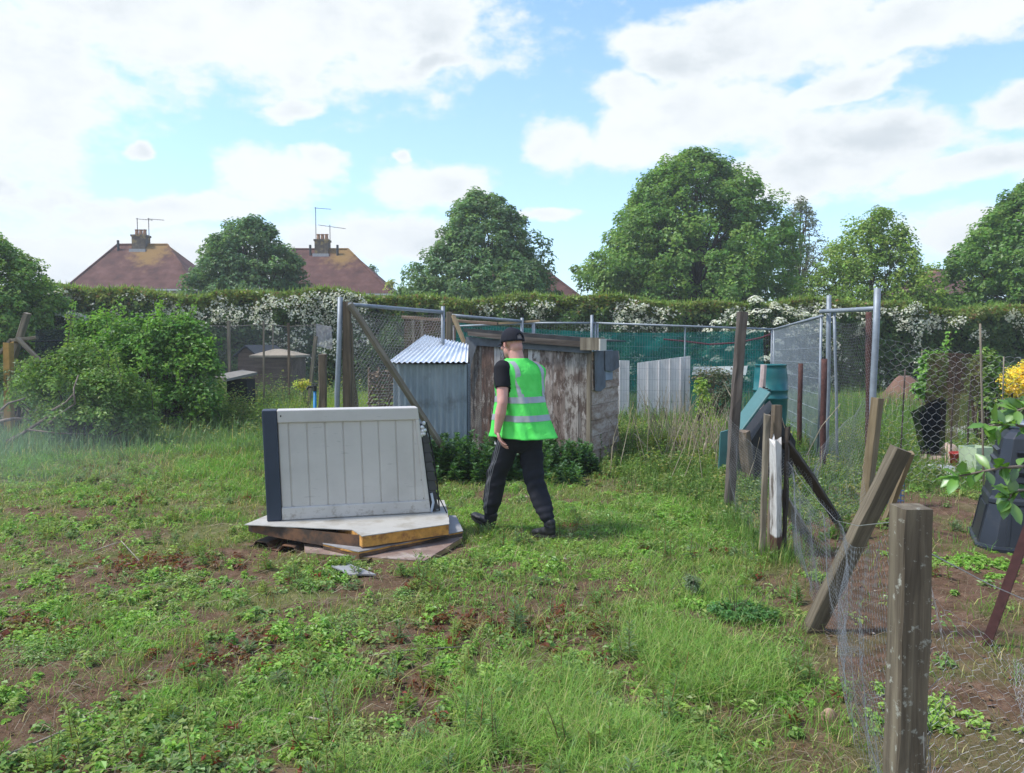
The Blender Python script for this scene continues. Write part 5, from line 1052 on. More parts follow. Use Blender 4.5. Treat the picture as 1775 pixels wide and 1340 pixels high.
# ================================================================== cream plastic panel unit on a stack of boards
cream = plain_mat('cream_plastic', (.51, .485, .455), .5, 0, .05, 2.5, spec=.35, dirt=(.40, .38, .355), dscale=1.6, dlo=.5, dhi=.85)
nt = cream.node_tree; co = objco(nt); bs = [n for n in nt.nodes if n.type == 'BSDF_PRINCIPLED'][0]; old = bs.inputs['Base Color'].links[0].from_socket
sp_ = N(nt, 'ShaderNodeSeparateXYZ'); L(nt, co, sp_.inputs[0]); mf = M2(nt, 'SUBTRACT', noise(nt, co, 16, 6, .75), M2(nt, 'MULTIPLY', sp_.outputs[2], .9))
c1 = mixc(nt, ramp(nt, mf, [(.47, (0, 0, 0)), (.60, (.55,) * 3)]), old, (.20, .16, .11)); sc_m = ramp(nt, noise(nt, co, 30, 3, .6, (.25, 1, 1.6)), [(.66, (0, 0, 0)), (.70, (.5,) * 3)]); L(nt, mixc(nt, sc_m, c1, (.33, .32, .30)), bs.inputs['Base Color'])
slate = plain_mat('slate_plastic', (.030, .042, .066), .55, 0, .12, 5)
O_ = np.array(W(463, 904, 6.08)); E_ = np.array(W(749, 888, 6.42)); O_[2] = .198; ang2 = atan2(E_[1] - O_[1], E_[0] - O_[0]); Lb = math.hypot(E_[0] - O_[0], E_[1] - O_[1])
e = empty('storage_shed', O_, ang2, 'cream plastic storage shed lying on its side on a stack of old panels', 'storage shed')
Hb = .892; T = .16; xs0 = .115; xtr = Lb - .115; xbr = Lb - .01; sh = -.028    # the top edge sits slightly left
def quadprism(g, P, y0, y1, c=None):
    """P: front outline (x,z) ccw; extruded from y0 to y1"""
    n = len(P); v = [(x, y0, z) for x, z in P] + [(x, y1, z) for x, z in P]; 
    g.add(v, q=[(i, (i + 1) % n, (i + 1) % n + n, i + n) for i in range(n)] + ([(0, 1, 2, 3)[::-1], (4, 5, 6, 7)] if n == 4 else []), c=c)
xr = lambda z: xbr + (xtr - xbr) * z / Hb; xl = lambda z: xs0 + sh * z / Hb
g = Geo(); pw_ = .138; xk = 0
# planked face, set back behind the rims
x = .0; k = 0; st = [0, .082] + [.082 + .143 * i for i in range(1, 8)]
for i in range(len(st)):
    a0 = st[i] + .004; a1 = (st[i + 1] - .004) if i + 1 < len(st) else None
    z0_, z1_ = .10, Hb - .10
    A = [(xl(z0_) + a0, z0_), ((xl(z0_) + a1) if a1 else xr(z0_), z0_), ((xl(z1_) + a1) if a1 else xr(z1_), z1_), (xl(z1_) + a0, z1_)]
    if A[2][0] > xr(z1_): A[2] = (xr(z1_) - .005, z1_); 
    if A[1][0] > xr(z0_): A[1] = (xr(z0_) - .005, z0_)
    quadprism(g, A, .012, .05)
quadprism(g, [(xl(0), 0.02), (xr(0) - .02, 0.02), (xr(Hb) - .02, Hb - .02), (xl(Hb), Hb - .02)], .020, T - .01)
b_ = g.build('planked_side', cream, e); bv = b_.modifiers.new('b', 'BEVEL'); bv.width = .006; bv.segments = 2
g = Geo(); quadprism(g, [(xl(0), 0), (xr(0), 0), (xr(.105), .105), (xl(.105), .105)], -.004, T); quadprism(g, [(xl(Hb - .105), Hb - .105), (xr(Hb - .105), Hb - .105), (xr(Hb), Hb), (xl(Hb), Hb)], -.004, T)
quadprism(g, [(xr(.1) - .035, .1), (xr(.1), .1), (xr(Hb - .1), Hb - .1), (xr(Hb - .1) - .035, Hb - .1)], -.002, T - .002); b_ = g.build('rim', cream, e); bv = b_.modifiers.new('b', 'BEVEL'); bv.width = .010; bv.segments = 3
g = Geo(); quadprism(g, [(0, .0), (xl(0) - .001, .0), (xl(Hb) - .001, Hb), (sh, Hb)], -.008, T + .01); b_ = g.build('base_panel', slate, e); bv = b_.modifiers.new('b', 'BEVEL'); bv.width = .008; bv.segments = 2
g = Geo(); dk = plain_mat('dark_hole', (.01, .01, .01), .9)
for (hx_, hz_, r_) in ((xl(Hb) + .03, Hb - .048, .008), (xr(.1) - .05, .125, .005), (xr(.27) - .05, .28, .005)):
    a_ = np.arange(10) / 10 * 2 * pi; g.add(np.r_[np.c_[hx_ + r_ * .7 * np.cos(a_), np.full(10, -.0065), hz_ + r_ * np.sin(a_)], [[hx_, -.0065, hz_]]], t=[(10, (i + 1) % 10, i) for i in range(10)])
g.build('screw_hole', dk, e)
# tiled dark lid, edge-on down the right side, bowed outwards and hanging open a little
g = Geo(); nz = 9; lidx = lambda z: xr(z) + .012 + .062 * sin(pi * min(1, (Hb - z) / Hb * .55 + .12)) + .005
for k in range(nz):
    z0_, z1_ = .02 + (Hb - .16) * k / nz, .02 + (Hb - .16) * (k + 1) / nz - .004; xa, xb = lidx(z0_), lidx(z1_)
    quadprism(g, [(xr(z0_) + .010, z0_), (xa + .004, z0_), (xb - .008, z1_), (xr(z1_) + .010, z1_)], .03, T + .08)
g.build('tiled_lid', plain_mat('charcoal_tile_plastic', (.050, .052, .056), .6, 0, .2, 9), e)
g = Geo(); zz = np.linspace(.0, Hb - .13, 14); g.tube(np.c_[[lidx(z) + .010 for z in zz], np.full(14, .05), zz], .007, 6); g.build('lid_edge', plain_mat('black_edge', (.02, .02, .022), .5), e)
g = Geo()
for k in range(9):
    p_ = np.array([xr(Hb * .8) + .022 + rng.normal() * .014, .02 + rng.normal() * .01, Hb * .8 + rng.uniform(-.06, .065)]); dd_ = rand_unit(1)[0] * .018; g.tube([p_ - dd_, p_, p_ + dd_ * .8], [.010, .018, .008], 6)
g.build('hinge_bracket', plain_mat('white_plastic', (.75, .76, .77), .4), e, smooth=True)
g = Geo(); g.tube([(xr(0) + .045, .0, .17), (xr(0) + .09, -.03, .08), (xr(0) + .125, -.06, -.0)], .005, 5); g.build('gas_strut', dk, e)
g = Geo(); g.tube([(xr(.1) + .02, .02, .16), (xr(.1) + .035, .015, .08), (xr(.1) + .015, .015, .0)], .012, 6); g.build('hose_stub', plain_mat('pale_blue_plastic', (.45, .5, .58), .4), e)
# stack of composite roofing panels
def zp(px, py, z):
    d = pix_dir(px, py); t = (z - CAM_H) / d.z; return np.array([d.x * t, d.y * t])
foam = plain_mat('orange_foam', (.52, .26, .06), .95, 0, .25, 22, bumps=.6, dirt=(.24, .10, .04), dscale=12, dlo=.48, dhi=.66)
skin_w = plain_mat('white_panel_skin', (.40, .385, .35), .55, 0, .08, 4, dirt=(.26, .23, .18), dscale=5, dlo=.48, dhi=.7); skin_g = plain_mat('grey_panel_skin', (.30, .30, .305), .55, .1, .12, 5, dirt=(.16, .13, .11), dlo=.5, dhi=.75)
skin_d = plain_mat('rusty_dark_underside', (.060, .042, .032), .85, 0, .4, 6, dirt=(.17, .085, .045), dscale=5, dlo=.48, dhi=.62); skin_b = plain_mat('brown_sheet', (.22, .15, .12), .8, 0, .25, 7, dirt=(.35, .30, .26), dscale=4, dlo=.5, dhi=.65)
def slabpoly(P, z0, z1, mat, nm, parent, org, tilt=(0, 0), wig=.004, sub=7):
    pts = []
    for a_, b_ in zip(P, P[1:] + P[:1]):
        for k in range(sub): pts.append(np.array(a_) * (1 - k / sub) + np.array(b_) * k / sub + (rng.normal(size=2) * wig if k else 0))
    pts = np.array(pts) - org[:2]; n = len(pts); c = pts.mean(0); tz = lambda p: p[:, 0] * tilt[0] + p[:, 1] * tilt[1]
    v = np.r_[np.c_[pts, z0 + tz(pts)], np.c_[pts, z1 + tz(pts)], [[c[0], c[1], z0 + tz(c[None])[0]], [c[0], c[1], z1 + tz(c[None])[0]]]]
    g = Geo(); g.add(v, q=[(i, (i + 1) % n, (i + 1) % n + n, i + n) for i in range(n)], t=[(2 * n, (i + 1) % n, i) for i in range(n)] + [(2 * n + 1, i + n, (i + 1) % n + n) for i in range(n)]); return g.build(nm, mat, parent)
def comp_panel(px, ztop, th, label, sk, core, under, tilt=(0, 0), ribs=0, ribh=.04, back=None, corefrac=.9, cidx=None):
    P = [zp(x, y, ztop) for x, y in px] + [np.array(b) for b in (back or [])]; org = np.array([*P[0], 0.]); e = empty('roofing_panel', (org[0], org[1], 0), 0, label, 'panel', None)
    slabpoly(P, ztop - .006, ztop, sk, 'top_skin', e, org, tilt, .002)
    ins = [np.array(P).mean(0) + (p - np.array(P).mean(0)) * .992 for p in P]; slabpoly([ins[i] for i in cidx] if cidx else ins, ztop - th * corefrac, ztop - .0065, core, 'foam_core', e, org, tilt, .006)
    slabpoly([ins[i] for i in cidx] if cidx else ins, ztop - th, ztop - th * corefrac - .0005, under, 'bottom_skin', e, org, tilt, .003)
    if ribs:
        g = Geo(); A, B = P[0] - org[:2], P[1] - org[:2]; dr_ = np.array(P[-1]) - np.array(P[0]); dr_ = dr_ / np.linalg.norm(dr_) * min(.6, np.linalg.norm(dr_))
        for k in range(ribs):
            s = (k + .5) / ribs; p = A * (1 - s) + B * s; u = (B - A) / np.linalg.norm(B - A); zt_ = ztop - th + tilt[0] * p[0] + tilt[1] * p[1] - .001
            pr = [(-.06, 0), (-.028, -ribh), (.028, -ribh), (.06, 0)]; v = [(p[0] + u[0] * a_, p[1] + u[1] * a_, zt_ + b2) for a_, b2 in pr] + [(p[0] + dr_[0] + u[0] * a_, p[1] + dr_[1] + u[1] * a_, zt_ + b2) for a_, b2 in pr]
            g.add(v, q=[(0, 1, 2, 3), (4, 7, 6, 5), (0, 4, 5, 1), (1, 5, 6, 2), (2, 6, 7, 3)])
        g.build('rib', under, e)
    return e
comp_panel([(530, 958), (735, 972), (802, 931)], .052, .048, 'lowest panel of the stack, brown sheet with a pale edge at right', skin_b, plain_mat('yellowed_foam', (.36, .26, .12), .95, 0, .3, 20), skin_d, back=[(-.55, 6.6), (-1.75, 6.3)])
comp_panel([(560, 942), (622, 956), (803, 920)], .098, .042, 'grey middle panel of the stack, twisted out to the right', skin_g, foam, skin_d, ribs=4, ribh=.035, back=[(-.50, 6.75), (-1.9, 6.9)], corefrac=.45)
comp_panel([(424, 909), (500, 913), (610, 918), (628, 929), (779, 908), (776, 886)], .196, .096, 'topmost white faced panel with a thick orange foam edge, under the storage shed', skin_w, foam, skin_d, ribs=0, back=[(-.62, 6.95), (-1.9, 6.95)], cidx=[3, 4, 5, 6, 7])
# its left half has lost the foam: deep dark corrugated side
e = empty('corrugated_offcut', (0, 0, 0), 0, 'dark rusty corrugated sheet end under the left half of the storage shed', 'metal sheet')
A, B = zp(430, 918, .13), zp(640, 950, .13); g = Geo(); n_ = 60; pts = []
for k in range(n_ + 1):
    s = k / n_; p = A * (1 - s) + B * s; ph_ = (s * 4.3) % 1; dz = .055 * (sstep(.15, .3, ph_) - sstep(.7, .85, ph_)); pts.append((p[0], p[1], .0 + dz * .9 + .0 * s))
pts = np.array(pts); dv = np.array([.25, .75, 0.01]); v = np.r_[pts, pts + dv, pts + [0, 0, -.006], pts + dv + [0, 0, -.006]]; m = n_ + 1; j = np.arange(n_)
g.add(v, q=np.concatenate([np.stack([j, j + 1, j + 1 + m, j + m], 1), np.stack([j + 3 * m, j + 1 + 3 * m, j + 1 + 2 * m, j + 2 * m], 1), np.stack([j + 2 * m, j + 1 + 2 * m, j + 1, j], 1)])); g.build('sheet', skin_d, e)
A, B = zp(428, 914, .16), zp(636, 936, .16); g = Geo(); q = B - A; nrm2 = np.array([-q[1], q[0]]) / np.linalg.norm(q)
pp = [(A + q * s) for s in (0.005, .25, .5, .75, .98)]; v = [(p[0] + nrm2[0] * .01, p[1] + nrm2[1] * .01, z) for p, zb3 in zip(pp, (.125, .10, .085, .07, .06)) for z in (zb3, .188)] ; v2 = [(a_ + nrm2[0] * .35, b2 + nrm2[1] * .35, c2) for a_, b2, c2 in v]
g.add(v + v2, q=[(2 * i, 2 * i + 2, 2 * i + 3, 2 * i + 1) for i in range(4)] + [(10 + 2 * i + 1, 10 + 2 * i + 3, 10 + 2 * i + 2, 10 + 2 * i) for i in range(4)] + [(2 * i, 10 + 2 * i, 10 + 2 * i + 2, 2 * i + 2) for i in range(4)] + [(0, 1, 11, 10), (8, 18, 19, 9)]); g.build('edge_trim', skin_d, e)
# slate-like offcut lying in the grass before the stack
e0 = np.array([*zp(612, 985, .05), .04]); g = Geo(); P = [zp(574, 976, .06), zp(600, 972, .06), zp(628, 982, .06), zp(652, 994, .05), zp(606, 994, .05)]; o_ = slabpoly([p for p in P], .035, .045, skin_g, 'sheet_offcut', None, np.zeros(3), wig=.002); tag(o_, 'small grey offcut of sheet lying in the grass before the stack', 'sheet')
post('loose_bolt', np.array([*zp(522, 945, .05), .0]), Vector((*zp(524, 915, .12), .175)), .008, .008, rust, 'thin rusty rod standing in front of the dark sheet end', 'rod', bury=.02)
# ================================================================== weeds and ground litter
stem_mat = leaf_mat('stem', .05, .02, (1, 1, 1))
def clump(g, x, y, n, r, h, ls, base, up=.9, dv=.22):
    """a tuft of small broad leaves"""
    d = rand_unit(n); d[:, 2] = np.abs(d[:, 2]); P = d * np.array([r, r, h]) * (.35 + .65 * rng.random(n))[:, None] + np.array([x, y, gzf(x, y)])
    leaves(g, P, d * .7 + np.array([0, 0, up]) + rand_unit(n) * .5, ls * (.5 + .8 * rng.random(n)), vary(base, n, dv, .12), .62, .3)
def stalk(g, gs, x, y, h, nl, ll, base, stemc, lean=.1, lw=.2, z0=None):
    """an upright weed: stem with narrow leaves spiralling up it"""
    z0 = gzf(x, y) if z0 is None else z0; a = rng.random() * 6.28; L_ = rng.random() * lean * h; top = np.array([x + cos(a) * L_, y + sin(a) * L_, z0 + h]); b = np.array([x, y, z0])
    gs.tube([b, b * .5 + top * .5 + rng.normal(size=3) * .01 * h, top], [.0022 + h * .003, .002 + h * .002, .001], 4, False, c=stemc)
    t = rng.random(nl) ** .8; P = b + (top - b) * t[:, None]; an = rng.random(nl) * 2 * pi; d = np.stack([np.cos(an), np.sin(an), .35 + .8 * t], -1); d /= np.linalg.norm(d, axis=1)[:, None]
    l = ll * (1.1 - .5 * t) * (.7 + .6 * rng.random(nl)); s = np.cross(d, [0, 0, 1.]); s /= np.linalg.norm(s, axis=1)[:, None] + 1e-9
    w = (l * lw)[:, None]; lc = l[:, None]; m = P + d * lc * .45; e_ = P + d * lc - np.array([0, 0, 1]) * lc * .25
    v = np.stack([P, m + s * w * .5, e_, m - s * w * .5], 1).reshape(-1, 3); q = np.arange(nl)[:, None] * 4
    g.add(v, t=np.concatenate([q + np.array([[0, 1, 2]]), q + np.array([[0, 2, 3]])]), c=np.repeat(vary(base, nl, .25, .12), 4, 0))
def ok_pt(x, y): return not ((-2.15 < x < -.35) and (5.6 < y < 7.2))
# leafy low weeds
WEED = leaf_mat('weed_leaf', .40, .02, (1.62, 1.62, 1.35))
g = Geo(); cols_ = [(.13, .23, .055), (.16, .26, .06), (.13, .20, .07), (.15, .20, .07), (.18, .23, .08)]
xx, yy = sample_ground(9000, 2.1, 12, 1.5, .8); f1 = fbm(xx * 1.3 + 70, yy * 1.3 + 30, 4); pl = f_plot(xx, yy); sl = f_soil(xx, yy)
for x, y, f, p, s_ in zip(xx, yy, f1, pl, sl):
    th_ = .60 + .10 * p + (.05 if x > .8 and y < 5 else 0)
    if f < th_ and rng.random() > .13 * (1 - p) + .02: continue
    if not ok_pt(x, y): continue
    n = int(16 + 36 * rng.random()); r = .03 + .07 * rng.random(); clump(g, x, y, n, r, .03 + .07 * rng.random(), .017 + .016 * rng.random() + .0012 * y, cols_[rng.integers(5)])
px_, py_ = sample_ground(230, 2.2, 9, 1.3, .8); bright = [(.15, .26, .055), (.17, .28, .065), (.19, .28, .075), (.16, .25, .06), (.15, .22, .09), (.18, .24, .085)]
for x0, y0 in zip(px_, py_):
    if not ok_pt(x0, y0) or (x0 > fence_x(y0) - .12 and rng.random() < .85) or (x0 > .5 and y0 < 4 and rng.random() < .7): continue
    R_ = .07 + .24 * rng.random() ** 1.5; base = bright[rng.integers(6)]; hh = .025 + .060 * rng.random(); k = int(14 + 300 * R_ * R_ * 3); lz = .014 + .018 * rng.random()
    for i in range(k):
        a = rng.random() * 6.28; r_ = R_ * 1.25 * rng.random() ** .8 * (1 + .5 * sin(3 * a + x0 * 9)); clump(g, x0 + cos(a) * r_, y0 + sin(a) * r_, 18, .035, hh * (1.15 - .6 * r_ / R_), lz, base, 1.0)
tag(g.build('leafy_weeds', WEED), 'low broad leaved weeds growing in patches through the meadow', None, None, 'stuff')
# upright willowherb-like weeds, many with reddened feet
g = Geo(); gs = Geo(); xx, yy = sample_ground(1150, 2.3, 11, 1.2, .8)
for x, y in zip(xx, yy):
    f = fbm(np.array([x * .9 + 11]), np.array([y * .9 + 88]), 3)[0]
    if f < .475 or not ok_pt(x, y) or (x > .9 and y < 4.6 and rng.random() < .8) or (x > fence_x(y) - .1 and rng.random() < .85): continue
    h = .05 + .17 * rng.random() ** 1.6; bc_ = [(.15, .21, .07), (.12, .18, .075), (.17, .22, .08), (.13, .18, .11)][rng.integers(4)]; sc3 = vary((.17, .12, .06) if rng.random() < .6 else (.18, .08, .05), 1, .2, .1)[0]
    for q_ in range(rng.integers(1, 6)): stalk(g, gs, x + rng.normal() * .03, y + rng.normal() * .03, h * rng.uniform(.5, 1.1), int(24 + 120 * h), .03 + .035 * rng.random(), bc_, sc3, .45, .17)
    if rng.random() < .35:
        n = 14; a = rng.random(n) * 6.28; P = np.array([x, y, gzf(x, y) + .012]) + np.c_[np.cos(a) * .03, np.sin(a) * .03, rng.random(n) * .04]; leaves(g, P, rand_unit(n) + [0, 0, .6], .035, vary((.17, .045, .03), n, .3, .1), .35)
g.v += gs.v; g.c += gs.c; g.q += [q + g.n for q in gs.q]; g.qm += gs.qm; g.n += gs.n
tag(g.build('upright_weeds', WEED), 'upright thin leaved weeds with reddish stems scattered over the meadow', None, None, 'stuff')
# reddened low dock patches
g = Geo(); 
for (px, py, r_, k) in ((240, 980, .5, 60), (300, 985, .4, 40), (45, 1080, .22, 30), (785, 1085, .3, 30), (745, 1190, .12, 12), (210, 870, .5, 30), (1010, 1085, .4, 25), (500, 1120, .5, 30), (130, 1090, .2, 16), (960, 1100, .3, 16), (380, 1130, .4, 20)):
    c0 = G(px, py)
    for i in range(k):
        x, y = c0.x + rng.normal() * r_ * .5, c0.y + rng.normal() * r_ * .4; clump(g, x, y, 9, .05, .05, .038, (.13, .050, .030) if rng.random() < .6 else (.15, .11, .055), .5)
tag(g.build('reddened_dock_leaves', LEAF), 'reddish brown dying leaves patched across the weedy ground', None, None, 'stuff')
# dry straw, dead stems
g = Geo(); n = 9000; x, y = sample_ground(n, 2.1, 13, 1.6, .8); a = rng.random(n) * pi; l = .03 + .11 * rng.random(n) ** 3; r = (.0005 + .0004 * rng.random(n) + .00010 * y) * (1 - .4 * f_plot(x, y))
dx, dy = np.cos(a) * l, np.sin(a) * l; z = gz(x, y) + .008 + .02 * rng.random(n)
P = np.stack([np.stack([x - dx, y - dy, z - .004], -1), np.stack([x + rng.normal(size=n) * .012, y + rng.normal(size=n) * .012, z + .012 + .02 * rng.random(n)], -1), np.stack([x + dx, y + dy, z], -1)], 1)
idx = np.arange(n)[:, None] * 3; E = np.concatenate([idx + [[0, 1]], idx + [[1, 2]]]); E = E.reshape(-1, 2)
PP = P.reshape(-1, 3); rr = np.concatenate([r, r])
a_ = PP[E[:, 0]]; b_ = PP[E[:, 1]]; d = b_ - a_; d /= np.linalg.norm(d, axis=1)[:, None] + 1e-9; u = np.cross(d, [0, 0, 1.]); u /= np.linalg.norm(u, axis=1)[:, None] + 1e-9; w = np.cross(d, u)
vs = []
for k in range(3):
    an = k * 2 * pi / 3; o_ = rr[:, None] * (cos(an) * u + sin(an) * w); vs += [a_ + o_, b_ + o_]
v = np.stack(vs, 1); m = len(E); base = np.arange(m)[:, None] * 6; c_ = np.repeat(np.tile(vary((.29, .235, .155), n, .4, .08), (2, 1)), 6, 0)
g.add(v.reshape(-1, 3), q=np.concatenate([base + [[0, 1, 3, 2]], base + [[2, 3, 5, 4]], base + [[4, 5, 1, 0]]]), c=c_)
tag(g.build('dry_straw', stem_mat), 'bleached dead stems and straw littering the ground', None, None, 'stuff')
# clods and small stones
rock_m = leaf_mat('clod', 0, .0, (1, 1, 1)); g = Geo(); n = 15000; x, y = sample_ground(n, 2.0, 11, 1.5, .8); s = f_soil(x, y); k = rng.random(n) < s * .95 + .03; x, y = x[k], y[k]; n = len(x); r = .003 + .013 * rng.random(n) ** 4
oc = np.array([(1, 0, 0), (0, 1, 0), (-1, 0, 0), (0, -1, 0), (0, 0, .8), (0, 0, -.8)]); v = oc[None] * r[:, None, None] * (.6 + .8 * rng.random((n, 6, 1))) + np.stack([x, y, gz(x, y) + r * .4], -1)[:, None]
base = np.arange(n)[:, None] * 6; t = np.concatenate([base + [[i, (i + 1) % 4, 4]] for i in range(4)] + [base + [[(i + 1) % 4, i, 5]] for i in range(4)]); c_ = vary((.14, .09, .06), n, .35, .08); wt = rng.random(n) < .05; c_[wt] = vary((.42, .36, .30), wt.sum(), .3, .05)
g.add(v.reshape(-1, 3), t=t, c=np.repeat(c_, 6, 0)); tag(g.build('soil_crumbs', rock_m), 'crumbs of soil and grit on the bare earth', None, None, 'stuff')
# a few things one can pick out
lump('stone', 1437, 1240, .035, .03, .035, plain_mat('sandstone', (.34, .22, .15), .9, 0, .2, 20), 'tan stone on the grass near the foot of the nearest post', 'stone', 4)
for (p0, p1, p2, r_, l) in (((160, 962), (210, 945), (250, 990), .006, 'thin dead stick lying left of the panel stack'), ((500, 1247), (545, 1256), (590, 1268), .006, 'bleached stick lying low in the middle foreground'), ((10, 1318), (90, 1280), (150, 1252), .006, 'long pale stem lying in the bottom left corner'), ((640, 1150), (700, 1140), (800, 1130), .003, 'long thin straw lying in the centre of the foreground')):
    g = Geo(); P = [np.array(Gz(*p)) + [0, 0, .03] for p in (p0, p1, p2)]; g.tube(P, r_ * .8, 5); tag(g.build('stick', wood_mat('bleached_stick', (.25, .21, .16), (.38, .33, .26), (.5, .45, .37), 20), smooth=True), l, 'stick')
for (px, py, s_, l) in ((452, 697, .16, 'white scrap lying in the far grass left of the blue water pipe'), (479, 701, .12, 'pale green scrap in the far grass beside the white scrap'), (413, 729, .13, 'pale scrap in the grass just left of the storage shed')):
    lump('litter', px, py, s_, s_ * .7, .07, sheet_m if 'white' in l else plain_mat('pale_green_scrap', (.45, .58, .46), .6), l, 'litter', px)

# ---- tall rank growth --------------------------------------------------
g = Geo(); gl = Geo(); gs = Geo()
def tall(cx, cy, rx, ry, n, h0, h1, cols, leafy=0, w=.006, lean=.5, lls=.05, dry=.05):
    x = cx + rng.normal(size=n) * rx * .5; y = cy + rng.normal(size=n) * ry * .5; kk = ~((x > -1.8) & (x < 1.5) & (y > 9.5) & (y < 12.4)); x, y = x[kk], y[kk]; n = len(x); c = pick(cols, n) * (.75 + .5 * rng.random((n, 1))); dm = rng.random(n) < dry; c[dm] = vary((.34, .29, .17), dm.sum(), .25, .08)
    h = h0 + (h1 - h0) * rng.random(n) ** 1.4; blades(g, x, y, gz(x, y), h, w * (.7 + .6 * rng.random(n)), rng.random(n) * lean, c, 3)
    for i in range(leafy): 
        xi, yi = cx + rng.normal() * rx * .5, cy + rng.normal() * ry * .5; stalk(gl, gs, xi, yi, h0 + (h1 - h0) * rng.random(), 40, lls, cols[rng.integers(len(cols))], (.16, .17, .07), .3, .4)
gy = [(.15, .18, .065), (.12, .16, .055), (.11, .155, .055), (.18, .18, .09)]; gg_ = [(.09, .16, .045), (.11, .18, .05), (.075, .13, .045)]; gb_ = [(.10, .17, .09), (.12, .19, .10), (.09, .14, .07)]
tall(2.4, 12.4, 1.6, 2.8, 8000, .12, .42, gg_ + gy[1:3], 420, .009, .8, .06, .07); tall(2.2, 10.0, 1.0, 1.6, 4500, .06, .24, gg_ + gy[1:3], 200, .007, .8, .045, .06); tall(2.6, 14.2, 2.4, .8, 3000, .2, .5, gg_ + gy[1:3], 160, .011, .6, .06, .06)
tall(2.25, 8.6, .9, 1.0, 3000, .05, .20, gg_, 60, .006); tall(3.3, 9.6, 1.3, 1.8, 2600, .05, .22, gg_, 160, .007, .7, .05, .06); tall(4.8, 12.4, 1.6, 2.6, 3500, .15, .45, gg_, 160, .010, .6, .05, .06); tall(2.7, 7.0, .6, .8, 900, .03, .11, gg_, 30, .005)
tall(1.95, 6.7, .18, 1.4, 1200, .05, .18, gg_, 14, .005); tall(2.0, 5.8, .18, .4, 500, .06, .22, gg_, 0, .005)
tall(-4.6, 13.2, 2.6, 2.0, 7000, .06, .2, gb_, 120, .010, 1.2); tall(-5.3, 16.5, 4.5, 3.0, 12000, .2, .5, gb_, 260, .013, .8, .07); tall(-8.5, 12.0, 3, 2.0, 7000, .12, .4, gb_, 90, .010, .8); tall(-9, 19, 6, 3, 8000, .3, .9, gb_, 80, .018); tall(-3.2, 11.3, 1.4, 1.2, 2000, .05, .15, gg_, 0, .007); tall(-2.8, 14.0, 1.8, 2.4, 5000, .12, .4, gg_, 160, .009, .8)
tall(-3.2, 15.5, 1.2, 1.2, 2500, .3, .8, [(.19, .25, .05), (.15, .22, .05)], 60, .012); tall(6.5, 13, 3, 3, 6000, .2, .5, gg_, 120, .010); tall(5.0, 8.8, 1.8, 1.0, 2600, .04, .14, gg_, 30, .006); tall(6, 17, 5, 3, 6000, .3, .8, gg_, 60, .015); tall(-6.6, 9.6, 2.6, 1.6, 2500, .04, .13, gb_, 0, .007, 1.2); tall(4.4, 10.2, 1.3, 1.1, 2000, .1, .3, gg_, 50, .008)
g.v += gl.v + gs.v; g.c += gl.c + gs.c; g.t += [t + g.n for t in gl.t]; g.tm += gl.tm; n1_ = g.n + gl.n; g.q += [q + n1_ for q in gs.q]; g.qm += gs.qm; g.n = n1_ + gs.n
tag(g.build('tall_grass', GRASS), 'rank tall grass and weeds along the fences and plots', None, None, 'stuff')
g2 = Geo()      # leafy weeds standing among the rank grass
for (cx, cy, rx, ry, k, hh) in ((2.4, 12.2, 1.0, 1.6, 420, .42), (2.2, 10.2, .8, .8, 260, .26), (3.4, 9.6, .9, 1.0, 420, .20), (4.6, 9.6, 1.2, .7, 260, .16), (2.9, 7.6, .6, .7, 160, .10), (-5.6, 14.9, 1.0, .7, 380, .75), (-4.2, 16, 1.2, 1.0, 260, .55), (-6.6, 17.6, 1.3, .5, 380, .85), (-4.8, 17.8, 1.3, .5, 300, .8), (5, 12, 1.4, 1.8, 260, .4), (-2.6, 13.6, 1.4, 1.6, 200, .3), (-4.8, 15, 2.6, 2.0, 300, .35), (2.3, 8.5, .5, .8, 120, .15), (6.4, 11, 1.6, 1.4, 200, .3)):
    for i in range(k):
        x, y = cx + rng.normal() * rx * .6, cy + rng.normal() * ry * .6
        if -1.8 < x < 1.45 and 9.5 < y < 12.4: continue
        clump(g2, x, y, 34, .10 + .05 * rng.random(), hh * (.5 + .8 * rng.random()), .035 + .0025 * y * rng.random(), [(.13, .20, .055), (.10, .17, .05), (.17, .22, .075), (.09, .15, .06), (.19, .21, .08)][rng.integers(5)], .9)
tag(g2.build('rank_weeds', LEAF), 'leafy knee high weeds massed in the neglected plots', None, None, 'stuff')
# ---- nettles round the huts
g = Geo()
def nettles(cx, cy, rx, ry, k, h0, h1, cols):
    gs_ = Geo()
    for i in range(k):
        x, y = cx + (rng.random() * 2 - 1) * rx, cy + (rng.random() * 2 - 1) * ry; h = h0 + (h1 - h0) * rng.random() * (1 - .3 * abs(x - cx) / rx)
        stalk(g, gs_, x, y, h, int(26 + h * 50), .095, cols[rng.integers(len(cols))], (.07, .11, .04), .2, .55)
    g.v += gs_.v; g.c += gs_.c; g.q += [q + g.n for q in gs_.q]; g.qm += gs_.qm; g.n += gs_.n
nc = [(.045, .105, .038), (.055, .125, .042), (.038, .085, .032), (.07, .15, .05)]
nettles(-.60, 9.25, .60, .38, 190, .20, .60, nc); nettles(.62, 9.65, .42, .35, 130, .18, .46, nc); nettles(.15, 9.9, .4, .3, 110, .3, .55, nc); nettles(-.1, 9.0, .9, .3, 70, .1, .3, nc[1:])
nettles(-1.1, 9.1, .35, .3, 60, .2, .5, nc)
tag(g.build('nettles', leaf_mat('nettle_leaf', .38, .03, (1.35, 1.30, 1.15))), 'dark green nettles crowding the foot of the two huts', None, None, 'stuff')

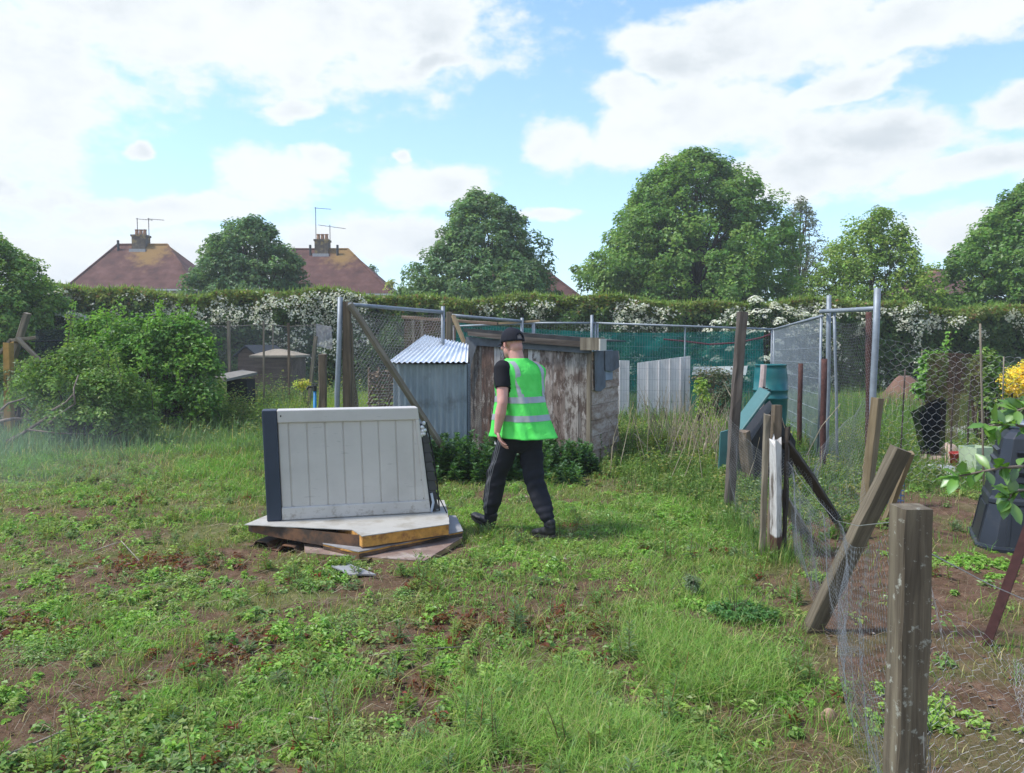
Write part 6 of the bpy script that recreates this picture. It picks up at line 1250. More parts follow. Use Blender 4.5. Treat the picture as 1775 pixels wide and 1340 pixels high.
# ---- bushes --------------------------------------------------------------
def lobed_bush(name, lobes, label, cat, cols, ls, nleaf, rcl, seed=1, spikes=0, tr=.03, dens=1.0, aspect=None):
    base = lobes[0]; c0 = W(base[0], base[1], base[2]); e = empty(name, (c0.x, base[2], 0), 0, label, cat); g = Geo(); gb = Geo(); org = np.array([c0.x, base[2], 0.])
    for (px, py, Y, rx, rz) in lobes:
        c = np.array(W(px, py, Y)) - org; Rx, Rz = rx * Y / FPX, rz * Y / FPX; ncl = int(20 * dens * (Rx * Rz) / (rcl * rcl) * .42) + 6
        for k in range(ncl):
            d = rand_unit(1)[0]; d[2] = abs(d[2]) if rng.random() < .65 else d[2]; rr_ = (.35 + .65 * rng.random() ** .5); p = c + d * np.array([Rx, Rx * .8, Rz]) * rr_
            if p[2] < .05: p[2] = min(.05, Rz) + min(.2, Rz) * rng.random()
            n = int(nleaf * rng.uniform(.6, 1.3)); dd = rand_unit(n); q = p + dd * rcl * (.3 + .8 * rng.random((n, 1))); q = q[q[:, 2] > .01]; dd = dd[:len(q)]
            leaves(g, q, dd * .5 + d * .4 + [0, -.1, .75] + rand_unit(len(q)) * .6, ls * (.5 + .8 * rng.random(len(q))), vary(pick(cols, 1)[0] * rng.uniform(.8, 1.25), len(q), .2, .12), .62)
        for k in range(5):
            p = c + rand_unit(1)[0] * np.array([Rx, Rx * .6, Rz]) * .7; p[2] = max(p[2], .2); b0 = np.array([c[0] * (.5 if Rx > .4 else 0), c[1] * (.5 if Rx > .4 else 0), -.05]); gb.tube([b0, (b0 + p) / 2 + rng.normal(size=3) * .08, p], [tr, tr * .6, tr * .25], 5)
    for k in range(spikes):
        L = lobes[rng.integers(len(lobes))]; c = np.array(W(L[0], L[1], L[2])) - org; a = rng.uniform(-1, 1); p = c + np.array([a * L[3] * L[2] / FPX * .8, rng.normal() * .2, L[4] * L[2] / FPX * .75 * math.sqrt(1 - a * a * .64)]); tip = p + np.array([rng.normal() * .15, rng.normal() * .1, .25 + .35 * rng.random()])
        gb.tube([p, tip], [.008, .003], 4); n = 34; t = rng.random(n)[:, None]; leaves(g, p + (tip - p) * t + rand_unit(n) * .06, rand_unit(n) + [0, 0, .8], ls * (.6 + .6 * rng.random(n)), vary(cols[-1], n, .2, .1), .6)
    g.build('foliage', LEAF, e); gb.build('stem', bark, e); return e
BC = [(.055, .125, .028), (.075, .165, .034), (.10, .21, .042), (.13, .25, .05)]; BD = [(.085, .155, .042), (.105, .185, .05), (.14, .22, .06)]
lobed_bush('elder_bush', [(285, 640, 14.6, 85, 80), (240, 600, 14.8, 70, 50), (320, 600, 14.6, 55, 45), (350, 650, 14.3, 35, 50), (300, 700, 14.2, 70, 36), (350, 700, 14.1, 35, 30), (300, 575, 14.6, 40, 30), (200, 640, 14.8, 60, 60), (150, 590, 15.5, 36, 36), (190, 575, 15.4, 40, 25)], 'large bright green leafy bush left of the netted stakes', 'bush', BC, .085, 26, .16, spikes=26)
lobed_bush('bramble_bush', [(120, 670, 12.6, 80, 62), (190, 690, 12.4, 65, 55), (235, 700, 12.6, 32, 40), (150, 728, 12.3, 95, 30), (235, 735, 12.4, 40, 26), (60, 686, 12.8, 45, 36), (140, 625, 12.9, 42, 34)], 'darker tangled bush in front of the large bright green bush', 'bush', BD, .065, 26, .14, seed=4, spikes=10)
lobed_bush('willow_scrub', [(10, 672, 14.0, 50, 36), (-60, 660, 14, 60, 55), (40, 650, 15, 40, 22)], 'grey green scrub at the left edge below the timber frame', 'bush', [(.09, .14, .07), (.12, .17, .09), (.075, .12, .06)], .06, 24, .16)
lobed_bush('laurel_bush', [(1618, 645, 12, 22, 30), (1612, 680, 12, 22, 25), (1630, 690, 12, 20, 20)], 'glossy bright green upright shrub left of the brown netted cage', 'shrub', [(.10, .21, .05), (.14, .27, .07)], .09, 22, .11, spikes=5)
lobed_bush('currant_bush', [(1712, 650, 11.5, 26, 40), (1716, 700, 11.5, 28, 30), (1690, 680, 11.6, 15, 25)], 'mid green shrub behind the tall leaning cane', 'shrub', BD, .07, 22, .12)
lobed_bush('golden_bush', [(1765, 662, 13, 30, 28), (1800, 650, 13, 35, 35), (1745, 680, 13, 18, 16)], 'bright yellow leaved bush at the right edge', 'bush', [(.50, .42, .05), (.60, .50, .08), (.42, .40, .06)], .055, 24, .10)
lobed_bush('climbing_weed', [(1222, 720, 13.2, 13, 42), (1215, 680, 13.3, 8, 24), (1232, 745, 13, 18, 22)], 'slender bright yellow green shrub growing up beside the wide ribbed white board', 'shrub', [(.20, .29, .06), (.16, .25, .05)], .06, 18, .10, dens=.8)
lobed_bush('moss_mound', [(1150, 768, 10.9, 38, 14), (1120, 775, 10.7, 20, 8)], 'low rounded yellow green mound of weeds in the rank grass right of the shed', 'plant', [(.24, .27, .06), (.20, .24, .05)], .035, 36, .07)
lobed_bush('ivy_heap', [(1235, 660, 14.7, 38, 22), (1262, 690, 14.4, 22, 26)], 'dull grey green tangle of stems left of the tall grey post, against the green cloth', 'bush', [(.055, .085, .055), (.075, .10, .065), (.13, .12, .09)], .055, 22, .12)
lobed_bush('silvery_weed', [(1200, 1028, 4.85, 13, 22)], 'small silvery grey green weed standing alone right of the middle foreground', 'plant', [(.16, .22, .15), (.12, .17, .12)], .016, 20, .025, tr=.003)
lobed_bush('clover_patch', [(1275, 1082, 4.45, 50, 10), (1320, 1085, 4.4, 30, 8)], 'dark green cushion of clover to the left of the leaning post foot', 'plant', [(.06, .15, .05), (.08, .18, .06)], .020, 26, .03, tr=.003)
lobed_bush('yellow_weed', [(525, 668, 14.2, 12, 6)], 'yellow flowering weed in the far grass left of the blue water pipe', 'plant', [(.26, .32, .06), (.34, .34, .07)], .05, 20, .09, tr=.006)
# brushwood at far left
tw = wood_mat('dead_branch', (.13, .10, .08), (.24, .19, .15), (.36, .31, .26), 14)
e = empty('brushwood_pile', G(60, 735), 0, 'heap of dead branches and twigs at the left edge of the meadow', 'brushwood'); o0 = np.array(G(60, 735))
for (a, b, r_) in (((10, 770), (95, 715), .03), ((90, 712), (130, 680), .02), ((-20, 735), (60, 728), .035), ((0, 712), (45, 690), .02), ((85, 735), (130, 700), .022), ((130, 700), (136, 650), .016), ((10, 765), (60, 745), .02), ((50, 745), (150, 752), .015)):
    p, q = np.array(W(*a, 11.8)) - o0, np.array(W(*b, 12.0)) - o0; p[2] = max(p[2], .03); q[2] = max(q[2], .05); Geo().tube([p, (p + q) / 2 + rng.normal(size=3) * .04, q], [r_, r_ * .8, r_ * .5], 6).build('branch', tw, e, smooth=True)
g = Geo()
for k in range(420):
    c = np.array([rng.normal() * .8, rng.normal() * .35, .05 + .25 * rng.random()]); d = rand_unit(1)[0] * np.array([1, .6, .35]) * (.12 + .3 * rng.random()); g.tube([c - d, c + rng.normal(size=3) * .03, c + d], [.006, .005, .003], 4)
g.build('twig_tangle', tw, e)['kind'] = 'stuff'
# dead stalks in the rank growth right of the shed
dsm = wood_mat('dead_stalk', (.20, .165, .11), (.33, .28, .19), (.45, .40, .29), 16)
st = [((1100, 752), (1150, 810), .012, 'pale dead stalk leaning left in the rank grass right of the shed'), ((1192, 730), (1158, 832), .009, 'dark thin stalk crossing the rank grass right of the shed'), ((1228, 755), (1216, 792), .022, 'short bleached stump of a stem near the tall grey post'), ((1205, 700), (1262, 775), .008, 'thin dead stem reaching towards the tall grey post'), ((1262, 722), (1228, 785), .010, 'dead forked stem left of the tall grey post'), ((1254, 660), (1275, 700), .008, 'dead twig touching the tall grey post'), ((1457, 700), (1398, 790), .006, 'pale stiff stalk slanting up beside the thick rusty stake')]
for (a, b, r_, l) in st:
    Y_ = 10.2 if a[0] < 1300 else 7.6; p, q = W(*b, Y_), W(*a, Y_ + .1); g = Geo(); m_p = (np.array(p) + np.array(q)) / 2 + rng.normal(size=3) * .02; p0 = np.array([p.x, p.y, gzf(p.x, p.y) - .02]) if p.z < .5 and r_ > .02 else np.array(p); g.tube([p0 if a[0] != 1228 else p0, m_p, np.array(q)], [r_, r_ * .8, r_ * .5], 5); tag(g.build('dead_stalk', dsm), l, 'stalk')
g = Geo()
for k in range(230):
    cx_, cy_ = 2.55 + rng.normal() * .5, 11.0 + rng.normal() * 1.0; h = .4 + .6 * rng.random(); a = rng.normal() * .25; g.tube([(cx_, cy_, 0), (cx_ + a * h * .5 + rng.normal() * .02, cy_, h * .55), (cx_ + a * h, cy_ + rng.normal() * .1, h)], [.005, .004, .002], 4)
tag(g.build('dead_weed_stems', dsm), 'thicket of thin dead weed stems left of the tall grey post', None, None, 'stuff')

# ---- young fruit tree whose branch reaches in at the right
def big_leaf(g, b, d, nrm, Lh, Wd, colr, curl=.3):
    d = d / np.linalg.norm(d); s = np.cross(d, nrm); s /= np.linalg.norm(s); nn = np.cross(s, d); t = np.linspace(0, 1, 7); wv = Wd * .5 * np.array([.06, .45, .80, 1.0, .93, .60, .03])
    rows = []
    for tt, w_ in zip(t, wv):
        c = b + d * Lh * tt - nn * (curl * Lh * tt * tt * .6); rows += [c - s * w_ + nn * w_ * .35 + nn * .06 * Wd * sin(tt * 19), c, c + s * w_ + nn * w_ * .35 - nn * .06 * Wd * sin(tt * 17)]
    q = [(3 * i + k, 3 * i + k + 1, 3 * i + k + 4, 3 * i + k + 3) for i in range(6) for k in range(2)]; cc = np.tile(colr, (21, 1)); cc[1::3] = np.minimum(1, cc[1::3] * 1.25)
    g.add(rows, q=q, c=cc)
T0 = np.array([2.55, 2.9, 0.]); e = empty('fruit_tree', T0, 0, 'young fruit tree whose leafy branch reaches in over the compost bins', 'tree'); g = Geo(); gb = Geo()
gb.tube([(0, 0, -.1), (.03, .02, .7), (0, .05, 1.5), (.05, 0, 2.2)], [.035, .03, .024, .012], 8)
twigs = [[(1850, 800, 2.85), (1775, 808, 2.8), (1730, 812, 2.75), (1660, 826, 2.7)], [(1850, 760, 2.85), (1790, 742, 2.8), (1750, 735, 2.75), (1715, 738, 2.72)], [(1840, 850, 2.9), (1790, 850, 2.8), (1755, 850, 2.78), (1748, 868, 2.75)], [(1820, 700, 2.9), (1785, 705, 2.8), (1763, 712, 2.78)], [(1850, 640, 2.95), (1830, 600, 2.9)], [(1900, 720, 3.0), (1860, 690, 2.9)]]
for tw_ in twigs:
    P = np.array([np.array(W(*p)) for p in tw_]) - T0; gb.tube(np.r_[[[.01, .03, P[0][2] - .15]], P], np.linspace(.010, .003, len(P) + 1), 6)
    for i in range(len(P) - 1):
        nl = 9
        for k in range(nl):
            t = (k + rng.random()) / nl; p = P[i] * (1 - t) + P[i + 1] * t; d = (P[i + 1] - P[i]); d = d / np.linalg.norm(d) * .5 + rand_unit(1)[0] * .9 + [0, 0, .15]
            base = [(.12, .24, .035), (.09, .19, .03), (.16, .29, .05), (.07, .15, .03)][rng.integers(4)]; big_leaf(g, p, d, rand_unit(1)[0] * .5 + [-.2, -.2, 1.0], rng.uniform(.050, .085), rng.uniform(.026, .040), vary(base, 1, .12, .06)[0], rng.uniform(.1, .6))
    for k in range(5): big_leaf(g, P[-1], (P[-1] - P[-2]) / np.linalg.norm(P[-1] - P[-2]) + rand_unit(1)[0] * .8, rand_unit(1)[0] * .4 + [0, -.2, 1.], rng.uniform(.06, .09), rng.uniform(.03, .042), vary((.13, .26, .04), 1, .12, .06)[0], .3)
for k in range(260):
    a = rng.random() * 6.28; z_ = rng.uniform(1.5, 2.4); r_ = rng.uniform(.1, .5); p = np.array([cos(a) * r_ + .25, sin(a) * r_ + .1, z_]); big_leaf(g, p, rand_unit(1)[0] + [0, 0, .2], rand_unit(1)[0] * .5 + [0, 0, 1.], rng.uniform(.05, .085), .034, vary((.13, .25, .05), 1, .2, .08)[0])
g.build('foliage', leaf_mat('fruit_leaf', .35, .07, (1, 1, 1)), e, smooth=True); gb.build('trunk', tw, e, smooth=True)

# the faint haze of the air: one closed box round everything
hzm, nt, o = newmat('haze_air'); pv = N(nt, 'ShaderNodeVolumePrincipled'); pv.inputs['Color'].default_value = (.90, .94, .95, 1); pv.inputs['Density'].default_value = .0014; pv.inputs['Anisotropy'].default_value = .2; L(nt, pv.outputs[0], o.inputs['Volume'])
Geo().box(-460, 460, -60, 960, -1.6, 22).build('haze', hzm)['kind'] = 'stuff'
# drifting smoke at the left of the meadow
sm_, nt, o = newmat('bluish_smoke'); nt.nodes.clear(); o = N(nt, 'ShaderNodeOutputMaterial'); pv = N(nt, 'ShaderNodeVolumePrincipled'); pv.inputs['Color'].default_value = (.80, .88, .95, 1); pv.inputs['Anisotropy'].default_value = .3
co = objco(nt); ln = N(nt, 'ShaderNodeVectorMath', operation='LENGTH'); L(nt, co, ln.inputs[0]); fo = N(nt, 'ShaderNodeMapRange', interpolation_type='SMOOTHSTEP'); fo.inputs['From Min'].default_value = 1.0; fo.inputs['From Max'].default_value = .15; L(nt, ln.outputs['Value'], fo.inputs[0])
nn_ = noise(nt, co, 2.2, 3, .5); L(nt, M2(nt, 'MULTIPLY', M2(nt, 'MULTIPLY', fo.outputs[0], M2(nt, 'MULTIPLY_ADD', nn_, 3.0, -.9, clamp=True)), .085), pv.inputs['Density']); L(nt, pv.outputs[0], o.inputs['Volume'])
g = Geo(); u = np.linspace(0, pi, 13)[1:-1]; a = np.arange(24) / 24 * 2 * pi; v = [(sin(p) * cos(b), sin(p) * sin(b), cos(p)) for p in u for b in a] + [(0, 0, 1), (0, 0, -1)]; k = len(u)
g.add(v, q=[(i * 24 + j, (i + 1) * 24 + j, (i + 1) * 24 + (j + 1) % 24, i * 24 + (j + 1) % 24) for i in range(k - 1) for j in range(24)], t=[(k * 24, j, (j + 1) % 24) for j in range(24)] + [(k * 24 + 1, (k - 1) * 24 + (j + 1) % 24, (k - 1) * 24 + j) for j in range(24)])
smk = g.build('smoke', sm_); smk.location = (-7.6, 8.8, .35); smk.scale = (4.6, 2.6, 1.25); smk['kind'] = 'stuff'; smk['label'] = 'thin bluish smoke drifting over the grass at the left'
sc.cycles.volume_step_rate = 3; sc.cycles.volume_max_steps = 64
# ================================================================== the person
HD = R(42); PR = np.array([.083, 6.42, 0.0]); PR[2] = gzf(PR[0], PR[1])
per = empty('person', PR, HD, 'man walking away in a lime green high visibility vest, black cap and dark tracksuit trousers', 'person')
def voxel(g, name, mat, parent, vs, smooth=4, disp=None, fac=.5):
    o = g.build(name + '_raw', None); m = o.modifiers.new('r', 'REMESH'); m.mode = 'VOXEL'; m.voxel_size = vs; m.use_smooth_shade = True
    s = o.modifiers.new('s', 'SMOOTH'); s.factor = fac; s.iterations = smooth
    dg = bpy.context.evaluated_depsgraph_get(); me = bpy.data.meshes.new_from_object(o.evaluated_get(dg)); me.name = name
    old = o.data; bpy.data.objects.remove(o); bpy.data.meshes.remove(old)
    if disp is not None:
        n = len(me.vertices); co_ = np.empty(n * 3); me.vertices.foreach_get('co', co_); co_ = co_.reshape(-1, 3); nr = np.empty(n * 3); me.vertices.foreach_get('normal', nr); nr = nr.reshape(-1, 3)
        co_ = co_ + nr * disp(co_)[:, None]; me.vertices.foreach_set('co', co_.ravel()); me.update()
    me.materials.clear(); me.materials.append(mat)
    for p in me.polygons: p.use_smooth = True
    return link(bpy.data.objects.new(name, me), parent)
def ring_loft(g, st, n=20, cap=True):
    """st: rows (x, y, z, rx, ry[, tilt vector]) stacked rings"""
    vs = []; a = np.arange(n) / n * 2 * pi
    for s_ in st:
        x, y, z, rx, ry = s_[:5]; vs.append(np.c_[x + rx * np.cos(a), y + ry * np.sin(a), np.full(n, z)])
    k = len(st); v = np.concatenate(vs + [np.array([st[0][:3]]), np.array([st[-1][:3]])]); i = np.arange(k - 1)[:, None] * n; j = np.arange(n)[None]; j2 = (j + 1) % n
    sgn = 1 if st[-1][2] > st[0][2] else -1
    q = np.stack([i + j, i + j2, i + n + j2, i + n + j], -1).reshape(-1, 4); t = [(k * n, (b + 1) % n, b) for b in range(n)] + [(k * n + 1, (k - 1) * n + b, (k - 1) * n + (b + 1) % n) for b in range(n)]
    q = np.array(q); t = np.array(t)
    if sgn < 0: q = q[:, ::-1]; t = t[:, ::-1]
    g.add(v, q=q, t=t)
def ellip(g, c, r, rot=None, n=16, m=10):
    u = np.linspace(0, pi, m + 1)[1:-1]; a = np.arange(n) / n * 2 * pi; v = [(sin(p) * cos(b), sin(p) * sin(b), cos(p)) for p in u for b in a]; v += [(0, 0, 1), (0, 0, -1)]; v = np.array(v) * np.array(r)
    if rot is not None: v = v @ np.array(rot).T
    v = v + np.array(c); k = m - 1; q = [(i * n + (j + 1) % n, i * n + j, (i + 1) * n + j, (i + 1) * n + (j + 1) % n) for i in range(k - 1) for j in range(n)]
    t = [(k * n, j, (j + 1) % n) for j in range(n)] + [(k * n + 1, (k - 1) * n + (j + 1) % n, (k - 1) * n + j) for j in range(n)]
    # outward orientation
    g.add(v, q=[f[::-1] for f in np.array(q).tolist()][::1] if False else q, t=t)
def limb(g, pts, rad, n=14): g.tube(np.array(pts, float), rad, n, True); ellip(g, pts[0], (rad[0],) * 3); ellip(g, pts[-1], (rad[-1],) * 3)
skin, nt, o = newmat('skin'); co = objco(nt); f_ = noise(nt, co, 9, 4); f2 = noise(nt, co, 40, 3)
c = ramp(nt, f_, [(.3, (.48, .235, .195)), (.55, (.58, .315, .265)), (.75, (.62, .37, .315))]); c = mixc(nt, M2(nt, 'MULTIPLY', f2, .25), c, (.42, .16, .12)); b_ = principled(nt, o, c, .55, 0, .35)
b_.inputs['Subsurface Weight'].default_value = .12; b_.inputs['Subsurface Radius'].default_value = (.02, .008, .004); b_.inputs['Subsurface Scale'].default_value = .5
def cloth_mat(name, c1, scale=6, rough=.85, var=.12, sheen=0, bs=.25):
    m, nt, o = newmat(name); co = objco(nt); f_ = noise(nt, co, scale, 4); b = principled(nt, o, ramp(nt, f_, [(.3, tuple(x * (1 - var) for x in c1)), (.7, tuple(min(1, x * (1 + var)) for x in c1))]), rough, 0, .2); bump(nt, b, noise(nt, co, 16, 4, .5), bs, .012); return m
navy = cloth_mat('navy_jersey', (.017, .018, .025)); blackc = cloth_mat('black_cotton', (.010, .010, .014)); capm = cloth_mat('cap_cotton', (.012, .013, .020)); shoe_m = plain_mat('black_leather', (.012, .012, .014), .5, 0, .2, 9)
hiv, nt, o = newmat('lime_vest_fabric'); co = objco(nt); f_ = noise(nt, co, 5, 4); cc_ = ramp(nt, f_, [(.3, (.10, .74, .12)), (.7, (.18, .90, .19))])
d_ = N(nt, 'ShaderNodeBsdfDiffuse'); L(nt, cc_, d_.inputs[0]); t_ = N(nt, 'ShaderNodeBsdfTranslucent'); L(nt, cc_, t_.inputs[0]); x_ = N(nt, 'ShaderNodeMixShader'); x_.inputs[0].default_value = .18; L(nt, d_.outputs[0], x_.inputs[1]); L(nt, t_.outputs[0], x_.inputs[2]); L(nt, x_.outputs[0], o.inputs[0])
bp = N(nt, 'ShaderNodeBump'); bp.inputs['Strength'].default_value = .7; bp.inputs['Distance'].default_value = .02; L(nt, noise(nt, co, 13, 5, .55, (1, 1, .6), .6), bp.inputs['Height']); L(nt, bp.outputs[0], d_.inputs['Normal'])
refl = plain_mat('reflective_tape', (.34, .36, .37), .4, .25, .08, 10)
# --- skeleton (x right, y forward, z up)
Ls, Le, Lw = np.array([-.185, .035, 1.425]), np.array([-.248, -.035, 1.148]), np.array([-.262, .015, .910])
Rs, Re, Rw = np.array([.185, .045, 1.425]), np.array([.235, .10, 1.16]), np.array([.17, .31, 1.08])
HC = np.array([.0, .125, 1.628]); HY_ = R(-4); Mh = np.array(Matrix.Rotation(HY_, 3, 'Z') @ Matrix.Rotation(R(-8), 3, 'X'))
hp = lambda x, y, z: HC + Mh @ np.array([x, y, z])
g = Geo()
# trunk core, neck
ring_loft(g, [(0, .02, .92, .14, .10), (0, .025, 1.05, .135, .10), (0, .04, 1.2, .145, .105), (0, .05, 1.33, .165, .11), (0, .05, 1.42, .15, .085), (0, .055, 1.465, .09, .065)])
g.tube([(0, .045, 1.42), (0, .065, 1.50), (0, .085, 1.57)], [.072, .064, .062], 16)
ellip(g, (0, .04, 1.455), (.15, .06, .045))
# head
ellip(g, hp(0, -.012, .035), (.077, .098, .092), Mh, 20, 14); ellip(g, hp(0, .025, -.045), (.060, .070, .070), Mh, 18, 12); ellip(g, hp(0, .055, -.085), (.040, .038, .032), Mh); ellip(g, hp(0, -.055, -.03), (.060, .050, .060), Mh)
ellip(g, hp(0, .090, .012), (.052, .016, .012), Mh)                              # brow
g.tube([hp(0, .094, .012), hp(0, .112, -.018), hp(0, .117, -.030)], [.009, .011, .012], 8); ellip(g, hp(0, .108, -.033), (.018, .012, .009), Mh)   # nose
ellip(g, hp(0, .092, -.060), (.024, .012, .006), Mh); ellip(g, hp(0, .090, -.070), (.020, .012, .007), Mh)      # lips
for s in (-1, 1):
    ellip(g, hp(s * .046, .066, -.022), (.020, .022, .022), Mh)                  # cheek
    rt = Mh @ np.array(Matrix.Rotation(R(22 * s), 3, 'Z')); 
    for k in range(10):
        a = k / 9 * 4.9 - 1.2; rr_ = .6 + .4 * (k < 6); ellip(g, hp(s * (.083 + .004), -.006 - .006 * cos(a) * 2.1 * rr_, -.012 + .025 * sin(a) * rr_ + .004), (.006, .006, .007), Mh, 8, 6)
    ellip(g, hp(s * .080, -.006, -.010), (.007, .012, .022), rt, 10, 8)
# arms
def arm(S, E, Wr, hand_dir, palm_n, curl, side):
    g.tube([S, S * .5 + E * .5, E], [.056, .051, .043], 14); ellip(g, S, (.062, .062, .06)); ellip(g, E, (.042, .042, .042))
    m = E * .65 + Wr * .35; g.tube([E, m, E * .25 + Wr * .75, Wr], [.042, .046, .034, .027], 14); ellip(g, Wr, (.026, .026, .026))
    h = hand_dir / np.linalg.norm(hand_dir); pn = palm_n - h * np.dot(palm_n, h); pn /= np.linalg.norm(pn); sd = np.cross(h, pn) * side       # sd points to the thumb side
    c = Wr + h * .048; B = np.stack([sd, pn, h], 1); ellip(g, c, (.040, .016, .052), B); ellip(g, Wr + h * .070, (.040, .014, .026), B)
    for k, (off, ln) in enumerate(((.030, .074), (.010, .082), (-.010, .076), (-.029, .060))):
        b = Wr + h * (.088 - .004 * abs(k - 1)) + sd * off; d = h.copy(); P = [b]; cu = curl * (1 + .15 * k)
        for q_, fr_ in enumerate((.45, .32, .23)):
            cu_ = cu * (.7 + .5 * q_); d = d * cos(cu_) + pn * sin(cu_); d /= np.linalg.norm(d); pn2 = pn; P.append(P[-1] + d * ln * fr_)
        g.tube(P, [.0095, .009, .0083, .0072], 8); ellip(g, P[-1], (.0072,) * 3, None, 8, 6)
    b = Wr + h * .028 + sd * .028; d1 = h * .75 + sd * .62 + pn * .25; d1 /= np.linalg.norm(d1); P = [b, b + d1 * .034, b + d1 * .034 + (h * .9 + sd * .22 + pn * .3) * .030, b + d1 * .034 + (h * .95 + sd * .05 + pn * .4) * .055]
    g.tube(P, [.014, .0115, .010, .008], 8); ellip(g, P[-1], (.008,) * 3, None, 8, 6)
arm(Ls, Le, Lw, np.array([.14, -.42, -1.0]), np.array([.75, -.6, .1]), .28, -1)
arm(Rs, Re, Rw, np.array([-.3, .9, -.1]), np.array([-.9, -.2, -.2]), .5, 1)
# legs under the trousers
Lh, Lk, La = np.array([-.085, .02, .90]), np.array([-.085, .225, .50]), np.array([-.065, .345, .115])
Rh, Rk, Ra = np.array([.09, .02, .90]), np.array([.085, -.055, .495]), np.array([.060, -.275, .125])
for h_, k_, a_ in ((Lh, Lk, La), (Rh, Rk, Ra)): g.tube([h_, k_, a_], [.07, .048, .034], 12)
voxel(g, 'body', skin, per, .0055, 3)
for s in (-1, 1):
    ge = Geo(); ellip(ge, hp(s * .030, .0800, -.006), (.012, .010, .008), Mh, 12, 8); ge.build('eye', plain_mat('eye_white', (.6, .58, .55), .2, var=.02), per, smooth=True)
# stubble hair visible through the cap's rear opening
gh = Geo(); ellip(gh, hp(0, -.016, .036), (.079, .0995, .080), Mh, 24, 14); ho = gh.build('hair', cloth_mat('grey_stubble', (.20, .175, .165), 30), per, smooth=True)
me = ho.data; bm = bmesh.new(); bm.from_mesh(me); bmesh.ops.delete(bm, geom=[v for v in bm.verts if (Mh.T @ (np.array(v.co) - HC))[2] < .012], context='VERTS'); bm.to_mesh(me); bm.free()
# cap
gc_ = Geo(); n, m = 36, 12; rows = []
for i in range(m + 1):
    ph = i / m * (pi / 2) * .98; r_ = cos(ph)
    for j in range(n):
        a = j / n * 2 * pi; zb = .018 - .010 * sin(a) * -1; rows.append(hp(.0890 * r_ ** .85 * cos(a), -.014 + .112 * r_ ** .85 * sin(a), .018 + .006 * sin(a) + .120 * sin(ph) ** .95))
q = []
for i in range(m):
    for j in range(n):
        a = (j + .5) / n * 2 * pi; back = abs(((a - 1.5 * pi + pi) % (2 * pi)) - pi)
        if 1 <= i <= 3 and back < .42 - .10 * (i - 1): continue
        q.append((i * n + j, i * n + (j + 1) % n, (i + 1) * n + (j + 1) % n, (i + 1) * n + j))
gc_.add(rows, q=q); cap = gc_.build('cap', capm, per, smooth=True); sm_ = cap.modifiers.new('s', 'SOLIDIFY'); sm_.thickness = .004; sm_.offset = 1
gp = Geo(); nb_ = 15; rows = []
for k in range(nb_):
    a = pi / 2 + (k / (nb_ - 1) - .5) * 2.0; x0, y0 = .086 * cos(a), -.014 + .106 * sin(a); ext = .075 * math.sqrt(max(0, 1 - ((k / (nb_ - 1) - .5) * 2) ** 2)) + .002
    for t in (0, .5, 1): rows.append(hp(x0 * (1 + .05 * t), y0 + ext * t, .030 - .016 * t * t - .020 * (x0 / .08) ** 2 * t))
gp.add(rows, q=[(3 * k + t, 3 * k + t + 1, 3 * k + t + 4, 3 * k + t + 3) for k in range(nb_ - 1) for t in range(2)]); br = gp.build('peak', capm, cap, smooth=True); sm_ = br.modifiers.new('s', 'SOLIDIFY'); sm_.thickness = .004
ellip_b = Geo(); ellip(ellip_b, hp(0, -.014, .140), (.008, .008, .005), Mh, 8, 6); ellip_b.build('button', capm, cap, smooth=True)
# t-shirt
g = Geo(); ring_loft(g, [(0, .02, .93, .175, .135), (0, .025, 1.05, .172, .135), (0, .04, 1.2, .178, .135), (0, .05, 1.33, .195, .135), (0, .05, 1.42, .185, .105), (0, .055, 1.462, .13, .085), (0, .06, 1.49, .085, .075)], 28)
for S, E, kr in ((Ls, Le, 1), (Rs, Re, .86)):
    q_ = S * .42 + E * .58; g.tube([S + [0, 0, .012 if kr == 1 else -.01], S * .8 + E * .2, q_], [.072 * kr, .071 * kr, .066 * kr], 16); ellip(g, S + [0, 0, .005 if kr == 1 else -.02], (.073 * kr, .07 * kr, .068 * kr))
fold = lambda c: (fbm(c[:, 0] * 9 + c[:, 1] * 6 + 40, c[:, 2] * 11 + 40, 3) - .5) * .014
voxel(g, 't_shirt', blackc, per, .009, 5, fold)
# trousers: stations down each leg
def leg_st(h_, k_, a_, side):
    P = []
    for t, rx, ry in ((0, .110, .128), (.15, .110, .124), (.35, .104, .114), (.6, .097, .106), (.85, .089, .098), (1.0, .086, .094)): p = h_ * (1 - t) + k_ * t; P.append((*p, rx, ry))
    for t, rx, ry in ((.18, .085, .093), (.4, .081, .091), (.65, .073, .081), (.82, .060, .066), (.90, .048, .052), (.97, .046, .048), (1.02, .046, .048)): p = k_ * (1 - t) + a_ * t; P.append((*p, rx, ry))
    return P
g = Geo(); ring_loft(g, [(0, .04, .72, .085, .085), (0, .03, .78, .145, .125), (0, .01, .88, .178, .138), (0, .01, .96, .178, .135), (0, .02, 1.04, .165, .125)], 28)
LSt, RSt = leg_st(Lh, Lk, La, -1), leg_st(Rh, Rk, Ra, 1)
for st_ in (LSt, RSt): ring_loft(g, st_[::-1], 22)
def tf(c):
    a = (fbm(c[:, 0] * 7 + c[:, 1] * 8 + 30, c[:, 2] * 14 + c[:, 1] * 5 + 30, 3) - .5) * .022
    return a + .004 * np.sin(c[:, 2] * 90 + c[:, 1] * 40 + 3 * c[:, 0]) * np.exp(-((c[:, 2] - .22) / .09) ** 2) + .004 * np.sin(c[:, 2] * 60 + c[:, 1] * 50) * np.exp(-((c[:, 2] - .5) / .08) ** 2)
trs = voxel(g, 'trousers', navy, per, .009, 4, tf)
grey_s = plain_mat('grey_stripe', (.11, .115, .125), .7, var=.05)
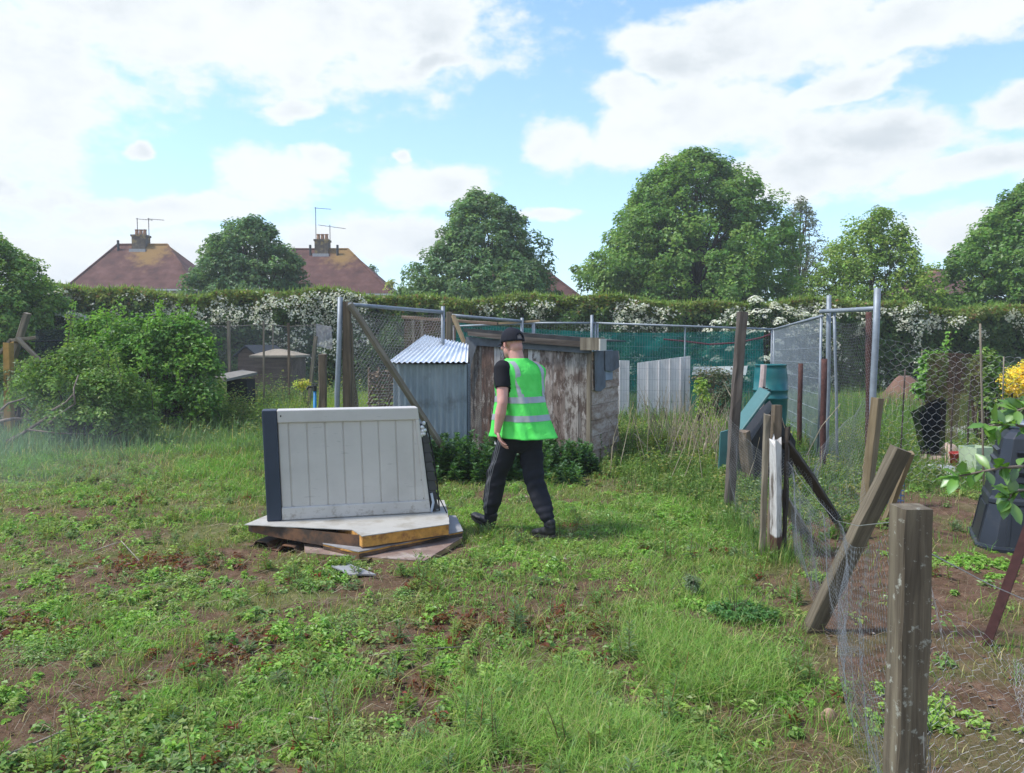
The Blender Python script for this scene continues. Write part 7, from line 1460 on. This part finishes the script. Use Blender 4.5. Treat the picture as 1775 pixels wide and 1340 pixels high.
from mathutils.bvhtree import BVHTree
bvh = BVHTree.FromPolygons([v.co.copy() for v in trs.data.vertices], [tuple(p.vertices) for p in trs.data.polygons])
def stripe(st_, side, ang, t0, t1, w=.0045):
    st_ = np.array(st_); s = np.linspace(0, 1, len(st_)); g = Geo(); rows = []; base = 0 if side > 0 else pi
    for t in np.linspace(t0, t1, 46):
        c = np.array([np.interp(t, s, st_[:, k]) for k in range(5)]); a = base + ang; d = Vector((cos(a), sin(a), 0)); o_ = Vector(c[:3]) + d * .35; hit = bvh.ray_cast(o_, -d, .4)
        if hit[0] is None: continue
        tn = Vector((-sin(a), cos(a), 0)); p = hit[0] + hit[1] * .0022; rows += [tuple(p - tn * w), tuple(p + tn * w), tuple(p + tn * w - hit[1] * .004), tuple(p - tn * w - hit[1] * .004)]
    n = len(rows) // 4; g.add(rows, q=[(4 * i, 4 * i + 1, 4 * i + 5, 4 * i + 4) for i in range(n - 1)] + [(4 * i + 1, 4 * i + 2, 4 * i + 6, 4 * i + 5) for i in range(n - 1)] + [(4 * i + 3, 4 * i, 4 * i + 4, 4 * i + 7) for i in range(n - 1)]); g.build('side_stripe', grey_s, trs)
for k in (-1, 0, 1):
    stripe(LSt, -1, .30 * k * .75 - .05, .03, .80); stripe(RSt, 1, -.30 * k * .75 + .35 * 0, .03, .97)
# pocket bulge mark
g = Geo(); d = Vector((cos(pi - .75), sin(pi - .75), 0)); hit = bvh.ray_cast(Vector((-.085, .05, .80)) + d * .4, -d, .5)
if hit[0] is not None:
    p = np.array(hit[0] + hit[1] * .003); 
    for k in range(3): g.box(p[0] - .004 + k * .001, p[0] + .004, p[1] - .012 + .009 * k, p[1] - .006 + .009 * k, p[2] - .010, p[2] + .004 + .006 * k)
    g.build('small_emblem', plain_mat('emblem_white', (.6, .6, .6), .6), trs)
# shoes
def shoe(name, heel, toe, up, ankle):
    heel, toe = np.array(heel, float), np.array(toe, float); f = toe - heel; ln = np.linalg.norm(f); f /= ln; up = np.array(up, float); up = up - f * np.dot(up, f); up /= np.linalg.norm(up); s = np.cross(f, up); B = np.stack([s, f, up], 1); g = Geo()
    P = lambda a, b, c: heel + f * a + s * b + up * c
    ellip(g, P(.055, 0, .045), (.038, .055, .042), B); ellip(g, P(.12, 0, .045), (.042, .08, .038), B); ellip(g, P(.20, 0, .036), (.048, .075, .032), B); ellip(g, P(.245, 0, .032), (.042, .045, .030), B); ellip(g, P(.05, 0, .085), (.042, .052, .06), B); ellip(g, P(.05, 0, .12), (.046, .052, .045), B)
    g.tube([P(.05, 0, .08), ankle], [.045, .044], 14)
    o_ = voxel(g, name, shoe_m, per, .007, 4); gs_ = Geo(); a = np.arange(28) / 28 * 2 * pi; wv = .044 + .008 * np.sin(a); pts = [P(.140 + .152 * sin(t) * 1.0, (.046 + .006 * sin(t) - .010 * (sin(t) < -.3)) * cos(t), 0) for t in a]
    top = [p + up * (.022) for p in pts]; gs_.add(pts + top + [P(.14, 0, 0), P(.14, 0, .022)], q=[(i, i + 28, (i + 1) % 28 + 28, (i + 1) % 28) for i in range(28)], t=[(56, i, (i + 1) % 28) for i in range(28)] + [(57, (i + 1) % 28 + 28, i + 28) for i in range(28)]); gs_.build('sole', plain_mat('black_rubber', (.018, .018, .018), .8), o_)
shoe('boot', (-.055, .30, .012), (-.075, .58, .085), (0, 0, 1), La + [0, 0, .0]); shoe('boot', (.060, -.335, .045), (.085, -.06, .008), (0, 0, 1), Ra)
# high-visibility vest
ZS = np.array([.855, .90, 1.0, 1.1, 1.2, 1.3, 1.38, 1.42, 1.45, 1.475, 1.495, 1.51]); RX = np.array([.268, .255, .228, .220, .205, .205, .212, .212, .19, .150, .115, .088]); RY = np.array([.300, .272, .228, .200, .178, .160, .150, .135, .115, .098, .088, .082])
LX = np.array([.212, .208, .200, .195, .195, .205, .212, .212, .19, .150, .115, .088]); QX = RX + np.array([0, 0, 0, 0, .010, .034, .060, .068, .052, .022, 0, 0]); CY = np.array([.01, .01, .015, .02, .03, .04, .045, .05, .05, .055, .06, .062])
def vest(th, z, off=0.0):
    rx, ry, cy = np.where(np.cos(th) < 0, np.interp(z, ZS, LX), np.interp(z, ZS, QX)) + off, np.interp(z, ZS, RY) + off, np.interp(z, ZS, CY)
    fl = sstep(1.25, .86, z) if True else 0; w = 1 + .045 * fl * np.sin(th * 5 + 1) + .02 * fl * np.sin(th * 9 + 2 + z * 3)
    fo_ = (.011 * (fbm(th * 2.2 + 20, z * 6 + th * .8 + 20, 3) - .5) * 2 + .007 * np.sin(th * 11 + z * 9 + 4 * fbm(th * 1.5 + 9, z * 3, 2)) * sstep(1.42, 1.2, z) * fbm(th * 3 + 3, z * 4 + 3, 2) * 1.6 - .010 * np.exp(-((z - 1.235 - .03 * np.sin(th * 2)) / .018) ** 2) * fbm(th * 3 + 50, z * 2, 2)) * (z < 1.46)
    e = .82; c, s = np.cos(th), np.sin(th); return np.stack([(rx * w + fo_) * np.sign(c) * np.abs(c) ** e, cy + (ry * w + fo_) * np.sign(s) * np.abs(s) ** e, z], -1)
def hole(th, z):    # armholes
    for c0 in (0, pi):
        dth = (th - c0 + pi) % (2 * pi) - pi
        if (dth / (.56 if c0 else .40)) ** 2 + ((z - (1.325 if c0 else 1.27)) / (.150 if c0 else .10)) ** 2 < 1: return True
    return False
nth, nz_ = 144, 64; th = np.arange(nth) / nth * 2 * pi; zz = np.linspace(.855, 1.51, nz_); T_, Z_ = np.meshgrid(th, zz); V = vest(T_, Z_).reshape(-1, 3); q = []
for i in range(nz_ - 1):
    for j in range(nth):
        if hole(th[j] + pi / nth, (zz[i] + zz[i + 1]) / 2): continue
        if abs(((th[j] - pi / 2 + pi) % (2 * pi)) - pi) < .10 and True: continue        # open front
        q.append((i * nth + j, i * nth + (j + 1) % nth, (i + 1) * nth + (j + 1) % nth, (i + 1) * nth + j))
g = Geo(); g.add(V, q=q); vo = g.build('vest', hiv, per, smooth=True); sm_ = vo.modifiers.new('s', 'SOLIDIFY'); sm_.thickness = .003; sm_.offset = -1
def band(z0, z1, t0=None, t1=None, name='reflective_band', slant=0):
    g = Geo(); tt = np.arange(nth + 1) / nth * 2 * pi; rows = []; qq = []; nr = 6
    for k in range(nr): z = z0 + (z1 - z0) * k / (nr - 1); rows.append(vest(tt, np.full(nth + 1, z), .0035))
    V = np.concatenate(rows)
    for i in range(nr - 1):
        for j in range(nth):
            a = tt[j] + pi / nth
            if abs(((a - pi / 2 + pi) % (2 * pi)) - pi) < .12 or hole(a, z0 + (z1 - z0) * (i + .5) / (nr - 1)): continue
            qq.append((i * (nth + 1) + j, i * (nth + 1) + j + 1, (i + 1) * (nth + 1) + j + 1, (i + 1) * (nth + 1) + j))
    g.add(V, q=qq); return g.build(name, refl, vo, smooth=True)
band(.995, 1.045); band(1.145, 1.195)
def vstripe(x0, x1, back=True):
    """reflective tape running up the back (or front) and over the shoulder"""
    g = Geo(); rows = []; zs_ = np.linspace(1.195, 1.488, 30); k = 6
    for z in zs_:
        for t in np.linspace(0, 1, k):
            xx_ = (x0 + (x1 - x0) * t) * (1 - .10 * sstep(1.3, 1.48, z)); rx = np.interp(z, ZS, RX) * 1.0; cth = np.clip(abs(xx_) / rx, 0, .999) ** (1 / .82); a = math.acos(cth); a = (a if xx_ > 0 else pi - a); a = -a if back else a; rows.append(vest(np.array(a), np.array(z), .0045))
    g.add(rows, q=[(i * k + j, i * k + j + 1, (i + 1) * k + j + 1, (i + 1) * k + j) for i in range(29) for j in range(k - 1)]); g.build('reflective_brace', refl, vo, smooth=True)
for s in (-1, 1): vstripe(s * .105, s * .150); vstripe(s * .105, s * .150, False)
